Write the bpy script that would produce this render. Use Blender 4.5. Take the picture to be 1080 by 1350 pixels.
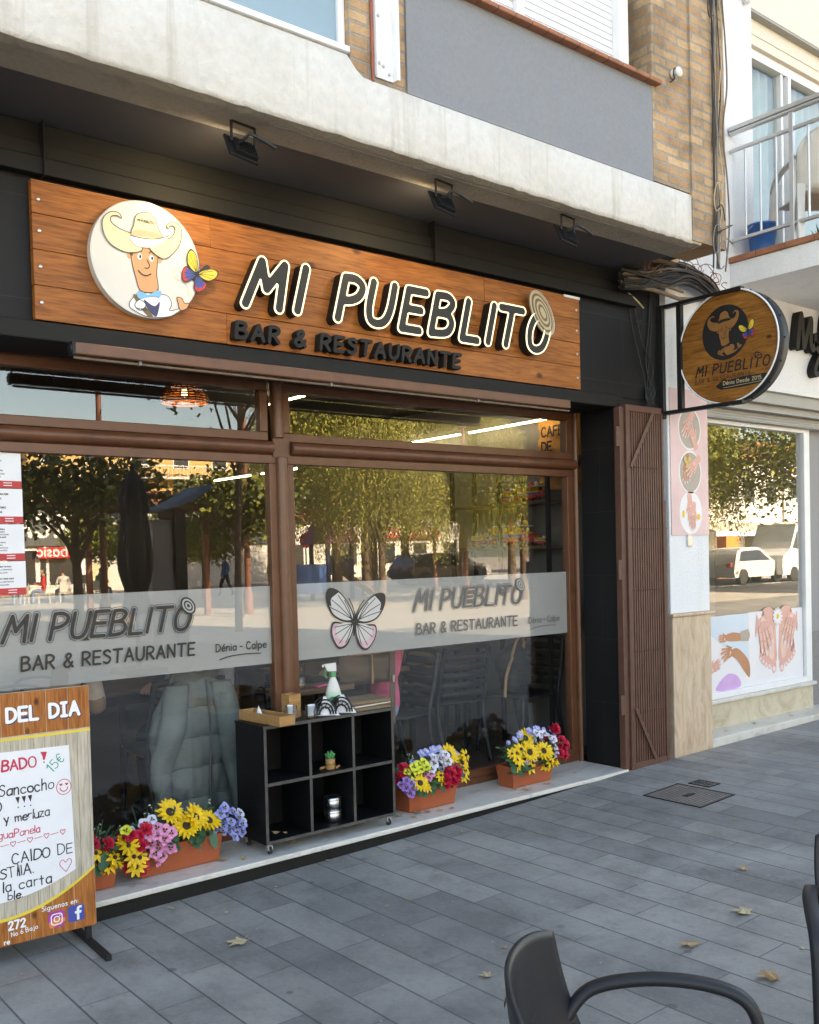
import bpy, math, random
import numpy as np
from mathutils import Vector, Matrix, Euler
rad = math.radians
rng = random.Random(11)
S = bpy.context.scene
for o in list(bpy.data.objects): bpy.data.objects.remove(o)
C = S.collection

# ------------------------------------------------------------------ camera
def camera_axes(yaw, pitch, roll):
    fw = Vector((math.sin(yaw)*math.cos(pitch), math.cos(yaw)*math.cos(pitch), math.sin(pitch)))
    r = Vector((math.cos(yaw), -math.sin(yaw), 0)); u = r.cross(fw)
    c, s = math.cos(roll), math.sin(roll)
    return c*r+s*u, -s*r+c*u, fw
cr, cu, cf = camera_axes(rad(39.188), rad(-1.53), rad(-1.435))
cam = bpy.data.cameras.new('camera'); camo = bpy.data.objects.new('camera', cam); C.objects.link(camo)
camo.matrix_world = Matrix(((cr.x, cu.x, -cf.x, -3.106), (cr.y, cu.y, -cf.y, -4.862), (cr.z, cu.z, -cf.z, 1.569), (0, 0, 0, 1)))
cam.sensor_fit = 'AUTO'; cam.sensor_width = 36; cam.lens = 1293.9/1350*36; cam.shift_y = 90/1350
cam.clip_start = .05; cam.clip_end = 2000
S.camera = camo

# ------------------------------------------------------------------ light
SUN_AZ, SUN_EL = rad(16), rad(29)          # the sun stands behind the restaurant
sun_dir = Vector((math.sin(SUN_AZ)*math.cos(SUN_EL), math.cos(SUN_AZ)*math.cos(SUN_EL), math.sin(SUN_EL)))
w = bpy.data.worlds.new('World'); S.world = w; w.use_nodes = True
nt = w.node_tree; bg = nt.nodes['Background']
sky = nt.nodes.new('ShaderNodeTexSky'); sky.sky_type = 'NISHITA'; sky.sun_disc = False
sky.sun_elevation = SUN_EL; sky.sun_rotation = SUN_AZ; sky.air_density = 1.0; sky.dust_density = .9; sky.ozone_density = 1.6
nt.links.new(sky.outputs[0], bg.inputs['Color']); bg.inputs['Strength'].default_value = .105
sl = bpy.data.lights.new('sun', 'SUN'); sl.energy = 5.0; sl.angle = rad(.5); sl.color = (1, .93, .82)
so = bpy.data.objects.new('sun', sl); C.objects.link(so); so.location = (0, 0, 30)
so.rotation_euler = sun_dir.to_track_quat('Z', 'Y').to_euler()
S.view_settings.view_transform = 'Standard'; S.view_settings.look = 'None'; S.view_settings.gamma = 1
S.view_settings.use_curve_mapping = False; S.view_settings.use_white_balance = True; S.view_settings.white_balance_temperature = 9000; S.view_settings.white_balance_tint = 13; S.view_settings.exposure = 3.05
S.cycles.use_denoising = True; S.cycles.max_bounces = 10; S.cycles.diffuse_bounces = 4; S.cycles.glossy_bounces = 5
S.cycles.transparent_max_bounces = 24; S.cycles.transmission_bounces = 6
S.cycles.caustics_reflective = False; S.cycles.caustics_refractive = False; S.cycles.sample_clamp_indirect = 8

# ------------------------------------------------------------------ materials
def srgb(r, g, b):
    f = lambda c: c/12.92 if c <= .04045 else ((c+.055)/1.055)**2.4
    return (f(r/255), f(g/255), f(b/255), 1)
class NT:
    def __init__(s, name):
        s.m = bpy.data.materials.new(name); s.m.use_nodes = True; s.t = s.m.node_tree
        s.b = s.t.nodes['Principled BSDF']; s.out = s.t.nodes['Material Output']
    def n(s, typ, **kw):
        x = s.t.nodes.new('ShaderNode'+typ)
        for k, v in kw.items(): setattr(x, k, v)
        return x
    def l(s, a, b): s.t.links.new(a, b)
    def set(s, node, **kw):
        for k, v in kw.items(): node.inputs[k.replace('_', ' ')].default_value = v
    def coords(s, kind='Object', scale=(1, 1, 1), rot=(0, 0, 0), loc=(0, 0, 0)):
        if kind == 'Position': o = s.n('NewGeometry').outputs['Position']
        else: o = s.n('TexCoord').outputs[kind]
        m = s.n('Mapping'); m.inputs['Scale'].default_value = scale; m.inputs['Rotation'].default_value = rot; m.inputs['Location'].default_value = loc
        s.l(o, m.inputs['Vector']); return m.outputs[0]
    def noise(s, vec, scale, detail=5, rough=.55, dist=0):
        x = s.n('TexNoise'); x.inputs['Scale'].default_value = scale; x.inputs['Detail'].default_value = detail
        x.inputs['Roughness'].default_value = rough; x.inputs['Distortion'].default_value = dist
        s.l(vec, x.inputs['Vector']); return x.outputs['Fac']
    def ramp(s, fac, stops):
        x = s.n('ValToRGB'); cr_ = x.color_ramp
        while len(cr_.elements) < len(stops): cr_.elements.new(.5)
        for e, (p, c) in zip(cr_.elements, stops): e.position = p; e.color = c if len(c) == 4 else (*c, 1)
        s.l(fac, x.inputs[0]); return x.outputs[0]
    def mix(s, fac, a, b, mode='MIX'):
        x = s.n('Mix', data_type='RGBA', blend_type=mode)
        for v, i in ((fac, 0), (a, 6), (b, 7)):
            if isinstance(v, (int, float)): x.inputs[i].default_value = v
            elif isinstance(v, tuple): x.inputs[i].default_value = v
            else: s.l(v, x.inputs[i])
        return x.outputs[2]
    def bump(s, h, strength, dist=.01):
        x = s.n('Bump'); x.inputs['Strength'].default_value = strength; x.inputs['Distance'].default_value = dist
        s.l(h, x.inputs['Height']); s.l(x.outputs[0], s.b.inputs['Normal']); return x
    def base(s, v):
        if isinstance(v, tuple): s.b.inputs['Base Color'].default_value = v
        else: s.l(v, s.b.inputs['Base Color'])
def k(c, f): return tuple(min(1, x*f) for x in c[:3])+(1,)
def pm(name, col, rough=.5, var=.18, vs=7, bump=0, bs=90, metal=0, kind='Object', spec=.5, emit=0, trans=0, scl=(1, 1, 1)):
    """painted / plain surface: a base colour with uneven tone and a fine grain"""
    t = NT(name); c = t.coords(kind, scl)
    f = t.noise(c, vs, 6, .6)
    t.base(t.ramp(f, [(.25, k(col, 1-var)), (.5, col), (.78, k(col, 1+var*.8))]))
    t.set(t.b, Roughness=rough, Metallic=metal); t.b.inputs['Specular IOR Level'].default_value = spec
    rr = t.n('MapRange'); rr.inputs['To Min'].default_value = max(0, rough-.08); rr.inputs['To Max'].default_value = min(1, rough+.1)
    t.l(f, rr.inputs['Value']); t.l(rr.outputs[0], t.b.inputs['Roughness'])
    if bump: t.bump(t.noise(c, bs, 4), bump, .004)
    if emit: t.b.inputs['Emission Color'].default_value = col; t.b.inputs['Emission Strength'].default_value = emit
    if trans: t.b.inputs['Subsurface Weight'].default_value = trans; t.b.inputs['Subsurface Radius'].default_value = (.01, .01, .005)
    return t.m
def wood(name, c0, c1, c2, axis=0, rough=.5, knots=True, grain=1.0, kind='Object'):
    t = NT(name); sc = [14, 14, 14]; sc[axis] = 1.1
    c = t.coords(kind, tuple(x*grain for x in sc))
    oi = t.n('ObjectInfo'); ad = t.n('VectorMath', operation='ADD'); mu = t.n('VectorMath', operation='SCALE')
    rgb = t.n('CombineXYZ'); t.l(oi.outputs['Random'], rgb.inputs[0]); t.l(oi.outputs['Random'], rgb.inputs[1]); t.l(oi.outputs['Random'], rgb.inputs[2])
    mu.inputs['Scale'].default_value = 37; t.l(rgb.outputs[0], mu.inputs[0]); t.l(c, ad.inputs[0]); t.l(mu.outputs[0], ad.inputs[1]); c = ad.outputs[0]
    f = t.noise(c, 1.3, 8, .62, 1.2); g = t.noise(c, 7, 3, .5, .3)
    col = t.ramp(f, [(.28, c0), (.5, c1), (.72, c2)])
    col = t.mix(.4, col, t.ramp(g, [(.32, k(c0, .45)), (.62, c2)]))
    b2 = t.noise(t.coords(kind), 2.3, 2)                                   # board to board / stain differences
    col = t.mix(t.ramp(b2, [(.4, (0, 0, 0, 1)), (.75, (.4, .4, .4, 1))]), col, k(c0, .8))
    if knots:
        ks = [3.2, 3.2, 3.2]; ks[axis] = 2.0
        v = t.n('TexVoronoi'); v.inputs['Scale'].default_value = 1.7; v.inputs['Randomness'].default_value = 1
        t.l(t.coords(kind, tuple(x*grain for x in ks), loc=(3.3, 1.7, 4.1)), v.inputs['Vector'])
        col = t.mix(t.ramp(v.outputs['Distance'], [(.03, (.9, .9, .9, 1)), (.085, (.55, .55, .55, 1)), (.13, (0, 0, 0, 1))]), col, k(c0, .22))
    t.base(col); t.set(t.b, Roughness=rough); t.b.inputs['Specular IOR Level'].default_value = .3; t.bump(g, .18, .003); return t.m
def glass(name, f0, tint=(1, 1, 1, 1), rough=0.0):
    t = NT(name); g = t.n('NewGeometry'); d = t.n('VectorMath', operation='DOT_PRODUCT')
    t.l(g.outputs['Incoming'], d.inputs[0]); t.l(g.outputs['Normal'], d.inputs[1])
    a = t.n('Math', operation='ABSOLUTE'); t.l(d.outputs['Value'], a.inputs[0])
    s1 = t.n('Math', operation='SUBTRACT'); s1.inputs[0].default_value = 1; t.l(a.outputs[0], s1.inputs[1])
    p = t.n('Math', operation='POWER'); t.l(s1.outputs[0], p.inputs[0]); p.inputs[1].default_value = 5
    m = t.n('Math', operation='MULTIPLY_ADD'); t.l(p.outputs[0], m.inputs[0]); m.inputs[1].default_value = 1-f0; m.inputs[2].default_value = f0
    tr = t.n('BsdfTransparent'); tr.inputs[0].default_value = tint
    gl = t.n('BsdfGlossy'); gl.inputs['Roughness'].default_value = rough
    wob = t.n('Bump'); wob.inputs['Strength'].default_value = .02; wob.inputs['Distance'].default_value = .01
    t.l(t.noise(t.coords('Position'), 1.4, 1), wob.inputs['Height']); t.l(wob.outputs[0], gl.inputs['Normal'])
    mx = t.n('MixShader'); t.l(m.outputs[0], mx.inputs[0]); t.l(tr.outputs[0], mx.inputs[1]); t.l(gl.outputs[0], mx.inputs[2])
    t.l(mx.outputs[0], t.out.inputs['Surface']); return t.m
def brickwork(name, vecmode, bw, bh, c1, c2, mortar, ms=.012, rough=.85, bump=.5, noise_c=None, offs=.5, stain=.3, dist=.004, spec=.5):
    t = NT(name); g = t.n('NewGeometry'); sp = t.n('SeparateXYZ'); t.l(g.outputs['Position'], sp.inputs[0])
    cb = t.n('CombineXYZ')
    if vecmode == 'wall':
        ad = t.n('Math', operation='ADD'); t.l(sp.outputs[0], ad.inputs[0]); t.l(sp.outputs[1], ad.inputs[1])
        t.l(ad.outputs[0], cb.inputs[0]); t.l(sp.outputs[2], cb.inputs[1])
    elif vecmode == 'paver':
        t.l(sp.outputs[1], cb.inputs[0]); t.l(sp.outputs[0], cb.inputs[1])
    else: t.l(sp.outputs[0], cb.inputs[0]); t.l(sp.outputs[1], cb.inputs[1])
    wb = t.n('TexNoise'); wb.inputs['Scale'].default_value = 5; t.l(cb.outputs[0], wb.inputs['Vector'])
    wv = t.n('VectorMath', operation='SCALE'); wv.inputs['Scale'].default_value = dist*2; t.l(wb.outputs['Color'], wv.inputs[0])
    av = t.n('VectorMath', operation='ADD'); t.l(cb.outputs[0], av.inputs[0]); t.l(wv.outputs[0], av.inputs[1])
    b = t.n('TexBrick'); b.offset = offs; b.offset_frequency = 2; b.squash = 1
    t.l(av.outputs[0], b.inputs['Vector'])
    for kk, v in (('Scale', 1), ('Mortar Size', ms), ('Mortar Smooth', .15), ('Bias', 0), ('Brick Width', bw), ('Row Height', bh)): b.inputs[kk].default_value = v
    b.inputs['Color1'].default_value = c1; b.inputs['Color2'].default_value = c2; b.inputs['Mortar'].default_value = mortar
    n1 = t.noise(cb.outputs[0], 3.1, 6, .65); n2 = t.noise(cb.outputs[0], 42, 4, .6)
    col = t.mix(stain, b.outputs['Color'], t.ramp(n1, [(.3, (.35, .35, .35, 1)), (.55, (1, 1, 1, 1)), (.75, (1.25, 1.2, 1.15, 1))]), 'MULTIPLY')
    col = t.mix(.3, col, t.ramp(n2, [(.3, (.6, .6, .6, 1)), (.6, (1.1, 1.1, 1.1, 1))]), 'MULTIPLY')
    n4 = t.noise(cb.outputs[0], 190, 3, .7); col = t.mix(.35, col, t.ramp(n4, [(.35, (.55, .55, .55, 1)), (.6, (1.15, 1.15, 1.15, 1))]), 'MULTIPLY')
    if noise_c: col = noise_c(t, cb.outputs[0], col)
    t.base(col); t.set(t.b, Roughness=rough); t.b.inputs['Specular IOR Level'].default_value = spec
    h = t.n('Math', operation='SUBTRACT'); sc = t.n('Math', operation='MULTIPLY'); t.l(n2, sc.inputs[0]); sc.inputs[1].default_value = .35
    t.l(sc.outputs[0], h.inputs[0]); t.l(b.outputs['Fac'], h.inputs[1]); t.bump(h.outputs[0], bump, .01)
    return t.m
def plaster(name, col, rough=.85, bumps=.35, bs=26, stain=(.5, .42, .3, 1), amount=.35, streak=True):
    """render coat: trowel texture, grime and run-down streaks"""
    t = NT(name); c = t.coords('Position')
    f = t.noise(c, 2.2, 8, .62); g = t.noise(c, bs, 6, .6)
    base = t.ramp(g, [(.3, k(col, .9)), (.6, col)])
    if streak:
        s_ = t.noise(t.coords('Position', (9, 9, .5)), 1.0, 5, .6)
        base = t.mix(t.ramp(s_, [(.55, (0, 0, 0, 1)), (.72, (amount, amount, amount, 1))]), base, k(stain, .9))
    base = t.mix(t.ramp(f, [(.5, (0, 0, 0, 1)), (.8, (amount*.7,)*3+(1,))]), base, stain)
    t.base(base); t.set(t.b, Roughness=rough); t.bump(g, bumps, .012); return t.m

# ------------------------------------------------------------------ mesh builder
class MB:
    def __init__(s): s.v = []; s.f = []; s.m = []; s.sm = []
    def add(s, vs, fs, mi=0, smooth=False):
        o = len(s.v); s.v += [tuple(p) for p in vs]
        for f in fs: s.f.append(tuple(i+o for i in f)); s.m.append(mi); s.sm.append(smooth)
        return s
    def box(s, x0, x1, y0, y1, z0, z1, mi=0):
        vs = [(x, y, z) for z in (z0, z1) for y in (y0, y1) for x in (x0, x1)]
        return s.add(vs, [(0, 2, 3, 1), (4, 5, 7, 6), (0, 1, 5, 4), (2, 6, 7, 3), (0, 4, 6, 2), (1, 3, 7, 5)], mi)
    def hexa(s, b, t_, mi=0):
        """eight corners: bottom four and top four, counter-clockwise from above"""
        return s.add(list(b)+list(t_), [(3, 2, 1, 0), (4, 5, 6, 7)]+[(i, (i+1) % 4, 4+(i+1) % 4, 4+i) for i in range(4)], mi)
    def tube(s, pts, r, n=8, mi=0, closed=False, caps=True, up=None):
        pts = [Vector(p) for p in pts]; N = len(pts); rs = r if isinstance(r, (list, tuple)) else [r]*N
        vs = []; prev = None
        for i, p in enumerate(pts):
            a = pts[(i-1) % N] if (closed or i > 0) else p; b = pts[(i+1) % N] if (closed or i < N-1) else p
            d = (b-a); d = d.normalized() if d.length > 1e-9 else Vector((0, 0, 1))
            if prev is None:
                ref = Vector((0, 0, 1)) if abs(d.z) < .9 else Vector((1, 0, 0)); u = d.cross(ref).normalized()
            else:
                u = prev-d*prev.dot(d); u = u.normalized() if u.length > 1e-6 else d.orthogonal().normalized()
            prev = u; v = d.cross(u)
            for j in range(n):
                th = 2*math.pi*j/n; vs.append(p+(u*math.cos(th)+v*math.sin(th))*rs[i])
        fs = []
        for i in range(N if closed else N-1):
            for j in range(n):
                a = i*n+j; b = i*n+(j+1) % n; c = ((i+1) % N)*n+(j+1) % n; d = ((i+1) % N)*n+j; fs.append((a, b, c, d))
        s.add(vs, fs, mi, n > 4)
        if caps and not closed: s.add(vs[:n], [tuple(reversed(range(n)))], mi); s.add(vs[-n:], [tuple(range(n))], mi)
        return s
    def bar(s, p0, p1, w_, h_, mi=0, up=(0, 0, 1)):
        p0 = Vector(p0); p1 = Vector(p1); d = (p1-p0).normalized(); up = Vector(up)
        x = d.cross(up); x = x.normalized() if x.length > 1e-6 else Vector((1, 0, 0)); y = x.cross(d)
        q = [(-1, -1), (1, -1), (1, 1), (-1, 1)]
        vs = [p+x*a*w_/2+y*b*h_/2 for p in (p0, p1) for a, b in q]
        return s.add(vs, [(3, 2, 1, 0), (4, 5, 6, 7)]+[(i, (i+1) % 4, 4+(i+1) % 4, 4+i) for i in range(4)], mi)
    def lathe(s, prof, c=(0, 0, 0), n=24, mi=0, smooth=True, axis='z', cap=True):
        vs = []; c = Vector(c)
        for r, z in prof:
            for j in range(n):
                th = 2*math.pi*j/n; a, b = r*math.cos(th), r*math.sin(th)
                vs.append(c+(Vector((a, b, z)) if axis == 'z' else Vector((z, a, b)) if axis == 'x' else Vector((a, z, b))))
        fs = [(i*n+j, i*n+(j+1) % n, (i+1)*n+(j+1) % n, (i+1)*n+j) for i in range(len(prof)-1) for j in range(n)]
        s.add(vs, fs, mi, smooth)
        if cap:
            if prof[0][0] > 1e-4: s.add(vs[:n], [tuple(reversed(range(n)))], mi)
            if prof[-1][0] > 1e-4: s.add(vs[-n:], [tuple(range(n))], mi)
        return s
    def grid(s, fn, nu, nv, mi=0, smooth=True):
        vs = [fn(i/nu, j/nv) for j in range(nv+1) for i in range(nu+1)]
        fs = [(j*(nu+1)+i, j*(nu+1)+i+1, (j+1)*(nu+1)+i+1, (j+1)*(nu+1)+i) for j in range(nv) for i in range(nu)]
        return s.add(vs, fs, mi, smooth)
    def sphere(s, c, r, n=14, mi=0, sc=(1, 1, 1)):
        c = Vector(c); m_ = n//2
        return s.grid(lambda u, v: c+Vector((r*sc[0]*math.cos(2*math.pi*u)*math.sin(math.pi*v), r*sc[1]*math.sin(2*math.pi*u)*math.sin(math.pi*v), -r*sc[2]*math.cos(math.pi*v))), n, m_, mi)
    def merge(s, o, mat=None, mi=0):
        vs = [mat @ Vector(p) for p in o.v] if mat else o.v
        b = len(s.v); s.v += [tuple(p) for p in vs]
        for f, m_, q in zip(o.f, o.m, o.sm): s.f.append(tuple(i+b for i in f)); s.m.append(m_+mi); s.sm.append(q)
        return s
    def fill(s, loops, org, ux, uy, mi=0, depth=0.0, off=0.0):
        """flat shape given by closed 2-D loops (holes by nesting), laid on a plane; depth > 0 gives it real thickness"""
        vs, fs = fill2d(loops, depth); org = Vector(org); ux = Vector(ux); uy = Vector(uy); n = ux.cross(uy).normalized()
        s.add([org+ux*p[0]+uy*p[1]+n*(p[2]+off) for p in vs], fs, mi); return s
    def build(s, name, mats, parent=None, loc=None, bevel=0, seg=2, subd=0, solid=0):
        me = bpy.data.meshes.new(name); me.from_pydata(s.v, [], s.f)
        for m_ in (mats if isinstance(mats, (list, tuple)) else [mats]): me.materials.append(m_)
        me.polygons.foreach_set('material_index', s.m); me.polygons.foreach_set('use_smooth', s.sm); me.update()
        o = bpy.data.objects.new(name, me); C.objects.link(o)
        if parent: o.parent = parent
        if loc: o.location = loc
        if solid: q = o.modifiers.new('thickness', 'SOLIDIFY'); q.thickness = solid; q.offset = 0
        if bevel: q = o.modifiers.new('edges', 'BEVEL'); q.width = bevel; q.segments = seg; q.limit_method = 'ANGLE'; q.angle_limit = rad(40)
        if subd: q = o.modifiers.new('smooth', 'SUBSURF'); q.levels = subd; q.render_levels = subd
        return o
def fill2d(loops, depth=0.0):
    cu_ = bpy.data.curves.new('t', 'CURVE'); cu_.dimensions = '2D'; cu_.fill_mode = 'BOTH'; cu_.extrude = depth/2
    for lp in loops:
        if len(lp) < 3: continue
        sp = cu_.splines.new('POLY'); sp.points.add(len(lp)-1)
        for p, q in zip(sp.points, lp): p.co = (q[0], q[1], 0, 1)
        sp.use_cyclic_u = True
    ob = bpy.data.objects.new('t', cu_); me = bpy.data.meshes.new_from_object(ob)
    vs = [(v.co.x, v.co.y, v.co.z+depth/2) for v in me.vertices]; fs = [tuple(p.vertices) for p in me.polygons]
    bpy.data.objects.remove(ob); bpy.data.curves.remove(cu_); bpy.data.meshes.remove(me); return vs, fs
def thing(name, label, cat, loc=(0, 0, 0), rz=0, group=None, kind=None):
    o = bpy.data.objects.new(name, None); C.objects.link(o); o.location = loc; o.rotation_euler = (0, 0, rz); o.empty_display_size = .1
    return tag(o, label, cat, group, kind)
def tag(o, label=None, cat=None, group=None, kind=None):
    if label: o['label'] = label
    if cat: o['category'] = cat
    if group: o['group'] = group
    if kind: o['kind'] = kind
    return o
def copy_tree(o, parent=None):
    c = o.copy(); C.objects.link(c)
    if parent: c.parent = parent
    for ch in o.children: copy_tree(ch, c)
    return c
def dup(o, loc, rz=0, label=None, scale=None):
    c = copy_tree(o); c.location = loc; c.rotation_euler = (0, 0, rz)
    if label: c['label'] = label
    if scale: c.scale = (scale,)*3 if isinstance(scale, (int, float)) else scale
    return c
def smooth_pts(P, closed=False, n=6):
    P = [Vector(p) for p in P]; out = []; N = len(P)
    for i in range(N if closed else N-1):
        g = lambda j: P[j % N] if closed else P[max(0, min(N-1, j))]
        a, b, c, d = g(i-1), g(i), g(i+1), g(i+2)
        for q in range(n):
            t = q/n; out.append(.5*((2*b)+(c-a)*t+(2*a-5*b+4*c-d)*t*t+(3*b-a-3*c+d)*t**3))
    if not closed: out.append(P[-1])
    return out
def ell(cx, cy, rx, ry, n=40, rot=0):
    c, s = math.cos(rot), math.sin(rot)
    return [(cx+rx*math.cos(a)*c-ry*math.sin(a)*s, cy+rx*math.cos(a)*s+ry*math.sin(a)*c) for a in [2*math.pi*i/n for i in range(n)]]
def sm2(P, n=6): return [(p[0], p[1]) for p in smooth_pts([(x, y, 0) for x, y in P], True, n)]

# ------------------------------------------------------------------ hand lettering: strokes -> outlines
GL = {}
def _gl(txt):
    for line in txt.strip().splitlines():
        ch, body = line.split(' ', 1); wd, body = body.split(' ', 1); st = []
        for part in body.split(';'):
            sm = part.startswith('~'); pts = [tuple(float(a) for a in p.split(',')) for p in part.lstrip('~').split()]
            if sm: pts = [(q.x, q.y) for q in smooth_pts([(x, y, 0) for x, y in pts], False, 5)]
            st.append(pts)
        GL[ch] = (float(wd), st)
_gl('''
M 8.4 0,0 1.8,10 4.2,4 7.4,10 8.2,0
I .4 .2,0 .2,10
| 3.6 1.8,0 1.8,10;0,10 3.6,10;0,0 3.6,0
P 5.6 0,0 0,10;~0,10 3.2,10 5.5,8.4 5,6 2.8,4.7 0,4.4
U 6.2 ~0,10 0,4 1,.8 3.1,0 5.2,.9 6.2,4 6.2,10
E 5.4 5.4,10 0,10 0,0 5.4,0;0,5.2 4.8,5.2
B 6 0,0 0,10;~0,10 3.4,10 5.2,8.4 4,6.2 1,5.4;~1,5.4 4.4,5.2 6,3 4.8,.6 0,0
L 5.2 0,10 0,0 5.2,0
T 7 0,10 7,10;3.6,10 3.4,0
O 7 ~3.5,10 1,8.7 0,5 1,1.2 3.5,0 6,1.2 7,5 6,8.7 3.5,10
A 6.8 0,0 3.4,10 6.8,0;1.2,3.6 5.6,3.6
R 5.8 0,0 0,10;~0,10 3.2,10 5.4,8.4 4.9,6.1 2.8,4.9 0,4.6;2.2,4.7 5.8,0
S 5.2 ~5.1,8.6 3.4,10 1,9.4 .4,7.4 2.6,5.7 5,4.1 5,1.6 2.8,0 .2,1
N 6 0,0 0,10 6,0 6,10
D 6.2 0,0 0,10;~0,10 4,9.4 6.2,6.6 5.8,2.6 3,.3 0,0
C 6.2 ~6,8.4 4,10 1.4,9 0,5 1.2,1 4,0 6.2,1.4
F 5 5,10 0,10 0,0;0,5.2 4.4,5.2
G 6.4 ~6,8.4 4,10 1.4,9 0,5 1.2,1 4,0 6,1.2 6.2,4.2;6.2,4.4 3.6,4.4
Z 5.4 0,10 5.4,10 0,0 5.6,0
X 5.4 0,10 5.4,0;5.4,10 0,0
V 6 0,10 3,0 6,10
& 6.6 ~6.6,0 2,6.4 1.8,9 3.6,10 5,8.6 4,6.4 1,4 .2,1.8 1.6,0 4,.4 6.2,3.6
a 5 ~5,5 3,6 .8,5 0,3 .8,.6 2.8,0 4.8,1.6;5,6 5,0
b 5 0,10 0,0;~0,4.6 2,6 4.4,5 5,3 4.2,.8 2.2,0 0,1
c 4.8 ~4.6,5 2.8,6 .6,5 0,3 .8,.7 2.8,0 4.8,1
d 5 5,10 5,0;~5,4.6 3,6 .6,5 0,3 .8,.6 2.8,0 5,1.4
e 4.8 ~.3,3.2 4.8,3.4 4.4,5.2 2.6,6 .7,5 0,3 .8,.7 2.8,0 4.8,1
é 4.8 ~.3,3.2 4.8,3.4 4.4,5.2 2.6,6 .7,5 0,3 .8,.7 2.8,0 4.8,1;2.4,7.4 4.2,9.4
f 4 ~4,9.4 2.6,10 1.6,8.4 1.6,0;0,6 3.6,6
g 5 ~5,5 3,6 .8,5 0,3 .8,.6 2.8,0 4.8,1.6;~5,6 5,-1.5 3.4,-3.4 .6,-2.8
h 4.4 0,10 0,0;~0,4 2,6 4,5.2 4.4,0
i .4 .2,6 .2,0;.2,8.4 .2,8.7
j 2.4 ~2,6 2,-1.5 1,-3 -.6,-2.6;2,8.4 2,8.7
l .4 .2,10 .2,0
m 6.4 0,6 0,0;~0,4 1.6,6 3,5 3.2,0;~3.2,4 4.8,6 6.2,5 6.4,0
n 4.4 0,6 0,0;~0,4 2,6 4,5.2 4.4,0
o 5 ~2.5,6 .6,5 0,3 .6,.8 2.5,0 4.4,.8 5,3 4.4,5 2.5,6
p 5 0,6 0,-3.4;~0,4.6 2,6 4.4,5 5,3 4.2,.8 2.2,0 0,1
r 3.4 0,6 0,0;~0,4 1.4,5.6 3.4,5.8
s 3.8 ~3.8,5.2 2.2,6 .6,5.2 .8,3.8 3,2.6 3.6,1.2 2,0 .1,.7
t 3.8 1.8,9 1.8,0;0,6 3.8,6
u 4.6 ~0,6 0,2 1.4,0 3.4,.4 4.6,2.4;4.6,6 4.6,0
y 5 0,6 2.4,.4;5,6 1.4,-3.4
z 4.4 0,6 4.2,6 0,0 4.4,0
0 5 ~2.5,10 .6,8.6 0,5 .6,1.4 2.5,0 4.4,1.4 5,5 4.4,8.6 2.5,10
1 2.6 0,7.8 2.4,10 2.4,0
2 5 ~.2,8 1.4,9.8 3.8,9.8 4.8,7.8 3.6,5 .2,.2;.2,.1 5,.1
5 5 4.6,10 .8,10 .5,5.8;~.5,5.8 3,6.2 5,4.6 4.8,1.6 2.6,0 .2,.9
6 5 ~4,10 1.2,6.4 .2,3 1.2,.6 3,0 5,1.6 4.6,4.2 2.6,5 .5,3.4
7 5 0,10 5,10 1.6,0
€ 6 ~6,8.4 4,10 1.8,9 .8,5 1.8,1 4,0 6,1.2;-.4,6 4.4,6;-.4,4 4,4
! .6 .3,10 .3,3.4;.3,.3 .3,.6
. .6 .3,.2 .3,.4
: .6 .3,1 .3,1.2;.3,5 .3,5.2
- 3.4 0,4.4 3.4,4.4
''')
def stroke_text(txt, h, gap=2.2, space=4.5, shear=0.0, wob=0.0):
    """strokes of a line of lettering, cap height h; returns list of (char, [polylines]) and total width"""
    u = h/10; x = 0; out = []
    for ch in txt:
        if ch == ' ': x += space*u; continue
        wd, st = GL[ch]; dy = rng.uniform(-wob, wob)*h; rt = rng.uniform(-wob, wob)*.6
        sh0, kx, ky = (0, 1, 1) if wob < .03 else (rng.uniform(-.08, .1), rng.uniform(.9, 1.06), rng.uniform(.88, 1.08))
        st = [[((px+sh0*py)*kx, py*ky) for px, py in s_] for s_ in st] if wob >= .03 else st
        out.append((ch, [[(x+(px+shear*py)*u-rt*py*u, py*u+dy+rt*(px-wd/2)*u) for px, py in s_] for s_ in st]))
        x += (wd+gap)*u
    return out, x-gap*u
def outline(strokes, r, res=None, levels=None):
    """contours at distance r (or at several distances) around a set of strokes"""
    res = res or r/2.6; lv = levels or [r]; mx = max(lv)
    A = []; B = []
    for s_ in strokes:
        for a, b in zip(s_[:-1], s_[1:]): A.append(a); B.append(b)
    A = np.array(A); B = np.array(B); pad = mx+2.2*res
    lo = np.minimum(A.min(0), B.min(0))-pad; hi = np.maximum(A.max(0), B.max(0))+pad
    nx = int((hi[0]-lo[0])/res)+2; ny = int((hi[1]-lo[1])/res)+2
    X, Y = np.meshgrid(lo[0]+np.arange(nx)*res, lo[1]+np.arange(ny)*res); D = np.full(X.shape, 1e9)
    for a, b in zip(A, B):
        d = b-a; L = (d*d).sum()+1e-12; t = np.clip(((X-a[0])*d[0]+(Y-a[1])*d[1])/L, 0, 1)
        D = np.minimum(D, np.hypot(X-a[0]-t*d[0], Y-a[1]-t*d[1]))
    res_ = []
    for q in lv: res_.append(march(D-q, lo, res))
    return res_ if levels else res_[0]
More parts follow.
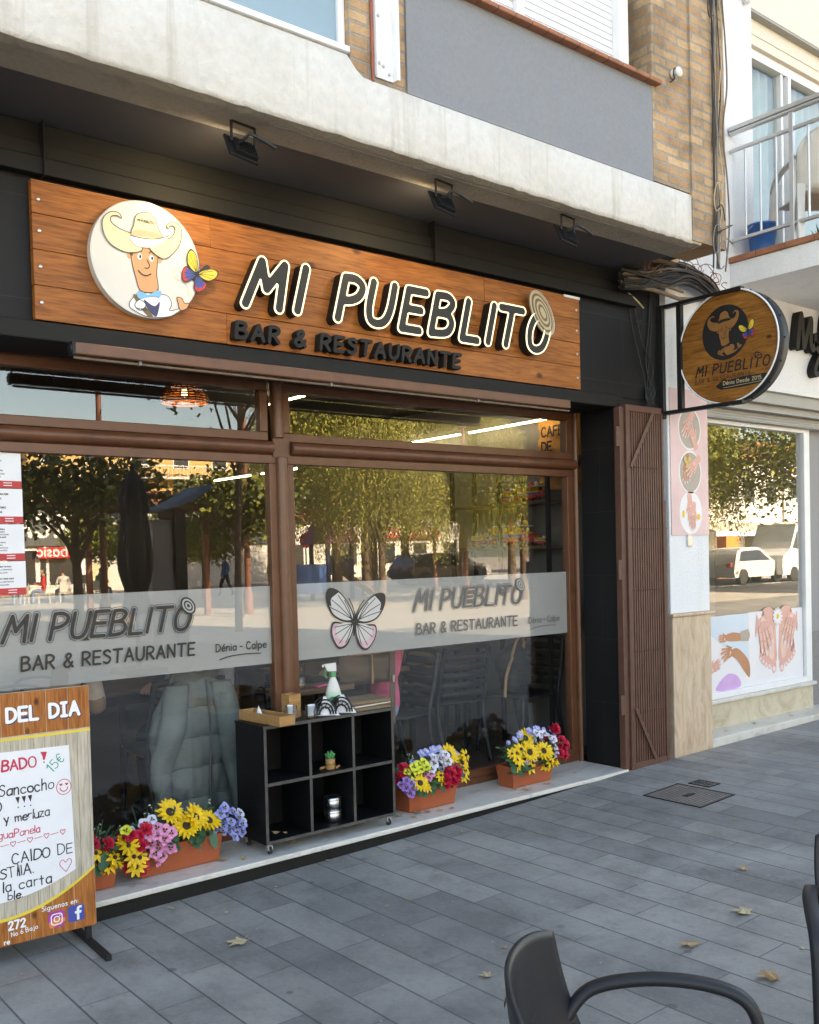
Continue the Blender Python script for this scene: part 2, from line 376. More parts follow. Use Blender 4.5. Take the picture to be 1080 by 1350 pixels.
def march(F, lo, h):
    ny, nx = F.shape; ins = F < 0; nxt = {}; pos = {}
    def pt(kk):
        if kk not in pos:
            typ, j, i = kk
            if typ == 0: a, b = F[j, i], F[j, i+1]; t = a/(a-b); pos[kk] = (lo[0]+(i+t)*h, lo[1]+j*h)
            else: a, b = F[j, i], F[j+1, i]; t = a/(a-b); pos[kk] = (lo[0]+i*h, lo[1]+(j+t)*h)
        return kk
    code = ins[:-1, :-1]*1+ins[:-1, 1:]*2+ins[1:, 1:]*4+ins[1:, :-1]*8
    for j, i in zip(*np.nonzero((code > 0) & (code < 15))):
        c = int(code[j, i]); j = int(j); i = int(i)
        b, r, t, l = (0, j, i), (1, j, i+1), (0, j+1, i), (1, j, i)
        seg = {1: [(l, b)], 2: [(b, r)], 3: [(l, r)], 4: [(r, t)], 5: [(l, t), (r, b)], 6: [(b, t)], 7: [(l, t)], 8: [(t, l)], 9: [(t, b)], 10: [(t, r), (b, l)], 11: [(t, r)], 12: [(r, l)], 13: [(r, b)], 14: [(b, l)]}[c]
        for a, e in seg: nxt[pt(a)] = pt(e)
    loops = []
    while nxt:
        s0, cur = nxt.popitem(); lp = [pos[s0]]
        while cur != s0 and cur in nxt: lp.append(pos[cur]); cur = nxt.pop(cur)
        lp = simplify(lp, h*.12)
        if len(lp) > 3: loops.append(lp)
    return loops
def simplify(lp, tol):
    out = [lp[0]]; i = 0; n = len(lp)
    while i < n-1:
        j = i+1
        while j+1 < n and j-i < 14:
            a = np.array(lp[i]); b = np.array(lp[j+1]); d = b-a; L = math.hypot(*d)+1e-12
            if max(abs((p[0]-a[0])*d[1]-(p[1]-a[1])*d[0])/L for p in lp[i+1:j+1]) > tol: break
            j += 1
        out.append(lp[j]); i = j
    return out
def text_loops(txt, h, r, **kw):
    st, wd = stroke_text(txt, h, **kw); loops = []
    for ch, s_ in st: rr = r*(rng.uniform(.78, 1.22) if kw.get('wob', 0) >= .03 else 1); loops += outline(s_, rr, max(rr/2.2, h/70))
    return loops, wd
def write(mb, txt, h, r, org, ux, uy, mi=0, off=.0015, **kw):
    lp, wd = text_loops(txt, h, r, **kw); mb.fill(lp, org, ux, uy, mi, 0, off); return wd
def print_text(mb, txt, h, org, ux, uy, mi=0, off=.0015, bold=0.0, align='LEFT'):
    """small printed type set in Blender's built-in font"""
    cu_ = bpy.data.curves.new('t', 'FONT'); cu_.body = txt; cu_.size = h*1.36; cu_.offset = bold; cu_.align_x = align; cu_.resolution_u = 2
    ob = bpy.data.objects.new('t', cu_); C.objects.link(ob); me = bpy.data.meshes.new_from_object(ob)
    org = Vector(org); ux = Vector(ux); uy = Vector(uy); n = ux.cross(uy).normalized()
    mb.add([org+ux*v.co.x+uy*v.co.y+n*off for v in me.vertices], [tuple(p.vertices) for p in me.polygons], mi)
    bpy.data.objects.remove(ob); bpy.data.curves.remove(cu_); bpy.data.meshes.remove(me)
XA, ZA = (1, 0, 0), (0, 0, 1)
# ------------------------------------------------------------------ palette
def pav_extra(t, vec, col):
    """gum spots, pale wash marks and scuffs that belong to the paving"""
    v = t.n('TexVoronoi'); v.inputs['Scale'].default_value = 3.1; v.inputs['Randomness'].default_value = 1; t.l(vec, v.inputs['Vector'])
    col = t.mix(t.ramp(v.outputs['Distance'], [(.05, (.75, .75, .75, 1)), (.075, (0, 0, 0, 1))]), col, (.06, .06, .062, 1))
    n = t.noise(vec, 1.1, 7, .7, .4)
    col = t.mix(t.ramp(n, [(.48, (0, 0, 0, 1)), (.68, (.6, .6, .6, 1))]), col, (.4, .395, .375, 1))
    v2 = t.n('TexVoronoi'); v2.inputs['Scale'].default_value = 13; t.l(vec, v2.inputs['Vector']); sc_ = t.n('SeparateColor'); t.l(v2.outputs['Color'], sc_.inputs[0])
    g1 = t.n('Math', operation='GREATER_THAN'); g1.inputs[1].default_value = .72; t.l(sc_.outputs[0], g1.inputs[0]); g2 = t.n('Math', operation='LESS_THAN'); g2.inputs[1].default_value = .055; t.l(v2.outputs['Distance'], g2.inputs[0]); g3 = t.n('Math', operation='MULTIPLY'); t.l(g1.outputs[0], g3.inputs[0]); t.l(g2.outputs[0], g3.inputs[1])
    col = t.mix(g3.outputs[0], col, (.5, .48, .44, 1))                      # grit and crumbs
    sx = t.n('SeparateXYZ'); t.l(vec, sx.inputs[0]); pp_ = t.n('Math', operation='PINGPONG'); pp_.inputs[1].default_value = .1; t.l(sx.outputs[1], pp_.inputs[0])
    jn = t.noise(vec, 30, 3, .6); ja = t.n('Math', operation='MULTIPLY_ADD'); t.l(jn, ja.inputs[0]); ja.inputs[1].default_value = -.004; t.l(pp_.outputs[0], ja.inputs[2])
    col = t.mix(t.ramp(ja.outputs[0], [(.0002, (.8, .8, .8, 1)), (.0017, (0, 0, 0, 1))]), col, (.055, .054, .052, 1))
    sp_ = t.noise(vec, 260, 2, .8); col = t.mix(t.ramp(sp_, [(.6, (0, 0, 0, 1)), (.68, (.5, .5, .5, 1))]), col, (.42, .41, .4, 1))
    n3 = t.noise(vec, 14, 5, .75); col = t.mix(t.ramp(n3, [(.56, (0, 0, 0, 1)), (.7, (.35, .35, .35, 1))]), col, (.09, .088, .085, 1))
    n2 = t.noise(vec, .55, 3, .5)
    return t.mix(t.ramp(n2, [(.4, (.3, .3, .3, 1)), (.6, (0, 0, 0, 1))]), col, (.15, .152, .156, 1))
M = {}
M['paver'] = brickwork('slate_pavers', 'paver', .62, .2, (.345, .33, .3, 1), (.205, .2, .188, 1), (.1, .1, .1, 1), ms=.0028, rough=.62, bump=.5, noise_c=pav_extra, offs=.37, stain=.6, dist=.0015)
M['plaza'] = brickwork('plaza_slabs', 'floor', .8, .4, (.5, .46, .4, 1), (.42, .39, .34, 1), (.25, .23, .2, 1), ms=.008, rough=.85, bump=.3, stain=.4)
M['asphalt'] = pm('asphalt', (.055, .055, .058, 1), .9, .25, 1.3, .5, 60, kind='Position')
M['paint_road'] = pm('road_paint', (.75, .74, .7, 1), .7, .15, 3, kind='Position')
M['brick'] = brickwork('ochre_brick', 'wall', .235, .06, (.62, .41, .23, 1), (.44, .26, .14, 1), (.36, .31, .25, 1), ms=.0085, bump=1.0, stain=.75, dist=.009)
M['beam'] = plaster('weathered_white_render', (.66, .635, .59, 1), .9, .8, 22, (.4, .34, .25, 1), .62)
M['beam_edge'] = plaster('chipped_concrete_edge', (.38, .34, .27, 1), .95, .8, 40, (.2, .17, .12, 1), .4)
M['soffit'] = pm('dark_grey_soffit_paint', (.075, .073, .076, 1), .6, .2, 3, .25, 30, kind='Position')
M['black'] = pm('black_fascia_paint', (.0095, .0095, .009, 1), .6, spec=.25, var=.3, vs=3, bump=.12, bs=50); 
M['black_tile'] = brickwork('black_wall_tile', 'wall', .9, .46, (.008, .0085, .0095, 1), (.007, .0073, .0083, 1), (.022, .022, .023, 1), ms=.0025, rough=.55, spec=.25, bump=.15, stain=.25, dist=.0008)
M['grey_panel'] = plaster('blue_grey_render', (.235, .247, .268, 1), .8, .25, 60, (.26, .265, .27, 1), .55)
M['white'] = plaster('white_render', (.78, .78, .78, 1), .85, .25, 60, (.6, .57, .52, 1), .28)
M['cream'] = plaster('warm_lit_render', (.74, .68, .58, 1), .85, .2, 60, (.6, .52, .42, 1), .2)  # white wall's warm bounced sunlight put into the colour; shutter box shares it
M['rough_grey'] = plaster('rough_lintel_cement', (.4, .4, .37, 1), .95, .9, 45, (.3, .29, .27, 1), .4)
M['terracotta'] = pm('terracotta_tile', (.34, .13, .065, 1), .65, .3, 9, .3, 40, kind='Position')
M['marble'] = NT('worn_white_marble'); 
def _marble(name, base, vein, warm, rough=.3):
    t = NT(name); c = t.coords('Position', (1, 1.6, 1)); f = t.noise(c, 2.2, 9, .66, 1.8); g = t.noise(c, 11, 6, .65, .4)
    col = t.ramp(f, [(.33, vein), (.47, base), (.6, k(base, 1.05)), (.76, vein)])
    col = t.mix(t.ramp(g, [(.5, (0, 0, 0, 1)), (.8, (.5, .5, .5, 1))]), col, warm)
    t.base(col); t.set(t.b, Roughness=rough); t.bump(g, .06, .003); return t.m
bpy.data.materials.remove(M['marble'].m)
M['marble'] = _marble('worn_white_marble', (.62, .6, .55, 1), (.4, .41, .4, 1), (.46, .37, .26, 1))
M['marble_warm'] = _marble('yellowed_marble', (.55, .48, .36, 1), (.42, .34, .22, 1), (.36, .25, .12, 1), .4)
def _trav():
    t = NT('travertine'); c = t.coords('Position', (7, 7, 1.7)); f = t.noise(c, 1.6, 9, .7, 1.4); c2 = t.coords('Position', (22, 22, 3)); g = t.noise(c2, 1.7, 5, .6)
    col = t.ramp(f, [(.3, (.38, .26, .17, 1)), (.5, (.55, .41, .29, 1)), (.7, (.64, .51, .38, 1))])
    col = t.mix(t.ramp(g, [(.62, (0, 0, 0, 1)), (.72, (.6, .6, .6, 1))]), col, (.3, .2, .12, 1))
    t.base(col); t.set(t.b, Roughness=.5); t.bump(g, .2, .004); return t.m
M['travertine'] = _trav()
M['frame'] = pm('brown_lacquered_aluminium', (.125, .048, .023, 1), .36, .28, 9, .06, 90, kind='Position')
M['gate'] = pm('brown_iron_paint', (.1, .042, .027, 1), .55, .3, 12, .25, 60, kind='Position')
M['glass'] = glass('window_glass', .074)
M['glass_salon'] = glass('salon_glass', .13)
M['print_light'] = pm('print_skin_highlight', (.78, .52, .44, 1), .45, .1, 18)
M['glass_clear'] = glass('clear_glass', .09, (.88, .9, .89, 1))
M['glass_up'] = glass('upper_window_glass', .1, (.9, .95, .97, 1))
M['frost'] = pm('frosted_film', (.36, .36, .335, 1), .55, .06, 2, kind='Position')
M['ink'] = pm('black_vinyl', (.016, .016, .017, 1), .45, .1, 8)
M['ink_grey'] = pm('grey_vinyl', (.13, .125, .12, 1), .5, .1, 8)
M['pink_vinyl'] = pm('pink_vinyl', (.6, .12, .28, 1), .5, .2, 30)
M['pine'] = wood('stained_pine', (.15, .042, .009, 1), (.34, .105, .021, 1), (.48, .17, .04, 1), 0, .5)
M['pine_dark'] = wood('varnished_sign_wood', (.14, .045, .01, 1), (.3, .115, .025, 1), (.44, .19, .05, 1), 1, .35, grain=1.4)
M['print_wood'] = wood('printed_orange_planks', (.22, .055, .012, 1), (.42, .135, .03, 1), (.55, .2, .055, 1), 2, .5, grain=1.8)
M['print_pale'] = wood('printed_pale_planks', (.4, .33, .24, 1), (.53, .46, .36, 1), (.62, .56, .46, 1), 2, .5, grain=1.4, knots=False)
M['white_plastic'] = pm('white_acrylic', (.62, .61, .57, 1), .35, .04, 4)
M['steel'] = pm('brushed_steel', (.55, .55, .55, 1), .28, .1, 12, .05, 120, metal=1)
M['alu'] = pm('satin_aluminium', (.62, .61, .6, 1), .4, .08, 6, metal=.85)
M['alu_white'] = pm('white_aluminium', (.78, .78, .78, 1), .4, .06, 6)
M['shutter'] = pm('pale_roller_shutter', (.74, .75, .76, 1), .5, .06, 4)
M['frost_window'] = pm('blue_obscured_glass', (.25, .36, .42, 1), .18, .06, 2)
M['dark_metal'] = pm('black_powder_coat', (.014, .014, .0145, 1), .5, spec=.3, var=.2, vs=14); 
M['letter_side'] = pm('black_letter_body', (.012, .012, .012, 1), .55, spec=.25, var=.2); 
M['letter_face'] = pm('charcoal_letter_face', (.026, .026, .025, 1), .55, spec=.3, var=.2); 
M['neon'] = pm('warm_light_line', (.85, .78, .5, 1), .4, .02, 3, emit=.22)
M['led'] = pm('led_strip', (1, .93, .7, 1), .4, .02, 3, emit=4)
M['shelf'] = pm('black_melamine', (.006, .006, .0065, 1), .45, .25, 8, .08, 90, spec=.22)
M['shelf_edge'] = pm('worn_black_edge', (.06, .055, .05, 1), .55, .5, 14, .1, 90)
M['bamboo'] = wood('bamboo_box_wood', (.33, .15, .05, 1), (.46, .24, .09, 1), (.55, .32, .14, 1), 0, .45, knots=False, grain=2.2)
M['menu_wood'] = wood('grey_menu_boards', (.13, .09, .055, 1), (.22, .16, .1, 1), (.31, .24, .16, 1), 0, .6, knots=False, grain=2)
M['paper'] = pm('paper', (.76, .76, .78, 1), .7, .04, 6)
M['red'] = pm('red_print', (.52, .04, .04, 1), .55, .06, 5)
M['red_ink'] = pm('red_marker', (.6, .03, .08, 1), .5, .1, 20)
M['green_ink'] = pm('green_marker', (.02, .3, .22, 1), .5, .1, 20)
M['yellow'] = pm('yellow_print', (.75, .55, .06, 1), .5, .05, 8)
M['white_print'] = pm('white_print', (.8, .8, .8, 1), .5, .03, 8)
M['blue_print'] = pm('blue_print', (.045, .07, .32, 1), .5, .06, 8)
M['violet_print'] = pm('violet_print', (.42, .04, .28, 1), .45, .3, 14)
M['orange_print'] = pm('orange_print', (.75, .22, .05, 1), .45, .2, 9)
M['navy'] = pm('navy_print', (.03, .04, .11, 1), .5, .1, 8)
M['sky_blue'] = pm('light_blue_print', (.14, .42, .68, 1), .5, .06, 8)
M['cream_print'] = pm('cream_print', (.68, .6, .4, 1), .45, .07, 8)
M['cream_dark'] = pm('tan_print', (.5, .4, .24, 1), .45, .07, 8)
M['skin_print'] = pm('peach_print', (.62, .31, .15, 1), .5, .06, 8)
M['brown_print'] = pm('brown_print', (.16, .1, .05, 1), .5, .08, 8)
M['planter'] = pm('terracotta_plastic', (.36, .085, .03, 1), .45, .15, 6, .05, 60)
M['leaf'] = pm('silk_leaf', (.045, .13, .06, 1), .5, .45, 26)
M['petal_y'] = pm('yellow_petal', (.8, .5, .01, 1), .55, .25, 50, trans=.1)
M['petal_lime'] = pm('lime_petal', (.62, .66, .05, 1), .55, .15, 40)
M['petal_w'] = pm('white_lilac_petal', (.62, .62, .74, 1), .55, .2, 40)
M['petal_b'] = pm('blue_petal', (.3, .34, .68, 1), .55, .3, 40)
M['petal_p'] = pm('pink_petal', (.74, .27, .46, 1), .55, .25, 45)
M['petal_r'] = pm('red_petal', (.58, .012, .05, 1), .55, .3, 40)
M['petal_d'] = pm('dark_flower_centre', (.03, .014, .012, 1), .8, .4, 60)
M['petal_v'] = pm('violet_petal', (.3, .16, .5, 1), .55, .25, 40)
M['seed'] = pm('sunflower_centre', (.045, .028, .018, 1), .9, .5, 80, .5, 160)
M['dry_leaf'] = pm('dry_plane_leaf', (.46, .29, .14, 1), .75, .35, 14, .2, 40)
M['dry_leaf_pale'] = pm('pale_dry_leaf', (.52, .42, .24, 1), .75, .3, 14, .2, 40)
M['resin'] = pm('charcoal_resin', (.02, .0205, .023, 1), .45, .12, 5, .1, 220, spec=.32)
M['cast_iron'] = brickwork('rusty_checker_plate', 'floor', .03, .03, (.3, .26, .22, 1), (.24, .205, .175, 1), (.14, .12, .105, 1), ms=.006, rough=.7, bump=.6, stain=.5)
M['cable'] = pm('black_cable', (.018, .018, .018, 1), .55, .3, 20)
M['cable_grey'] = pm('grey_cable', (.2, .19, .175, 1), .6, .3, 20)
M['cable_brown'] = pm('dirty_conduit', (.17, .12, .08, 1), .7, .4, 14)
M['copper'] = pm('copper_red_wire', (.36, .09, .05, 1), .5, .3, 20)
M['porcelain'] = pm('porcelain', (.7, .68, .64, 1), .25, .1, 10)
M['bucket'] = pm('blue_plastic', (.02, .14, .42, 1), .4, .1, 6)
M['chair_white'] = pm('aged_white_plastic', (.62, .6, .56, 1), .45, .12, 6)
M['curtain'] = pm('cream_curtain', (.62, .6, .48, 1), .9, .15, 6)
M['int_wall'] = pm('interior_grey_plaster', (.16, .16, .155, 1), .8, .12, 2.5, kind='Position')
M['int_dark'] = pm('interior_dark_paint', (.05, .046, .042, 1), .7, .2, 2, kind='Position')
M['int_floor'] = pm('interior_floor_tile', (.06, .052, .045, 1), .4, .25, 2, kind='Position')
M['table_top'] = wood('dark_table_wood', (.07, .042, .025, 1), (.13, .085, .052, 1), (.19, .13, .085, 1), 0, .45, knots=False)
M['coat'] = pm('grey_green_quilted_nylon', (.15, .175, .16, 1), .6, .25, 9, .3, 40, spec=.25)
M['coat_in'] = pm('coat_lining', (.09, .1, .1, 1), .6, .15, 9)
M['pink_cloth'] = pm('pink_fleece', (.72, .14, .27, 1), .85, .15, 18, .3, 120)
M['denim'] = pm('light_denim', (.2, .31, .48, 1), .85, .2, 30, .3, 150)
M['bag'] = pm('brown_leather', (.12, .085, .06, 1), .5, .25, 9, .2, 60)
M['black_cloth'] = pm('black_canvas', (.018, .018, .02, 1), .8, .2, 18, .3, 120)
M['strap'] = pm('tan_strap', (.38, .22, .12, 1), .6, .15, 18)
M['skin'] = pm('skin', (.5, .28, .19, 1), .5, .1, 12)
M['hair'] = pm('dark_hair', (.018, .012, .01, 1), .55, .3, 40, .4, 90)
M['knit_white'] = pm('white_knit', (.6, .58, .54, 1), .9, .1, 30, .4, 120)
M['knit_tan'] = pm('tan_knit', (.3, .2, .13, 1), .9, .1, 30, .4, 120)
M['grey_cloth'] = pm('light_grey_knit', (.42, .43, .45, 1), .9, .12, 24, .4, 120)
M['jute'] = pm('coffee_sack_jute', (.42, .2, .05, 1), .9, .2, 30, .5, 140)
M['thatch'] = pm('palm_thatch', (.2, .12, .05, 1), .9, .4, 30)
M['wicker'] = pm('woven_pendant', (.22, .075, .02, 1), .6, .3, 40, .4, 80)
M['bulb'] = pm('warm_bulb', (1, .7, .35, 1), .4, .02, 3, emit=1.6)
M['toy_red'] = pm('toy_red', (.5, .04, .03, 1), .4, .1, 9); M['toy_yellow'] = pm('toy_yellow', (.7, .42, .04, 1), .4, .1, 9)
M['toy_blue'] = pm('toy_blue', (.04, .13, .4, 1), .4, .1, 9); M['toy_green'] = pm('toy_green', (.05, .25, .1, 1), .4, .1, 9)
M['rubber'] = pm('rubber', (.02, .02, .02, 1), .8, .2, 20)
M['poster_pink'] = pm('pink_marbled_print', (.72, .5, .49, 1), .45, .14, 3, kind='Position')
M['poster_white'] = pm('poster_white', (.75, .74, .76, 1), .4, .03, 4)
M['poster_blue'] = pm('poster_pale_blue', (.56, .66, .75, 1), .4, .05, 3, kind='Position')
M['poster_grey'] = pm('poster_taupe', (.4, .34, .29, 1), .4, .08, 3)
M['skin_a'] = pm('print_skin_light', (.72, .38, .32, 1), .45, .1, 18); M['skin_b'] = pm('print_skin_tan', (.5, .22, .11, 1), .45, .1, 18)
M['skin_line'] = pm('print_skin_fold', (.4, .17, .13, 1), .45, .1, 18)
M['nail'] = pm('print_nail', (.78, .62, .62, 1), .35, .06, 9)
M['gold_print'] = pm('print_gold', (.6, .42, .16, 1), .4, .3, 30)
M['lilac'] = pm('print_lilac', (.6, .36, .66, 1), .45, .08, 8)

# ------------------------------------------------------------------ ground
def gz(x, y=0):
    if x < -1.34: return -.0952
    if x < 2.4: return -.0848+.0155*x+.0058*x*x
    return min(.02, -.0142+.012*(x-2.4))
def sheet(name, xs, ys, mat, dz=0, y_cut=None):
    mb = MB(); nx = len(xs); vs = [(x, y, gz(x, y)+dz) for y in ys for x in xs]
    mb.add(vs, [(j*nx+i, j*nx+i+1, (j+1)*nx+i+1, (j+1)*nx+i) for j in range(len(ys)-1) for i in range(nx-1)], 0, True)
    return tag(mb.build(name, mat), kind='structure')
fine = [-1.34+.12*i for i in range(58)]
sheet('pavement', [-40, -12, -6, -3]+fine+[8, 14, 26, 60, 130], [-11.2, -6, -3, -1.5, -.44], M['paver'])
sheet('plaza', [-500, -60, -20, -3]+fine+[8, 14, 26.0], [-500, -60, -30, -11.2], M['plaza'], -.003)
sheet('road', [26, 60, 130, 500], [-26, -20, -11.2], M['asphalt'], -.1)
sheet('far_pavement', [26, 60, 130, 500], [-500, -60, -26], M['plaza'], .01)
mb = MB(); mb.box(26, 300, -11.2, -11.05, -.12, .018).box(26, 300, -26, -25.85, -.12, .028); tag(mb.build('kerb', M['marble']), kind='structure')
mb = MB()
for i in range(14): mb.box(27+i*4.2, 29.4+i*4.2, -18.6, -18.45, -.079, -.076)
for i in range(9): mb.box(41.0+i*1.0, 41.5+i*1.0, -25, -12, -.079, -.076)
tag(mb.build('road_marking', M['paint_road']), kind='structure')

# ------------------------------------------------------------------ restaurant building
RB = thing('restaurant_building', 'apartment house with ochre brick piers over a black fronted ground floor restaurant', 'building')
def part(mb, name, mat, parent=RB, **kw): return mb.build(name, mat, parent, **kw)
mb = MB().box(-9, 2.46, -.40, -.05, 2.572, 2.655)                                   # beam over the window
part(mb, 'fascia_beam', M['black'], bevel=.006)
mb = MB().box(-9, 3.05, -.352, -.05, 2.655, 3.56).box(2.478, 3.05, -.35, -.05, -.12, 2.655)
part(mb, 'fascia', M['black_tile'], bevel=.004)
mb = MB().box(-9, 2.72, -.41, -.353, 3.31, 3.385).box(-9, 2.72, -.392, -.353, 3.392, 3.455).box(-9, 2.70, -.372, -.353, 3.462, 3.548)
mb.box(-1.535, -1.529, -.43, -.354, 3.30, 3.549).box(.77, .776, -.43, -.354, 3.30, 3.549)
part(mb, 'moulding', M['black'], bevel=.004)
mb = MB().box(2.473, 2.4775, -.36, -.052, .0, 2.57).box(2.474, 2.54, -.385, -.35, -.03, 2.655)
part(mb, 'door_reveal', M['black_tile'], bevel=.002)
mb = MB().box(-9, 2.46, -.45, .10, -.028, 0.0)
part(mb, 'marble_sill', M['marble'], bevel=.006, seg=3)
mb = MB().box(-9, 2.2, -.435, .10, -.2, -.029)
for i in range(30): mb.box(-9+i*.37, -9+i*.37+.003, -.4365, -.434, -.2, -.030)
part(mb, 'riser', M['black'])
# balcony beam: slab face of uneven render, higher on the side under the obscured window, with a curved step
def beam():
    top = lambda x: 3.955 if x < -.30 else (3.955-.085*math.sin((x+.30)/.12*math.pi/2) if x < -.18 else 3.87)
    xs = [-9, -6, -4, -3]+[-3+.05*i for i in range(1, 112)]+[2.56]
    mb = MB(); prev = None; r_ = random.Random(4); vs = []
    for x in xs:
        j = r_.uniform(-.004, .004); e = r_.uniform(-.006, .006)
        vs.append([(x, -1.0+e, 3.548), (x, -1.045+j, 3.556+e*.6), (x, -1.055+j*.4, 3.58), (x, -1.052, top(x)-.012), (x, -1.04, top(x)), (x, -.80, top(x)), (x, -.80, 3.548)])
    flat = [p for c in vs for p in c]; n = 7
    fs = [(i*n+j, (i+1)*n+j, (i+1)*n+(j+1) % n, i*n+(j+1) % n) for i in range(len(xs)-1) for j in range(n)]
    mats = []
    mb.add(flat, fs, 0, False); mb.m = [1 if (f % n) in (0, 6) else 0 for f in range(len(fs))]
    mb.sm = [True if (f % n) in (1, 2, 3) else False for f in range(len(fs))]
    mb.add(flat[:n], [tuple(reversed(range(n)))], 0); mb.add(flat[-n:], [tuple(range(n))], 0)
    return mb
part(beam(), 'balcony_beam', [M['beam'], M['beam_edge']])
mb = MB().box(-9, 2.555, -.985, -.353, 3.5515, 3.60); part(mb, 'soffit', M['soffit'])
# upper storey
part(MB().box(-.27, .075, -1.03, -.75, 3.872, 14), 'brick_pier', M['brick'])
part(MB().box(2.065, 2.45, -1.045, -.75, 3.876, 14), 'brick_pier', M['brick'])
part(MB().box(2.4505, 2.83, -1.062, -.75, 3.57, 14), 'brick_pier', M['brick'])
part(MB().box(.0755, 2.0645, -1.043, -.8, 3.871, 4.462), 'parapet_panel', M['grey_panel'])
mb = MB()
for i in range(16): mb.box(.03+i*.13, .03+i*.13+.126, -1.095, -.86, 4.463, 4.49)
part(mb, 'terracotta_sill', M['terracotta'], bevel=.006)
part(MB().box(-9, 2.83, -.99, -.75, 5.75, 14), 'upper_wall', M['brick'])
mb = MB().box(-9, 2.83, -.75, -.6, 3.61, 14)
part(mb, 'inner_wall', M['int_dark'])
sh = MB()
for i in range(28): sh.box(.08, 1.86, -.905, -.89, 4.56+i*.042, 4.56+i*.042+.039)
w = part(MB().box(.08, .11, -.94, -.86, 4.491, 5.749).box(.98, 1.04, -.94, -.906, 4.491, 5.749).box(1.86, 1.95, -.96, -.80, 4.491, 5.749).box(.11, .98, -.935, -.906, 4.491, 4.555).box(1.04, 1.86, -.935, -.906, 4.491, 4.555), 'upper_window', M['alu_white'], bevel=.004)
sh.build('roller_shutter', M['shutter'], w, bevel=.004)
w = part(MB().box(-9, -.29, -1.062, -.90, 3.956, 3.985).box(-.31, -.272, -1.0, -.9, 3.986, 5.749).box(-2.2, -2.16, -1.0, -.9, 3.986, 5.749), 'upper_window', M['alu_white'], bevel=.004)
MB().box(-2.16, -.31, -.98, -.97, 3.986, 5.749).build('obscured_pane', M['frost_window'], w)
MB().box(-8.99, -2.2, -.98, -.97, 3.986, 5.749).build('obscured_pane', M['frost_window'], w)
# rest of the house, and the dining room behind the window
mb = MB().box(-9, 3.05, 9.0, 9.3, -.2, 14).box(-9, -8.7, -.74, 8.99, -.2, 14).box(2.96, 3.05, -.04, 8.99, -.2, 14).box(-8.69, 2.95, -.59, 8.99, 13.8, 14).box(-8.69, 2.95, -.59, 8.99, 3.62, 3.9)
part(mb, 'house_shell', M['brick'])
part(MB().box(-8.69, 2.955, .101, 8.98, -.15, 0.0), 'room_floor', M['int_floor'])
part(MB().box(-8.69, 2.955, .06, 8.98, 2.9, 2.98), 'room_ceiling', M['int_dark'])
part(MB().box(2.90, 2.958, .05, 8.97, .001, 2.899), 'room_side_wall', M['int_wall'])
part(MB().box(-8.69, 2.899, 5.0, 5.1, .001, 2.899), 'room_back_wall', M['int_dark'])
# window frames: half-round cover strips over flat profiles
fr = MB(); fw = MB
def half_round(mb, p0, p1, r, flat=.55):
    p0 = Vector(p0); p1 = Vector(p1); d = (p1-p0).normalized(); side = d.cross(Vector((0, -1, 0))); n = 10; vs = []
    for p in (p0, p1):
        for j in range(n+1):
            th = math.pi*j/n; vs.append(p+side*math.cos(th)*r+Vector((0, -1, 0))*math.sin(th)*r*flat*2)
    fs = [(j, j+1, n+2+j, n+1+j) for j in range(n)]; mb.add(vs, fs, 0, True)
    mb.add(vs[:n+1], [tuple(range(n+1))]); mb.add(vs[n+1:], [tuple(reversed(range(n+1)))])
ZL0, ZL1, ZU0, ZU1 = .10, 2.106, 2.285, 2.52
def pane_frame(mb, x0, x1, z0, z1, y=-.012, w_=.05):
    mb.box(x0-w_, x1+w_, y, .05, z1, z1+w_).box(x0-w_, x1+w_, y, .05, z0-w_, z0).box(x0-w_, x0, y-.0015, .0485, z0, z1).box(x1, x1+w_, y-.0015, .0485, z0, z1)
pane_frame(fr, -2.35, -.165, ZL0, ZL1); pane_frame(fr, .0, 2.365, ZL0, ZL1)
pane_frame(fr, -2.35, -.215, ZU0, ZU1); pane_frame(fr, -.018, 2.36, ZU0, ZU1)
fr.box(-.165+.05, -.05, -.008, .047, .04, 2.66).box(-2.45, 2.473, -.005, .046, ZL1+.05, ZU0-.05).box(2.415, 2.473, -.004, .049, .02, 2.66)
fr.box(-2.45, 2.472, -.003, .045, .0, ZL0-.05).box(-2.45, 2.472, -.0035, .0455, ZU1+.05, 2.66)
SW = part(fr, 'shop_window', M['frame'], bevel=.004)
hb = MB()
half_round(hb, (-2.45, -.012, 2.196), (-.145, -.012, 2.196), .036); half_round(hb, (-.02, -.012, 2.196), (2.44, -.012, 2.196), .036)
half_round(hb, (-.0825, -.012, .0), (-.0825, -.012, 2.14), .038); half_round(hb, (-.1, -.012, 2.255), (-.1, -.012, 2.57), .034)
half_round(hb, (2.452, -.008, .0), (2.452, -.008, 2.57), .018, .8)
hb.box(-.14, -.03, -.02, -.0125, 2.145, 2.25)
hb.build('cover_strip', M['frame'], SW)
for x0, x1, z0, z1 in ((-2.35, -.165, ZL0, ZL1), (0, 2.365, ZL0, ZL1), (-2.35, -.215, ZU0, ZU1), (-.018, 2.36, ZU0, ZU1)):
    MB().box(x0-.01, x1+.01, .010, .016, z0-.01, z1+.01).build('glass_pane', M['glass'], SW)
part(MB().box(-9, -2.452, -.06, -.02, .001, 2.57), 'side_panel', M['black_tile'])

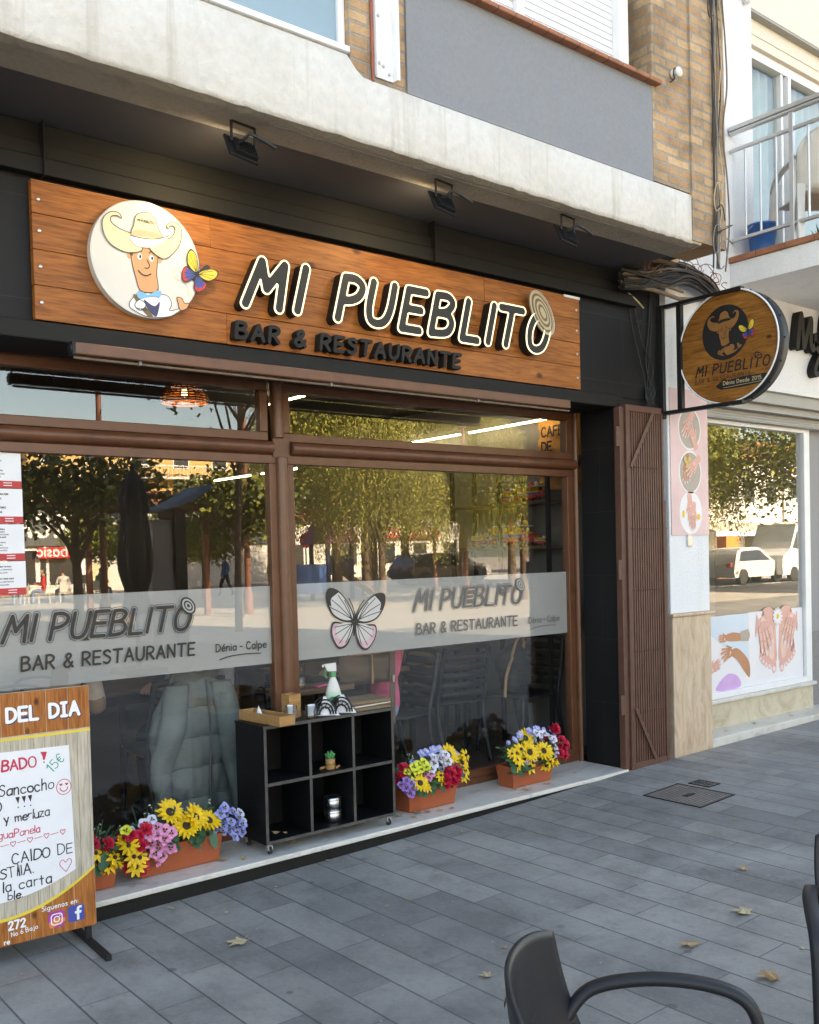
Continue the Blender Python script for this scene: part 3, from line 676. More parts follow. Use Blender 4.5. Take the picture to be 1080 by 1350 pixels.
# frosted band with its lettering (film stuck inside the panes)
fb = MB().box(-2.35, -.165, .0195, .021, .96, 1.406).box(0, 2.365, .0195, .021, .96, 1.41)
fb.build('frosted_band', M['frost'], SW)
def band_letters(x0, z0, h, x_small, h_small, z_small, xs2, decal_y=.0075):
    t = MB(); org = (x0, decal_y, z0)
    st, wd = stroke_text('MI PUEBLITO', h, 2.4, 4.6, .25, .012)
    ring = []; body = []
    for ch, s_ in st:
        a, b, c = outline(s_, 0, h/26, [h*.068, h*.125, h*.145]); body += a; ring += b+c
    t.fill(body, org, XA, ZA, 0, 0, .0008); t.fill(ring, org, XA, ZA, 1, 0, .0004)
    hx, hz = x0+wd+h*.02, z0+h*1.02                                        # woven hat on the last letter
    for i, (rx, ry) in enumerate(((.42, .3), (.34, .235), (.26, .175), (.18, .12), (.09, .06))):
        t.fill([ell(0, 0, rx*h, ry*h, 28, -.9)], (hx, decal_y-.001, hz), XA, ZA, (0, 2)[i % 2], 0, .0006*i)
    write(t, 'BAR & RESTAURANTE', h_small, h_small*.085, (x_small, decal_y, z_small), XA, ZA, 0, .0008, gap=2.6, space=5, shear=.06, wob=.015)
    write(t, 'Dénia - Calpe', h_small*.62, h_small*.045, (xs2, decal_y, z_small+.006), XA, ZA, 0, .0008, gap=2.4, space=4)
    sw_ = smooth_pts([(0, -.028, 0), (.06, -.014, 0), (.16, -.008, 0), (.26, -.012, 0)], False, 5)
    t.fill(outline([[(p.x, p.y) for p in sw_]], .0028), (xs2+.02, decal_y, z_small-.012), XA, ZA, 0, 0, .0008)
    return t
band_letters(-1.66, 1.192, .125, -1.575, .066, 1.05, -.525).build('band_lettering', [M['ink'], M['ink'], M['frost']], SW)
band_letters(.895, 1.206, .125, .913, .066, 1.05, 1.95).build('band_lettering', [M['ink_grey'], M['ink_grey'], M['frost']], SW)
def butterfly(mb, c, sx, sz, y, wing_a, wing_b, dark, light=None, rot=0, wing_c=None, tips=True):
    """spread butterfly as flat print: dark wing outlines, pale cells, veins, dark wing tips"""
    cs, sn = math.cos(rot), math.sin(rot); ux = Vector((cs, 0, sn))*sx; uy = Vector((-sn, 0, cs))*sz; o = Vector((c[0], y, c[1])); wing_c = wing_b if wing_c is None else wing_c
    up = [(.02, .05), (.2, .5), (.6, .95), (.95, 1.0), (.98, .6), (.75, .15), (.34, -.04)]; lo = [(.02, -.02), (.35, -.07), (.72, -.08), (.74, -.5), (.48, -.92), (.2, -.8), (.05, -.35)]
    for s_ in (-1, 1):
        f_ = lambda P, q=1.0: [(s_*((x-.5)*q+.5 if q < 1 else x), (z-zc)*q+zc if q < 1 else z) for x, z in P]
        zc = .45; mb.fill([f_(sm2(up))], o, ux, uy, dark, 0, .0006); mb.fill([f_(sm2(up), .87)], o, ux, uy, wing_a, 0, .0011)
        if tips: mb.fill([f_(sm2([(.62, .93), (.95, .98), (.97, .62), (.82, .42), (.84, .68)], 5))], o, ux, uy, dark, 0, .0014)
        for tx, tz in ((.9, .42), (.86, .68), (.66, .86), (.42, .7)): mb.fill(outline([[(s_*.1, .06), (s_*tx*.6, tz*.6+.02), (s_*tx*.95, tz*.95)]], .013), o, ux, uy, dark, 0, .0016)
        zc = -.45; mb.fill([f_(sm2(lo))], o, ux, uy, dark, 0, .0005); mb.fill([f_(sm2(lo), .86)], o, ux, uy, wing_b, 0, .0009)
        mb.fill([f_(sm2([(.08, -.08), (.5, -.12), (.62, -.3), (.46, -.62), (.16, -.58)], 5))], o, ux, uy, wing_c, 0, .0012)
        for tx, tz in ((.7, -.25), (.66, -.5), (.5, -.8), (.28, -.78)): mb.fill(outline([[(s_*.08, -.08), (s_*tx*.6, tz*.55-.03), (s_*tx*.94, tz*.94)]], .012), o, ux, uy, dark, 0, .0016)
        an = smooth_pts([(0, .15, 0), (s_*.12, .5, 0), (s_*.26, .74, 0)], False, 4)
        mb.fill(outline([[(p.x, p.y) for p in an]], .013), o, ux, uy, dark, 0, .0018)
    mb.fill([sm2([(0, .25), (.04, .1), (.036, -.3), (0, -.5), (-.036, -.3), (-.04, .1)])], o, ux, uy, light if light is not None else dark, 0, .002)
bt = MB(); butterfly(bt, (.425, 1.165), .225, .185, .0085, 1, 3, 0, None, -.12, 1)
bt.build('butterfly_decal', [M['ink'], pm('pale_film', (.52, .5, .48, 1), .5, .05, 6), M['frost'], pm('pink_film', (.55, .36, .4, 1), .5, .25, 20)], SW)
# ------------------------------------------------------------------ white neighbour building with the nail salon
NB = thing('salon_building', 'white rendered neighbour house with a balcony above a nail salon window', 'building')
pn = lambda mb, name, mat, parent=NB, **kw: mb.build(name, mat, parent, **kw)
pn(MB().box(3.052, 3.556, -.40, .3, 1.07, 2.70), 'pillar', M['white'], bevel=.004)
pn(MB().box(3.056, 3.55, -.412, .3, -.1, 1.045), 'travertine_base', M['travertine'], bevel=.004)
pn(MB().box(3.04, 3.585, -.432, .3, 1.046, 1.069), 'base_moulding', M['travertine'], bevel=.006)
wl = MB().box(3.052, 12, -.40, 0, 2.86, 3.53).box(2.832, 12, -.4005, 0, 3.5301, 3.64).box(2.832, 4.27, -.401, 0, 3.641, 14).box(7.2, 12, -.401, 0, 3.641, 14).box(3.052, 3.556, -.3995, 0, 2.701, 2.859)
pn(wl, 'wall', M['white'])
pn(MB().box(4.2705, 7.1995, -.402, 0, 5.95, 14), 'upper_wall', M['cream'])
pn(MB().box(4.271, 7.199, -.398, -.262, 5.93, 5.949), 'lintel', M['rough_grey'])
pn(MB().box(4.271, 7.199, -.335, -.262, 5.72, 5.929).box(4.271, 7.199, -.342, -.336, 5.80, 5.805), 'shutter_box', M['cream'], bevel=.004)
bw = pn(MB().box(4.272, 7.198, -.30, -.22, 5.64, 5.719).box(4.272, 4.285, -.3, -.22, 3.87, 5.639).box(4.905, 4.94, -.29, -.22, 3.87, 5.639).box(4.985, 5.03, -.315, -.22, 3.87, 5.639).box(7.15, 7.198, -.3, -.22, 3.87, 5.639), 'balcony_window', M['alu_white'], bevel=.004)
MB().box(4.285, 7.15, -.252, -.246, 3.87, 5.64).build('glass_pane', M['glass_up'], bw)
cu_m = MB().grid(lambda u, v: Vector((4.28+u*2.9, -.16+.025*math.sin(u*150)+.012*math.sin(u*61), 3.87+v*1.8)), 260, 2); cu_m.build('curtain', M['curtain'], bw)
pn(MB().box(3.06, 12, 8, 8.3, -.1, 14).box(11.7, 12, .01, 7.99, -.1, 14).box(3.06, 12, .01, 7.99, 13.8, 14).box(3.06, 11.69, .011, 7.98, 3.2, 3.5).box(3.06, 11.69, .02, .03, 3.51, 13.79), 'house_shell', M['white'])
# balcony
pn(MB().box(3.905, 9, -1.5, -.4005, 3.63, 3.815), 'balcony_slab', M['white'], bevel=.004)
tl = MB()
for i in range(5): tl.box(3.885, 4.1, -.4+-.24*(i+1)+.003, -.4-.24*i-.0005, 3.816, 3.862)
for i in range(24): tl.box(4.103+i*.24, 4.34+i*.24, -1.52, -1.34, 3.8162, 3.8615)
tl.box(4.1005, 9, -1.34, -.4015, 3.8155, 3.85)
pn(tl, 'balcony_tile', M['terracotta'], bevel=.004)
rl = MB().box(3.90, 3.96, -1.45, -.41, 4.852, 4.885).box(3.907, 3.953, -1.45, -.41, 4.828, 4.848).box(3.915, 3.945, -1.45, -.41, 4.69, 4.715).box(3.915, 3.945, -1.45, -.41, 3.985, 4.01)
rl.box(3.961, 9, -1.45, -1.39, 4.852, 4.885).box(3.961, 9, -1.44, -1.41, 4.69, 4.715).box(3.961, 9, -1.44, -1.41, 3.985, 4.01)
RL = pn(rl, 'balcony_railing', M['alu'], bevel=.003)
for y in (-.536, -.666, -.80, -1.062, -1.19, -1.31):
    MB().tube([(3.93, y, 4.011), (3.93, y, 4.689)], .0095, 10).build('baluster', M['alu'], RL)
for y in (-.93, -1.425): MB().box(3.912, 3.949, y-.0185, y+.0185, 3.863, 4.826).build('post', M['alu'], RL, bevel=.003)
for i in range(28): MB().tube([(4.1+i*.14, -1.425, 4.011), (4.1+i*.14, -1.425, 4.689)], .0095, 8).build('baluster', M['alu'], RL)
# salon shop window
sw = MB().box(3.557, 5.42, -.17, -.09, .30, .352).box(5.42, 5.475, -.172, -.09, .30, 2.62).box(5.478, 5.53, -.165, -.09, .30, 2.62).box(3.557, 3.62, -.172, -.09, .353, 2.62).box(3.62, 5.42, -.17, -.09, 2.585, 2.62)
SN = pn(sw, 'salon_window', M['alu_white'], bevel=.004)
MB().box(3.62, 5.42, -.136, -.13, .352, 2.585).build('glass_pane', M['glass_salon'], SN)
sb = MB().box(3.557, 7, -.23, -.08, 2.6205, 2.70).box(3.557, 7, -.30, -.08, 2.702, 2.76).box(3.557, 7, -.36, -.08, 2.762, 2.858)
for i in range(3): sb.box(3.557, 7, -.236-.0006*i, -.2305, 2.63+.022*i, 2.645+.022*i)
pn(sb, 'shutter_housing', pm('taupe_shutter_housing', (.36, .35, .32, 1), .55, .12, 4, kind='Position'), bevel=.004)
pn(MB().box(3.557, 5.545, -.20, .1, .268, .299), 'window_sill', M['marble'], bevel=.005)
pn(MB().box(3.557, 5.535, -.165, .1, .05, .267), 'plinth', M['marble_warm'])
pn(MB().box(3.557, 7.5, -.405, .1, -.1, .058), 'door_step', M['marble'], bevel=.006)
pn(MB().box(5.55, 7, -.13, -.05, .75, 2.62), 'grey_cladding', pm('grey_cladding_paint', (.25, .25, .255, 1), .6, .08, 3)); pn(MB().box(5.55, 7, -.135, -.05, .06, .749), 'grey_skirting', pm('speckled_grey_stone', (.18, .18, .185, 1), .5, .4, 60)) 
pn(MB().box(3.557, 11, 2.5, 2.6, .06, 3.2).box(3.557, 11, -.04, 2.49, 3.1, 3.19).box(8, 8.1, -.04, 2.49, .06, 3.09).box(3.557, 7.99, .101, 2.49, .04, .06), 'salon_room', pm('salon_beige_wall', (.42, .41, .34, 1), .8, .06, 2))
pn(MB().box(3.265, 3.32, -.415, -.4005, 1.575, 1.66), 'wall_socket', M['alu'], bevel=.004)
mb = MB().box(3.297, 3.316, -.4165, -.4155, 1.61, 1.652, 0).box(3.273, 3.286, -.4165, -.4155, 1.6, 1.63, 1)
# balcony things
def lathe_thing(name, label, cat, mat, prof, loc, bev=0, **kw):
    o = MB().lathe(prof, (0, 0, 0), 28).build(name, mat); o.location = loc; return tag(o, label, cat, **kw)
bk = thing('bucket', 'blue plastic bucket on the tiled edge of the balcony', 'bucket', (4.12, -.56, 3.862))
MB().lathe([(.085, 0), (.115, .235), (.122, .237), (.122, .255), (.112, .255), (.082, .01), (0, .008)], n=28).build('body', M['bucket'], bk)
MB().tube([(.118*math.cos(a), .118*math.sin(a), .24-.05*math.sin(a/1)) for a in [math.pi*i/14 for i in range(15)]], .004, 6).build('handle', M['alu'], bk)
yb = thing('flower_pot', 'small yellow painted pot standing on the balcony floor behind the railing', 'pot', (4.72, -.74, 3.8505))
MB().lathe([(.09, 0), (.11, .2), (.115, .2), (.115, .24), (.10, .24), (.09, .2), (0, .19)], n=20).build('body', M['petal_y'], yb)
gp = MB()
for i in range(26):
    a = rng.uniform(0, 6.28); t_ = rng.uniform(.05, .12); b = Vector((0, 0, .18)); e = b+Vector((math.cos(a)*t_, math.sin(a)*t_, rng.uniform(.08, .16))); sd = Vector((-math.sin(a), math.cos(a), 0))*.012
    gp.add([b, (b+e)/2+sd, e, (b+e)/2-sd], [(0, 1, 2, 3)])
gp.build('foliage', M['leaf'], yb)
def garden_chair():
    t = thing('garden_chair', 'aged white plastic armchair seen through the balcony railing', 'chair', (4.33, -.93, 3.8505), rad(143))
    def back(u, v):
        a = (u-.5)*2.5; r = .27+.03*v; return Vector((math.sin(a)*r, .22-math.cos(a)*r*.55-.1+.16*v, .40+v*(.44-.10*abs(u-.5)*2)))
    b = MB().grid(lambda u, v: Vector(((u-.5)*.54*(1+.12*v), .22+.12*v+.07*(1-(2*u-1)**2)-.05, .40+v*(.44-.16*(2*u-1)**4))), 14, 8)
    b.build('backrest', M['chair_white'], t, solid=.012)
    MB().grid(lambda u, v: Vector(((u-.5)*.48, -.22+v*.44, .41-.015*math.sin(math.pi*v)-.01*math.sin(math.pi*u))), 10, 8).build('seat', M['chair_white'], t, solid=.014)
    for s_ in (-1, 1):
        MB().grid(lambda u, v: Vector((s_*(.27+.025*math.sin(math.pi*u))+(v-.5)*.05, -.24+u*.5, .60+.05*u-.07*max(0, .15-u)*6)), 10, 3).build('armrest', M['chair_white'], t, solid=.014)
        for y0, y1, zt in ((-.22, -.27, .6), (.2, .3, .45)):
            MB().add(*frustum((s_*.25, y0, zt), (s_*.29, y1, 0), .035, .022)).build('leg', M['chair_white'], t, bevel=.006)
    return t
def frustum(p0, p1, r0, r1):
    vs = [(p[0]+a*r, p[1]+b*r, p[2]) for p, r in ((p1, r1), (p0, r0)) for a, b in ((-1, -1), (1, -1), (1, 1), (-1, 1))]
    return vs, [(3, 2, 1, 0), (4, 5, 6, 7)]+[(i, (i+1) % 4, 4+(i+1) % 4, 4+i) for i in range(4)]
garden_chair()

# ------------------------------------------------------------------ nail salon posters (flat prints)
def hand_print(mb, o, ux, uy, s, rot, skin, fold, nail, spread=.16, layer=0, mir=1, wl=1.1):
    """printed picture of a hand: palm, four fingers of different lengths, thumb, nails and folds"""
    c, sn = math.cos(rot), math.sin(rot); T = lambda P: [(s*(mir*x*c-y*sn), s*(mir*x*sn+y*c)) for x, y in P]
    L = .0003; k0 = layer
    mb.fill([T(sm2([(-.26, -wl), (.2, -wl), (.27, -min(.5, wl*.8)), (.34, 0), (.3, .32), (-.3, .32), (-.34, -.1), (-.3, -min(.55, wl*.8))]))], o, ux, uy, skin, 0, .0012+L*k0)
    for i, (bx, ln, an) in enumerate(((-.27, .62, 1.5), (-.09, .82, .5), (.09, .86, -.5), (.26, .7, -1.4))):
        a = an*spread; dx, dy = -math.sin(a), math.cos(a); w0 = .095; q = lambda t_, w_: [(bx+dx*t_*ln-dy*w_, .2+dy*t_*ln+dx*w_)]
        F = q(-.3, w0)+q(.3, w0)+q(.6, w0*.95)+q(.9, w0*.7)+q(1.02, 0)+q(.9, -w0*.7)+q(.6, -w0*.95)+q(.3, -w0)+q(-.3, -w0)
        D_ = [(bx+(x-bx)*1.0+(.02 if mir > 0 else -.02), y-.012) for x, y in F]; mb.fill([T(sm2(D_, 3))], o, ux, uy, fold, 0, .00135+L*(k0+i))
        mb.fill([T(sm2(F, 3))], o, ux, uy, skin, 0, .0015+L*(k0+i))
        H_ = q(0, .01)+q(.4, .045)+q(.78, .03)+q(.8, -.0)+q(.4, -.012)+q(0, -.02); mb.fill([T(sm2(H_, 3))], o, ux, uy, 11, 0, .00165+L*(k0+i))
        N = q(.84, .05)+q(1.0, .048)+q(1.1, 0)+q(1.0, -.048)+q(.84, -.05)
        mb.fill([T(sm2(N, 3))], o, ux, uy, nail, 0, .0018+L*(k0+i))
        for t_ in (.0, .42, .47): mb.fill([T(q(t_, w0*.7)+q(t_+.012, 0)+q(t_, -w0*.7)+q(t_-.014, 0))], o, ux, uy, fold, 0, .0018+L*(k0+i))
        if i < 3:
            e = bx+.09; mb.fill([T([(e-.008, .15), (e+.008, .15), (e+.012+dx*.5, .55), (e-.006+dx*.5, .55)])], o, ux, uy, fold, 0, .0019+L*(k0+i))
    mb.fill([T(sm2([(-.22, -.05), (-.1, .2), (.12, .2), (.16, 0), (.0, -.3)], 4))], o, ux, uy, 11, 0, .00135+L*k0)
    mb.fill([T(sm2([(.26, -.5), (.42, -.2), (.56, .05), (.6, .22), (.52, .24), (.4, .08), (.28, .0)], 4))], o, ux, uy, skin, 0, .0014+L*k0)
    mb.fill([T(sm2([(.54, .1), (.585, .2), (.56, .24), (.52, .18)], 3))], o, ux, uy, nail, 0, .0018+L*k0)
PM = [M['poster_pink'], M['poster_white'], M['poster_grey'], M['skin_a'], M['skin_b'], M['skin_line'], M['nail'], M['gold_print'], M['poster_blue'], M['petal_y'], M['lilac'], M['print_light']]
p = MB(); p.box(3.073, 3.55, -.408, -.4006, 1.66, 2.765)
o3 = (3.315, -.408, 0)
for i, (zc, b_) in enumerate(((2.47, 2), (2.14, 1), (1.83, 1))):
    oz = (3.315, -.408, zc)
    p.fill([ell(0, 0, .145, .163, 40)], oz, XA, ZA, 1, 0, .0004); p.fill([ell(0, 0, .133, .15, 40)], oz, XA, ZA, (2, 2, 1)[i], 0, .0007)
hand_print(p, (3.30, -.408, 2.5), XA, ZA, .105, 2.6, 3, 5, 6, .15, 0); hand_print(p, (3.35, -.408, 2.42), XA, ZA, .1, .5, 3, 5, 6, .1, 6)
hand_print(p, (3.27, -.408, 2.16), XA, ZA, .1, 3.05, 4, 5, 6, .2, 0); hand_print(p, (3.35, -.408, 2.19), XA, ZA, .1, 2.2, 3, 5, 6, .2, 6, -1)
for q in ((3.25, 2.23), (3.3, 2.235), (3.28, 2.2)): p.fill([ell(0, 0, .022, .026, 14)], (q[0], -.408, q[1]), XA, ZA, 7, 0, .006)
hand_print(p, (3.31, -.408, 1.86), XA, ZA, .105, 3.3, 3, 5, 6, .14, 0); hand_print(p, (3.34, -.408, 1.8), XA, ZA, .1, 3.0, 3, 5, 6, .1, 6, -1)
p.fill([ell(0, 0, .018, .03, 12)], (3.22, -.408, 1.82), XA, ZA, 9, 0, .0012).fill([ell(0, 0, .02, .024, 12)], (3.415, -.408, 1.8), XA, ZA, 9, 0, .0012)
tag(p.build('nail_poster', PM), 'tall pink poster with three oval pictures of manicured hands on the white pillar', 'poster')
p = MB(); p.box(3.625, 4.51, -.1415, -.1365, .353, .985, 1)
for P_, m_, l_ in (([(3.9, .55), (4.5, .55), (4.5, .984), (3.9, .984)], 8, 1), (sm2([(3.63, .36), (4.5, .36), (4.5, .45), (4.32, .58), (4.1, .74), (3.8, .84)], 4), 1, 2), (sm2([(4.02, .36), (4.36, .36), (4.34, .45), (4.2, .49), (4.06, .43)], 4), 10, 3)): p.fill([P_], (0, -.1415, 0), XA, ZA, m_, 0, .0003*l_)
p.fill([sm2([(4.2, .66), (4.3, .7), (4.4, .66), (4.51, .56), (4.51, .43), (4.42, .5), (4.32, .6)], 5)], (0, -.1415, 0), XA, ZA, 4, 0, .0022)
p.fill([sm2([(4.1, .80), (4.25, .835), (4.4, .82), (4.51, .83), (4.51, .76), (4.38, .755), (4.2, .765)], 5)], (0, -.1415, 0), XA, ZA, 4, 0, .0014)
p.fill([[(4.38, .835), (4.508, .85), (4.508, .745), (4.39, .75)]], (0, -.1415, 0), XA, ZA, 2, 0, .0016)
hand_print(p, (4.2, -.1415, .665), XA, ZA, .125, 1.75, 4, 5, 6, .2, 6, 1, .4); hand_print(p, (4.13, -.1415, .79), XA, ZA, .085, 1.5, 4, 5, 6, .1, 3, 1, .4)
hand_print(p, (3.98, -.1415, .56), XA, ZA, .11, -1.2, 3, 5, 6, .1, 2, -1)
tag(p.build('manicure_poster', PM), 'window poster of a tanned arm and hand having a manicure over a lilac cushion', 'poster')
p = MB(); p.box(4.512, 5.405, -.1418, -.1366, .353, .99, 1)
FO = (0, -.1418, 0)
for s_, cx in ((-1, 4.85), (1, 5.09)):                                    # two bare feet, toes down
    p.fill([sm2([(cx-s_*.09, .52), (cx-s_*.1, .7), (cx-s_*.06, .99), (cx+s_*.12, .99), (cx+s_*.15, .75), (cx+s_*.17, .62), (cx+s_*.12, .52)], 5)], FO, XA, ZA, 3, 0, .0004)
    p.fill([sm2([(cx-s_*.05, .56), (cx-s_*.06, .72), (cx-s_*.02, .85), (cx+s_*.04, .8), (cx+s_*.03, .6)], 5)], FO, XA, ZA, 11, 0, .0006); p.fill([sm2([(cx+s_*.1, .56), (cx+s_*.12, .75), (cx+s_*.09, .95), (cx+s_*.12, .98), (cx+s_*.15, .75), (cx+s_*.165, .62)], 5)], FO, XA, ZA, 5, 0, .00055)
    for i, (dx, dz, r) in enumerate(((-.055, .49, .042), (.02, .515, .03), (.07, .535, .028), (.115, .56, .026), (.155, .59, .024))):
        p.fill([ell(cx+s_*dx, dz, r, r*1.5, 18)], FO, XA, ZA, 3, 0, .0007+.0002*i); p.fill([ell(cx+s_*dx, dz-r*.55, r*.62, r*.6, 14)], FO, XA, ZA, 6, 0, .0018)
hand_print(p, (4.74, -.1418, .87), XA, ZA, .25, 3.45, 3, 5, 6, .12, 8, 1, .3); hand_print(p, (5.2, -.1418, .88), XA, ZA, .23, 2.75, 3, 5, 6, .1, 8, -1, .3)
for i in range(13):
    a = 6.283*i/13; p.fill([ell(.05*math.cos(a), .05*math.sin(a), .034, .013, 12, a)], (4.97, -.1418, .93), XA, ZA, 1, 0, .0058+.00005*i)
p.fill([ell(0, 0, .022, .024, 16)], (4.97, -.1418, .93), XA, ZA, 9, 0, .007)
tag(p.build('pedicure_poster', PM), 'window poster of bare feet and two hands with a white daisy', 'poster')
# script lettering of the salon, black raised letters
sl_ = thing('salon_lettering', 'black raised script lettering on the white wall beside the round wooden sign', 'sign', (4.80, -.402, 3.36)); sl_.scale = (.88, 1, .88)
def raised(parent, name, strokes, r, mats, depth, org, ux=XA, uy=ZA, edge=0):
    lp = outline(strokes, r, r/3); o = MB().fill(lp, org, ux, uy, 0, depth, 0)
    ob = o.build(name, mats, parent); return ob, lp
s1 = [[(q.x, q.y) for q in smooth_pts([(0, -.12, 0), (.06, .16, 0), (.09, .17, 0), (.11, -.05, 0), (.13, -.1, 0), (.24, .15, 0), (.27, .14, 0), (.25, -.05, 0), (.29, -.12, 0), (.34, -.06, 0)], False, 6)]]
s2 = [[(q.x, q.y) for q in smooth_pts([(.34, .02, 0), (.35, -.08, 0), (.41, -.12, 0), (.47, -.02, 0), (.49, .04, 0)], False, 6)], [(q.x, q.y) for q in smooth_pts([(.5, .06, 0), (.49, -.12, 0), (.44, -.3, 0), (.36, -.36, 0), (.33, -.31, 0), (.40, -.2, 0), (.52, -.1, 0)], False, 6)]]
raised(sl_, 'letter', s1, .03, M['letter_side'], .07, (0, 0, 0)); raised(sl_, 'letter', s2, .026, M['letter_side'], .07, (0, 0, 0))
hd = thing('salon_emblem', 'black oval emblem beside the script lettering on the white wall', 'sign', (5.42, -.402, 3.42))
MB().fill([ell(0, 0, .17, .27, 36)], (0, 0, 0), XA, ZA, 0, .07).build('plate', M['letter_side'], hd)
MB().fill([ell(.02, 0, .12, .21, 36)], (0, 0, 0), XA, ZA, 0, .004, .0705).build('face', M['red'], hd)

# ------------------------------------------------------------------ main fascia sign
SG = thing('restaurant_sign', 'long orange timber sign reading MI PUEBLITO in outlined black letters', 'sign', (0, 0, 0))
zs = [2.662, 2.818, 2.977, 3.137, 3.288]; js = [[-.62], [.35], [1.05], [-.7, 1.2]]
r_ = random.Random(3)
for i in range(4):
    xs = [-1.585]+js[i]+[2.094]
    for a, b in zip(xs[:-1], xs[1:]):
        MB().box(a+.0008, b-.0008, -.3915+r_.uniform(-.0012, .0012), -.3545, zs[i]+.001, zs[i+1]-.001).build('plank', M['pine'], SG, bevel=.0025)
sc = MB()
for x in (-1.555, 2.06):
    for z in (2.74, 2.9, 3.06, 3.2): sc.lathe([(.009, 0), (.009, -.004), (.006, -.006), (0, -.006)], (x, -.3925, z), 10, 0, True, 'y')
sc.build('screw', M['alu'], SG); MB().box(1.93, 2.09, -.404, -.392, 3.27, 3.288).build('led_driver', M['alu_white'], SG, bevel=.003)
LET = [('M', -.55, 8.2, .2), ('I', -.243, .4, .01), ('P', .022, 5.6, .125), ('U', .215, 6.2, .15), ('E', .468, 5.4, .13), ('B', .69, 6, .145), ('L', .936, 5.2, .125), ('I', 1.148, .4, .01), ('T', 1.215, 7, .19), ('O', 1.498, 7, .16)]
for ch, x0, wd, w_ in LET:
    h = .228; sx = w_/wd; st = [[(px*sx+.27*py*h/10, py*h/10) for px, py in q] for q in GL[ch][1]]
    org = (x0, -.392, 2.866+r_.uniform(-.004, .004)); lp = outline(st, .0285, .005)
    L_ = MB().fill(lp, org, XA, ZA, 0, .068).build('letter', M['letter_side'], SG)
    MB().fill(outline(st, .0235, .005), org, XA, ZA, 0, .003, .0685).build('letter_face', M['letter_face'], L_)
    nl = MB()
    for q in outline(st, .0268, .005): nl.tube([(org[0]+a, org[1]-.0705, org[2]+b) for a, b in q], .0048, 6, 0, True)
    nl.build('light_line', M['neon'], L_)
st, wd = stroke_text('BAR & RESTAURANTE', .078, 3.6, 6.6, .1, .02); kx = 1.53/wd
for ch, q in st:
    q = [[(a*kx, b) for a, b in s_] for s_ in q]
    MB().fill(outline(q, .0098, .0032), (-.598, -.392, 2.69), XA, ZA, 0, .052).build('letter', M['letter_side'], SG)
ht = MB()
for i, (a, b) in enumerate(((.152, .082), (.135, .071), (.118, .06), (.1, .05), (.08, .04), (.06, .029), (.04, .018))):
    ht.fill([ell(0, 0, a, b, 40, rad(-56))], (1.645, -.452, 3.11), XA, ZA, (1, 0)[i % 2], .012 if i == 0 else .0015, .012*(i > 0)+.0012*i)
ht.tube([(1.645+x, -.468, 3.11+z) for x, z in ell(0, 0, .153, .083, 48, rad(-56))], .003, 6, 2, True)
ht.build('woven_hat', [M['brown_print'], M['cream_dark'], M['white_plastic']], SG)
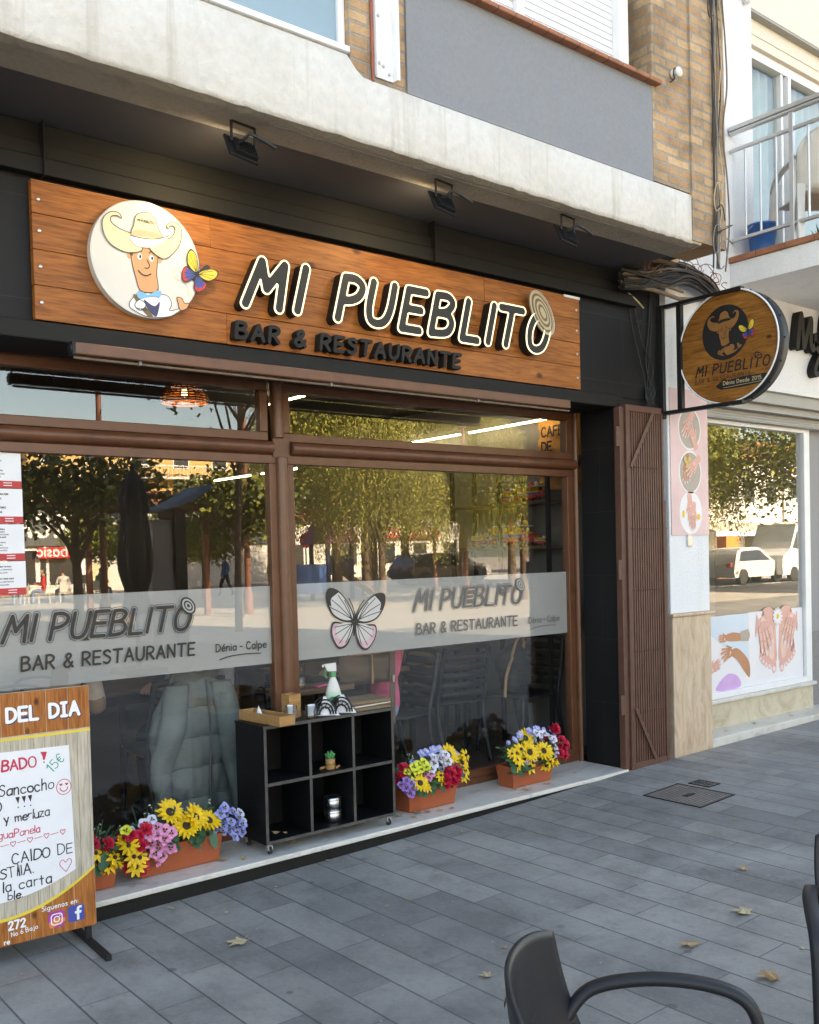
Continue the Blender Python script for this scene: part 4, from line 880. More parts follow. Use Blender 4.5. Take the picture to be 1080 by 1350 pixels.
# round plaque with a plain hatted figure and a butterfly
pq = MB().lathe([(.275, -.392), (.275, -.430), (.272, -.434), (0, -.434)], (0, 0, 0), 64, 0, False, 'y'); pq.v = [(x-1.063, y, z+3.003) for x, y, z in pq.v]
PQ = pq.build('round_plaque', M['white_plastic'], SG)
MB().tube([(-1.063+a, -.4335, 3.003+b) for a, b in ell(0, 0, .2745, .2745, 72)], .0022, 5, 0, True).build('rim', M['alu'], PQ)
def portrait(mb, org, ux, uy, s, c):
    """figure in a wide curled hat, bow tie and waistcoat; c maps names to material slots"""
    T = lambda P, n=6: sm2([((x-521)/187*s, (330-(y-.2*(x-521)))/219*s) for x, y in P], n)
    F = lambda P, m_, l_, n=6: mb.fill([T(P, n)], org, ux, uy, c[m_], 0, .0006*l_) if m_ in c else None
    def E_(P, l_, m_='line', w_=.006, cl=False):
        q = smooth_pts([((x-521)/187*s, (330-(y-.2*(x-521)))/219*s, 0) for x, y in P], cl, 5); mb.fill(outline([[(p.x, p.y) for p in q]+([(q[0].x, q[0].y)] if cl else [])], s*w_), org, ux, uy, c[m_], 0, .0006*l_)
    head = [(468, 262), (468, 330), (480, 395), (497, 447), (553, 447), (553, 380), (560, 320), (570, 275), (520, 250)]
    F([(497, 425), (553, 425), (556, 470), (525, 490), (492, 470)], 'skin', 1)
    F(head, 'skin', 2); E_(head, 4, cl=True)
    F([(466, 262), (462, 300), (472, 315), (478, 285), (500, 275)], 'hair', 4); F([(566, 278), (572, 300), (563, 325), (556, 300), (545, 282)], 'hair', 4)
    F([(460, 300), (453, 312), (458, 324), (470, 322)], 'skin', 1); F([(566, 322), (574, 330), (570, 342), (560, 342)], 'skin', 1)
    for P_ in ([(486, 300), (494, 293), (503, 299)], [(528, 305), (537, 300), (546, 308)]): E_(P_, 6, w_=.008)
    for q in ((495, 318), (536, 325)): F([(q[0]-9, q[1]), (q[0], q[1]-13), (q[0]+9, q[1]), (q[0], q[1]+13)], 'white' if 'white' in c else 'skin', 6, 4); F([(q[0]-2, q[1]), (q[0]+2, q[1]-7), (q[0]+6, q[1]), (q[0]+2, q[1]+7)], 'line', 8, 4)
    E_([(520, 330), (529, 352), (522, 362), (512, 360)], 6, w_=.007); E_([(490, 370), (502, 385), (518, 390), (532, 384)], 6, w_=.01)
    coat = [(455, 500), (470, 470), (500, 455), (555, 460), (590, 470), (602, 500), (595, 525), (640, 515), (660, 500), (664, 512), (630, 528), (590, 548), (520, 545), (480, 525)]
    F(coat, 'shirt', 3); E_(coat, 4, cl=True)
    F([(505, 480), (520, 520), (545, 546), (556, 520), (560, 490), (545, 505), (530, 500)], 'vest', 5)
    F([(470, 468), (480, 462), (520, 520), (535, 545), (520, 545), (495, 515)], 'ribbon', 6)
    F([(473, 500), (490, 480), (511, 500), (492, 520)], 'shirt', 7); E_([(473, 500), (490, 480), (511, 500), (492, 520)], 8, cl=True)
    F([(622, 475), (640, 480), (648, 498), (665, 500), (655, 520), (632, 525), (626, 500)], 'skin', 5); E_([(622, 475), (640, 480), (648, 498), (665, 500), (655, 520), (632, 525), (626, 500)], 6, cl=True)
    F([(482, 450), (500, 452), (522, 462), (545, 450), (565, 450), (560, 475), (545, 470), (522, 470), (500, 475), (484, 472)], 'tie', 9, 4)
    for wing in ([(437, 178), (432, 160), (410, 152), (385, 165), (373, 195), (380, 240), (405, 278), (455, 303), (505, 292), (478, 240), (430, 215), (402, 190), (405, 170), (425, 168)], [(530, 285), (570, 325), (600, 318), (635, 275), (645, 225), (635, 195), (612, 185), (593, 200), (598, 212), (606, 200), (620, 205), (620, 225), (600, 250), (565, 250)]):
        F(wing, 'hat', 8, 5); E_(wing, 10, cl=True)
    crown = [(470, 238), (478, 200), (487, 165), (508, 154), (535, 157), (553, 182), (562, 215), (575, 252), (525, 268)]
    F(crown, 'hat', 11); E_(crown, 12, cl=True)
    F([(468, 240), (482, 219), (520, 222), (560, 232), (574, 252), (525, 245)], 'band', 13, 4)
    F([(462, 240), (500, 248), (550, 252), (600, 240), (560, 275), (520, 285), (480, 275)], 'hat2', 13)
    E_([(462, 240), (500, 249), (550, 253), (600, 240)], 14)
CM = [M['ink'], M['cream_print'], M['cream_dark'], M['skin_print'], M['brown_print'], M['white_print'], M['navy'], M['sky_blue'], M['red'], M['yellow']]
pt = MB(); portrait(pt, (-1.063, -.4345, 3.003), XA, ZA, .275, dict(line=0, hat=1, hat2=5, band=2, skin=3, hair=4, shirt=5, vest=6, tie=7, ribbon=4, white=5))
write(pt, 'MI PUEBLITO', .011, .0011, (-1.108, -.4345, 3.176), XA, ZA, 0, .0095, gap=2.2, space=4)
write(pt, 'MI PUEBLITO', .007, .0008, (-1.124, -.4345, 2.76), XA, ZA, 0, .006, gap=2, space=4)
pt.build('painted_figure', CM, PQ)
bf = MB(); bf.fill([sm2([(.0, 0), (.06, .05), (.08, .02), (.04, -.03), (.02, -.06), (-.01, -.04), (-.05, -.02), (-.045, .03), (-.03, .08), (-.01, .03)], 5)], (-.81, -.435, 2.98), XA, ZA, 0, .006)
BM = [M['ink'], M['yellow'], M['red'], M['blue_print']]
butterfly(bf, (-.805, 2.975), .092, .085, -.4415, 1, 2, 0, None, rad(-32), 3, False)
bf.build('painted_butterfly', BM, PQ)
dl = MB(); dl.fill(outline([[(q.x, q.y) for q in smooth_pts([(-.93, 2.96, 0), (-.915, 2.985, 0), (-.89, 2.975, 0), (-.885, 2.94, 0), (-.91, 2.93, 0), (-.93, 2.95, 0), (-.9, 2.93, 0), (-.86, 2.91, 0), (-.85, 2.86, 0)], False, 5)]], .0009), (0, -.4345, 0), XA, ZA, 0, 0, .0006); dl.build('flight_trail', M['cream_dark'], PQ)

# ------------------------------------------------------------------ projecting round sign
PS = thing('projecting_sign', 'round wooden sign on a black bracket reading MI PUEBLITO, standing out from the wall', 'sign', (3.05, -.92, 2.97))
br = MB().box(-.03, .03, .53, .57, -.44, .40).box(-.02, .02, .375, .415, -.385, .375).box(-.025, .025, -.12, .5299, .372, .398).box(-.025, .025, -.12, .5299, -.412, -.386)
br.build('bracket', M['dark_metal'], PS, bevel=.003)
sc = MB()
for z in (-.3, -.05, .2): sc.lathe([(.01, 0), (.01, -.006), (0, -.008)], (0, .549, z), 8, 0, True, 'x'); 
rm = MB().lathe([(.392, -.012), (.40, -.012), (.40, .11), (.392, .11)], (0, 0, 0), 72, 0, True, 'x', False)
for i in range(16):
    a = 6.283*i/16; rm.add(*frustum((0, 0, 0), (0, 0, 0), 0, 0)) if False else rm.sphere((.05, .401*math.cos(a), .401*math.sin(a)), .009, 8)
rm.build('rim', M['dark_metal'], PS)
MB().tube([(-.013, .394*math.cos(a), .394*math.sin(a)) for a in [6.28318*i/80 for i in range(80)]], .0065, 6, 0, True).build('rim_edge', M['alu_white'], PS)
dsc = MB().lathe([(0, 0), (.39, 0), (.39, .1), (0, .1)], (0, 0, 0), 72, 0, False, 'x'); DS = dsc.build('wooden_disc', M['pine_dark'], PS)
YL = (0, -1, 0)
dd = MB(); dd.fill([ell(0, 0, .185, .192, 48)], (-.001, .02, .105), YL, ZA, 0, 0, .0003)
portrait(dd, (-.0015, .02, .112), YL, ZA, .175, dict(line=0, hat=1, hat2=1, band=0, skin=1, shirt=1, ribbon=0, tie=0))
butterfly(dd, (0, 0), .06, .055, 0, 2, 3, 0) if False else None
dd.build('burnt_figure', [M['ink'], pm('pyrographed_wood', (.3, .13, .04, 1), .5, .2, 20)], DS)
b2 = MB(); butterfly(b2, (0, 0), .062, .06, 0, 1, 2, 0, None, rad(14), 3, False)
b2.v = [(y, -x, z) for x, y, z in b2.v]; b2.v = [(x-.0045, y-.16, z+.085) for x, y, z in b2.v]
b2.build('painted_butterfly', BM, DS)
tx = MB()
write(tx, 'MI PUEBLITO', .068, .0056, (-.001, .265, -.175), YL, ZA, 0, .0006, gap=3.1, space=5.5, shear=.2, wob=.012)
for i, (a, b) in enumerate(((.034, .02), (.022, .012), (.012, .006))): tx.fill([ell(0, 0, a, b, 20, -.7)], (-.001, -.235, -.098), YL, ZA, (0, 1, 0)[i], 0, .0008+.0004*i)
write(tx, 'BAR & RESTAURANTE', .03, .0017, (-.001, .272, -.222), YL, ZA, 0, .0006, gap=3.2, space=6)
tx.fill([sm2([(-.062, -.292), (.282, -.285), (.286, -.225), (-.058, -.236)], 2)], (-.001, 0, 0), YL, ZA, 0, 0, .0006)
write(tx, 'Dénia Desde 2015.', .026, .0021, (-.001, .04, -.263), YL, ZA, 2, .0012, gap=3.0, space=5.5)
tx.fill([[(-.04, -.281), (.26, -.2735), (.26, -.2765), (-.04, -.284)]], (-.001, 0, 0), YL, ZA, 2, 0, .0012)
tx.build('lettering', [M['ink'], M['pine_dark'], M['cream_dark']], DS)

# ------------------------------------------------------------------ floodlights under the soffit
def floodlight(loc, label, lit):
    t = thing('floodlight', label, 'floodlight', loc, rad(8), 'floodlights under the soffit'); t.scale = (.95, .95, .9)
    bk_ = MB().bar((-.07, 0, 0), (-.07, .0, -.105), .014, .004, 0, (0, 1, 0)).bar((.07, 0, 0), (.07, 0, -.105), .014, .004, 0, (0, 1, 0)).bar((-.07, 0, -.003), (.07, 0, -.003), .02, .005)
    bk_.build('bracket', M['dark_metal'], t)
    b = MB().box(-.085, .085, -.065, .065, -.007, .007).box(-.055, .075, -.05, .035, .007, .03)
    for i in range(9): b.box(-.05+i*.0135, -.045+i*.0135, -.048, .033, .03, .038)
    B = b.build('body', M['dark_metal'], t, bevel=.004); B.location = (0, .02, -.125); B.rotation_euler = (rad(64), rad(4), 0)
    MB().box(-.07, .07, -.052, .052, -.011, -.0072).build('lens', pm('lamp_lens', (.9, .85, .7, 1), .2, .02, 3, emit=6 if lit else 0) , B)
    MB().tube([(-.035, .0, .03), (-.04, -.02, .07), (-.03, -.01, .11), (.02, -.04, .125), (.1, -.06, .125)], .009, 8).build('cable', M['cable'], B)
    if lit:
        l = bpy.data.lights.new('lamp_beam', 'SPOT'); l.energy = lit; l.spot_size = rad(125); l.spot_blend = .8; l.color = (1, .82, .45); l.shadow_soft_size = .05
        lo = bpy.data.objects.new('lamp_beam', l); C.objects.link(lo); lo.parent = B; lo.location = (0, .0, -.018); lo.rotation_euler = (0, 0, 0)
    return t
floodlight((-.79, -.90, 3.551), 'black floodlight under the soffit above the round plaque, its warm lamp on', 1.4)
floodlight((.42, -.91, 3.551), 'black floodlight under the soffit above the letters PUE of the timber sign', .6)
floodlight((1.38, -.93, 3.551), 'black floodlight under the soffit nearest the cut end of the white beam', 0)
cd = MB().tube([(-.70, -.97, 3.547), (.42, -.975, 3.546), (1.4, -.98, 3.547), (2.5, -.985, 3.548)], .004, 6)
tag(cd.build('cable_conduit', M['cable_grey']), 'thin pale cable run along the underside edge of the beam', 'cable')

# ------------------------------------------------------------------ roller blind cassette under the fascia
t = thing('roller_blind', 'rolled brown blind in a slim cassette under the black fascia', 'blind')
MB().box(-1.43, 1.92, -.45, -.402, 2.515, 2.571).build('cassette', M['frame'], t, bevel=.006)
b = MB().box(-1.445, -1.4305, -.455, -.40, 2.51, 2.572); b.lathe([(.02, -1.452), (.024, -1.449), (.024, -1.4455)], (0, -.43, 2.54), 14, 0, True, 'x'); b.build('end_cap', M['dark_metal'], t, bevel=.003)
MB().tube([(-1.43, -.425, 2.503), (1.93, -.425, 2.503)], .007, 8).build('bottom_bar', M['cable_brown'], t)
cl = MB()
for i in range(3): cl = MB().box(-1.12+i*1.1, -1.108+i*1.1, -.44, -.41, 2.496, 2.514); cl.build('clip', M['cable_grey'], t)

# ------------------------------------------------------------------ folding iron gate
t = thing('folding_gate', 'brown iron slatted gate folded open against the black pilaster', 'gate', (2.50, -.43, -.03))
g = MB().box(.0, .035, -.02, .03, .015, 2.62).box(.41, .445, -.02, .03, .015, 1.95).box(.41, .43, -.018, .02, 1.951, 2.62).box(.036, .409, -.018, .028, .015, .06).box(.036, .43, -.018, .028, 2.575, 2.62)
g.build('frame', M['gate'], t, bevel=.003)
g = MB()
for i in range(14): g.box(.042+i*.0265, .058+i*.0265, -.011, .012, .06, 2.575).box(.0585+i*.0265, .0675+i*.0265, -.003, .006, .06, 2.575)
for z in (.42, .86, 1.3, 1.74, 2.18):
    for i in range(13): g.lathe([(.006, 0), (.005, -.004), (0, -.005)], (.05+i*.0265, -.0112, z), 6, 0, True, 'y')
g.build('slat_panel', M['gate'], t)
MB().bar((.04, -.0245, 2.18), (.30, -.0245, 2.572), .028, .008, 0, (0, -1, 0)).build('brace', M['gate'], t); MB().bar((.045, -.0245, .46), (.27, -.0245, .062), .028, .008, 0, (0, -1, 0)).build('brace', M['gate'], t)
g = MB()
for i in range(3): g.box(-.062+i*.021, -.045+i*.021, -.012+.004*i, .04, .02, 2.6)
g.build('folded_leaf', M['gate'], t, bevel=.003)
for z in (.42, 1.38, 2.32): MB().box(-.1, -.0625, -.012, .0, z, z+.14).build('hinge', M['gate'], t, bevel=.002)
MB().box(.446, .462, -.012, .02, .3, 1.75).build('latch_bar', M['gate'], t, bevel=.002)

# ------------------------------------------------------------------ cables
t = thing('cable_bundle', 'thick tangle of dusty old cables strung across the wall above the round sign', 'cables', (2.58, -.44, 3.40))
r_ = random.Random(21)
for i in range(60):
    a = r_.uniform(-1, 1); b = r_.uniform(-1, 1); y = -.02-.05*r_.random()
    z0 = .07+.05*a; zm = .19+.06*b; e = r_.random()
    P = [(-.15, y, z0-.02+.02*a), (.08, y-.01, z0+.02*b), (.32, y-.03*r_.random(), zm-.05+.03*b), (.58, y-.04*r_.random(), zm+.02*r_.uniform(-1, 1)), (.85, y-.03*r_.random(), zm-.01-.07*e), (1.05, y, .12-.12*e+.05*b), (1.2+.15*r_.random(), y, .02+.06*r_.uniform(-1, 1)-.12*e)]
    P = [Vector(p)+Vector((0, r_.uniform(-.004, .004), r_.uniform(-.005, .005))) for p in P]
    MB().tube(smooth_pts(P, False, 8), r_.choice([.003, .004, .005, .006, .009]), 6).build('cable', r_.choice([M['cable']]*7+[M['cable_grey'], M['cable_brown']]), t)
for i in range(22):
    x = r_.uniform(.05, 1.1); z = .14+.12*math.sin(x*2.6); rr = r_.uniform(.02, .07); ph = r_.uniform(0, 6); P = [(x+rr*1.6*math.cos(ph+q*.6), -.06-.03*r_.random(), z+rr*math.sin(ph+q*.6)) for q in range(8)]
    MB().tube(smooth_pts(P, False, 4), .0028, 5).build('cable', r_.choice([M['cable'], M['cable_grey'], M['copper']]), t)
MB().tube([(-.12, -.05, .01), (.2, -.06, .02), (.5, -.06, .0), (.75, -.05, .03)], .016, 8).build('conduit', M['cable_brown'], t)
MB().tube([(-.1, -.055, .06), (.2, -.07, .075), (.55, -.06, .06)], .013, 8).build('conduit', M['cable_brown'], t)
hg = [([(2.66, 3.42), (2.70, 3.2), (2.78, 2.95), (2.84, 2.80), (2.86, 2.70)], .0035), ([(2.70, 3.44), (2.80, 3.1), (2.93, 2.9), (2.9, 2.78), (2.88, 2.68)], .0035), ([(2.92, 3.46), (2.90, 3.2), (2.86, 2.95), (2.90, 2.8), (2.95, 2.72), (2.9, 2.66)], .0045), ([(2.93, 3.44), (2.915, 3.15), (2.89, 2.9), (2.87, 2.74)], .003), ([(2.68, 3.3), (2.75, 3.36), (2.83, 3.34), (2.82, 3.24), (2.74, 3.22)], .003)]
t = thing('hanging_cables', 'loose black cables dangling down the black pilaster above the folded gate', 'cables', (0, -.357, 0))
for P, r in hg: MB().tube(smooth_pts([(x, r_.uniform(-.012, 0), z) for x, z in P], False, 6), r, 6).build('cable', M['cable'], t)
kn = MB()
for i in range(12):
    P = [(2.87+r_.uniform(-.04, .05), r_.uniform(-.03, -.004), 2.7+r_.uniform(-.09, .06)) for q in range(5)]; kn.tube(smooth_pts(P, False, 4), .0028, 5)
kn.build('knot', M['cable'], t)
MB().tube(smooth_pts([(2.62, -.04, 3.40), (2.7, -.055, 3.35), (2.78, -.05, 3.31)], False, 4), .006, 6).build('cable', M['cream_dark'], t)
t = thing('wall_cables', 'bunch of thin black cables running down the edge of the ochre brick pier', 'cables', (0, -1.066, 0))
for i, (x0, x1, m_, r) in enumerate(((2.675, 2.66, 'cable', .006), (2.69, 2.685, 'cable', .005), (2.715, 2.70, 'cable_grey', .006), (2.735, 2.71, 'cable_brown', .004), (2.78, 2.72, 'cable', .004), (2.82, 2.815, 'cable_brown', .006), (2.80, 2.74, 'cream_dark', .004))):
    P = [(x0+(x1-x0)*q/9+r_.uniform(-.012, .012)+(.03*math.sin(q*2+i) if i > 3 else 0), -.006-.01*r_.random(), 6.2-(6.2-3.42)*q/9) for q in range(10)]
    MB().tube(smooth_pts(P, False, 5), r, 6).build('cable', M[m_], t)
for i in range(5):
    z = r_.uniform(3.5, 3.9) if i else 5.15; P = [(2.67+.05*math.cos(q)+.02*i, -.02, z+.1*math.sin(q*1.1)) for q in range(6)]
    MB().tube(smooth_pts(P, False, 5), .004, 6).build('cable', M[('cable', 'cable_grey', 'cream_dark')[i % 3]], t)
for P in ([(2.75, -.02, 4.55), (2.9, .2, 4.4), (3.3, .64, 4.25), (3.62, .655, 4.05), (3.72, .655, 3.9)], [(2.70, -.02, 3.66), (2.82, -.05, 3.72), (3.2, .3, 3.85), (3.85, .6, 3.95)]):
    MB().tube(smooth_pts(P, False, 6), .0035, 6).build('cable', M['cable'], t)
t = thing('cable_insulator', 'small white porcelain insulator on the ochre brick pier', 'insulator', (2.27, -1.046, 4.585))
MB().lathe([(.012, 0), (.03, -.01), (.03, -.022), (.018, -.03), (.018, -.04), (.032, -.05), (.032, -.06), (.012, -.066), (0, -.066)], n=18, axis='y').build('body', M['porcelain'], t)
MB().tube(smooth_pts([(.02, -.035, .018), (-.02, -.035, .024), (-.03, -.035, -.015), (.0, -.02, -.03), (-.02, .0, -.05)], False, 4), .004, 6).build('tie_wire', M['cable'], t)
t = thing('metal_channel', 'white galvanised channel fixed to the narrow brick pier', 'channel', (-.07, -1.032, 3.90))
MB().box(-.055, .055, -.008, 0, 0, 3).box(-.06, -.0552, -.03, 0, -.0, 3).box(.0552, .06, -.045, 0, -.0, 3).box(.0601, .072, -.045, -.04, 0, 3).build('profile', M['alu_white'], t)
for x, z in ((-.03, .07), (-.005, .06), (.03, .03), (-.03, .3)): MB().lathe([(.008, -.0085), (.008, -.014), (0, -.015)], (x, 0, z), 8, 0, True, 'y').build('bolt', M['alu'], t)
MB().tube([(-.072, -.01, -.03), (-.072, -.01, 3)], .007, 6).build('pipe', M['copper'], t)
t = thing('soffit_hook', 'little white knob under the upper wall edge above the balcony window', 'fixture', (4.16, -.402, 5.96))
MB().lathe([(.02, 0), (.02, -.02), (.035, -.03), (.03, -.06), (0, -.065)], n=14, axis='y').build('body', M['alu_white'], t)
# ------------------------------------------------------------------ notices stuck on the window
NOT = [(1.936, 2.104, ['ESTABLIMENT', 'RESERVA EL DRET', "D'ADMISSIO", '', 'ESTABLECIMIENTO', 'RESERVA EL DERECHO', 'DE ADMISION'], 'white notice with a red foot about the right of admission', .0095, .0),
       (1.764, 1.931, ['AFORAMENT MAXIM', 'PERSONES', '', 'AFORO MAXIMO', 'PERSONAS'], 'white notice with a red foot about maximum capacity, second of the window notices', .0125, .0006),
       (1.585, 1.759, ['PROHIBIT LA VENDA', 'I SUBMINISTRAMENT', 'DE BEGUDES ALCOHOLIQUES', 'A MENORS DE 18 ANYS', '', 'PROHIBIDA LA VENTA', 'Y SUMINISTRO', 'DE BEBIDAS ALCOHOLICAS', 'A MENORES DE 18 AÑOS'], 'white notice with a red foot about alcohol sales, third of the window notices', .0078, .0012),
       (1.418, 1.58, ['AQUEST ESTABLIMENT TE FULLS', 'DE RECLAMACIONS A DISPOSICIO', 'DE QUI ELS SOL-LICITE', '', 'ESTE ESTABLECIMIENTO TIENE HOJAS', 'DE RECLAMACIONES A DISPOSICION', 'DE QUIEN LAS SOLICITEN'], 'white notice with a red foot about complaint forms, lowest of the window notices', .0078, .0018)]
for i, (z0, z1, lines, lab, h, dx) in enumerate(NOT):
    x1 = -1.543+.002*i; x0 = x1-.235; p = MB(); y = .0085
    p.box(x0, x1, y-.0006, y+.0004, z0, z1).fill([[(x0, z0), (x1, z0), (x1, z0+.034), (x0, z0+.034)]], (0, y-.0006, 0), XA, ZA, 1, 0, .0005)
    n = len(lines); step = (z1-z0-.034-.026)/n
    for j, s_ in enumerate(lines):
        if s_: print_text(p, s_, h*.8, (x1-.012-.1175+.0, y-.0006, z1-.02-step*(j+.5)), XA, ZA, 2, .0005, .0005 if j in (0, 3, 4) else .00025, 'CENTER')
    for kk in range(2): p.fill([[(x0+.15, z0+.01+.012*kk), (x0+.19, z0+.01+.012*kk), (x0+.19, z0+.014+.012*kk), (x0+.15, z0+.014+.012*kk)]], (0, y-.0006, 0), XA, ZA, 0, 0, .001)
    p.v = [(x, yy, z+(x-x0)*(.012*(i-1.5)/2)) for x, yy, z in p.v]
    tag(p.build('window_notice', [M['paper'], M['red'], M['ink']]), lab, 'notice', 'notices stuck on the window')

# ------------------------------------------------------------------ standing menu board
t = thing('menu_board', 'standing menu board printed like wooden planks with handwritten DEL DIA menu sheet', 'menu board', (-1.915, -.66, 0), rad(-2.5))
BW, BH = .405, 1.035                                                     # half width, top; board origin at its centre line
X0 = -.42; X1 = .405
bd = MB(); bd.box(X0, X1, -.006, .006, -.012, BH); B_ = bd.build('panel', M['print_pale'], t, bevel=.002)
pr_ = MB()
n = 9
for i in range(n):
    a = X0+(X1-X0)*i/n; b = X0+(X1-X0)*(i+1)/n-.0018
    pr_.fill([[(a, .855), (b, .855), (b, BH-.001), (a, BH-.001)]], (0, -.006, 0), XA, ZA, 0, 0, .0006)
cv = lambda x: -.02+.15*(x/.405)**2
for i in range(n):
    a = X0+(X1-X0)*i/n; b = X0+(X1-X0)*(i+1)/n-.0018; q = [(a+(b-a)*j/6, .11+cv(a+(b-a)*j/6)) for j in range(7)]
    pr_.fill([[(a, -.011), (b, -.011)]+list(reversed(q))], (0, -.006, 0), XA, ZA, 0, 0, .0006)
for i in range(n*2):                                                     # joints of the pale boards
    a = X0+(X1-X0)*(i+.5)/(n*2)+.01; pr_.fill([[(a, .11+cv(a)), (a+.0015, .11+cv(a)), (a+.0015, .85), (a, .85)]], (0, -.006, 0), XA, ZA, 5, 0, .0003)
q = [(X0+(X1-X0)*j/24, .112+cv(X0+(X1-X0)*j/24)) for j in range(25)]
pr_.fill([[(x, z-.002) for x, z in q]+[(x, z+.011) for x, z in reversed(q)]], (0, -.006, 0), XA, ZA, 1, 0, .0012)
pr_.fill([[(X0, .838), (X1, .838), (X1, .849), (X0, .849)]], (0, -.006, 0), XA, ZA, 1, 0, .0009)
def wr(txt, h, r, x, z, mi, sl_=0, off=.0014, **kw):
    c, s_ = math.cos(sl_), math.sin(sl_); return write(pr_, txt, h, r, (x, -.006, z), (c, 0, s_), (-s_, 0, c), mi, off, **kw)
for dx, dz, m_, of, r in ((.003, -.003, 3, .0012, .0085), (0, 0, 2, .0018, .0068)):
    wr('DEL D|A', .056, r, .062+dx, .915+dz, m_, 0, of, gap=2.6, space=6.5, wob=.0); wr('MENU', .056, r, -.29+dx, .915+dz, m_, 0, of, gap=2.6)
wr('Siguenos en:', .02, .0015, .175, .098, 2, .03, .0016, gap=2.9); wr('272', .034, .004, .04, .052, 2, .02, .0016); wr('No 6 Bajo', .018, .0014, .05, .022, 2, .1, .0016, gap=2.8, space=4); wr('re', .02, .002, .02, -.004, 2, .0, .0016)
# the two square social icons
def rrect(cx, cy, w_, h_, r):
    P = []
    for sx, sy, a0 in ((1, 1, 0), (-1, 1, 90), (-1, -1, 180), (1, -1, 270)):
        for j in range(6): a = rad(a0+18*j); P.append((cx+sx*(w_/2-r)+r*math.cos(a), cy+sy*(h_/2-r)+r*math.sin(a)))
    return P
FB = (0, -.006, 0); cx, cz = .235, .052
pr_.fill([rrect(cx, cz, .07, .07, .016)], FB, XA, ZA, 6, 0, .0014)
pr_.fill([[(cx-.02, cz-.035), (cx+.035, cz-.015), (cx+.034, cz+.0), (cx+.0, cz+.005), (cx-.034, cz-.01), (cx-.03, cz-.033)]], FB, XA, ZA, 7, 0, .0017)
ic = rrect(cx, cz, .05, .05, .014); ii = rrect(cx, cz, .041, .041, .011)
pr_.fill([ic, ii], FB, XA, ZA, 2, 0, .002); pr_.fill([ell(cx, cz, .0135, .0135, 28), ell(cx, cz, .0092, .0092, 28)], FB, XA, ZA, 2, 0, .002); pr_.fill([ell(cx+.0135, cz+.0135, .0028, .0028, 12)], FB, XA, ZA, 2, 0, .002)
cx = .318; cz = .058; pr_.fill([rrect(cx, cz, .07, .07, .012)], FB, XA, ZA, 8, 0, .0014)
pr_.fill([[(cx+.002, cz-.03), (cx+.013, cz-.03), (cx+.013, cz-.002), (cx+.022, cz-.002), (cx+.023, cz+.009), (cx+.013, cz+.009), (cx+.013, cz+.016), (cx+.017, cz+.02), (cx+.024, cz+.02), (cx+.024, cz+.03), (cx+.012, cz+.03), (cx+.004, cz+.025), (cx+.002, cz+.016), (cx+.002, cz+.009), (cx-.006, cz+.009), (cx-.006, cz-.002), (cx+.002, cz-.002)]], FB, XA, ZA, 2, 0, .002)
pr_.build('printed_face', [M['print_wood'], M['yellow'], M['white_print'], M['navy'], M['print_wood'], M['brown_print'], M['violet_print'], M['orange_print'], M['blue_print']], B_)
ps = MB(); lo = [(X0+.1+.0, .3)]
xe = .322; xs0 = -.3
bot = [(xs0+(xe-xs0)*j/16, .172+.075*((xs0+(xe-xs0)*j/16)/.315)**2) for j in range(17)]
ps.fill([[(x, z) for x, z in bot]+[(xe-.012, .788), (xs0, .80)]], (0, -.008, 0), XA, ZA, 0, .0008, .0012); SH = ps.build('paper_sheet', M['paper'], B_)
pr_ = MB()
def hw(txt, h, x, z, mi, r=.0024, sl_=.0, **kw):
    c, s_ = math.cos(sl_), math.sin(sl_); write(pr_, txt, h, r, (x, -.0101, z), (c, 0, s_), (-s_, 0, c), mi, .0006, wob=.03, **kw)
hw('SABADO', .042, -.035, .715, 1, .0038, .0, gap=2.2); hw('!', .042, .203, .728, 1, .003, 0)
pr_.fill([[(.19, .775), (.218, .772), (.207, .738)]], (0, -.0101, 0), XA, ZA, 1, 0, .0009)
hw('15€', .04, .236, .68, 2, .0021, .72, gap=2.4)
hw('co Sancocho', .045, -.065, .612, 0, .0025, .0, gap=1.5, space=6); hw('LO', .04, -.03, .553, 0, .0027, 0)
for i in range(3): pr_.fill([[(.083+.025*i, .6), (.101+.025*i, .6), (.094+.025*i, .571)]], (0, -.0101, 0), XA, ZA, 0, 0, .0009).fill([ell(.0935+.025*i, .557, .003, .003, 10)], (0, -.0101, 0), XA, ZA, 0, 0, .0009)
hw('yuca y merluza', .038, -.075, .50, 0, .0026, .0, gap=1.3, space=5); hw('bebidas AguaPanela', .031, -.155, .437, 1, .0019, .0, gap=1.75, space=4)
for i in range(5):
    cx = .0+.068*i; cz = .405+.004*i; H = [(cx, cz-.012), (cx+.011, cz+.002), (cx+.009, cz+.009), (cx+.004, cz+.009), (cx, cz+.005), (cx-.004, cz+.009), (cx-.009, cz+.009), (cx-.011, cz+.002), (cx, cz-.012)]
    pr_.fill(outline([H], .0014), (0, -.0101, 0), XA, ZA, 1, 0, .0006)
    if i < 4: pr_.fill(outline([[(cx+.018, cz+.001), (cx+.05, cz+.004)]], .0013), (0, -.0101, 0), XA, ZA, 1, 0, .0006)
hw('CAlDO DE', .046, .062, .325, 0, .0026, .0, gap=1.8, space=5); hw('COSTIllA.', .044, -.06, .272, 0, .0026, .0, gap=1.6)
cx, cz = .28, .282; H = [(cx, cz-.035), (cx+.024, cz+.0), (cx+.02, cz+.016), (cx+.01, cz+.018), (cx, cz+.006), (cx-.011, cz+.018), (cx-.022, cz+.012), (cx-.024, cz-.004), (cx, cz-.035)]
pr_.fill(outline([[(q.x, q.y) for q in smooth_pts([(a, b, 0) for a, b in H], False, 3)]], .0014), (0, -.0101, 0), XA, ZA, 1, 0, .0006)
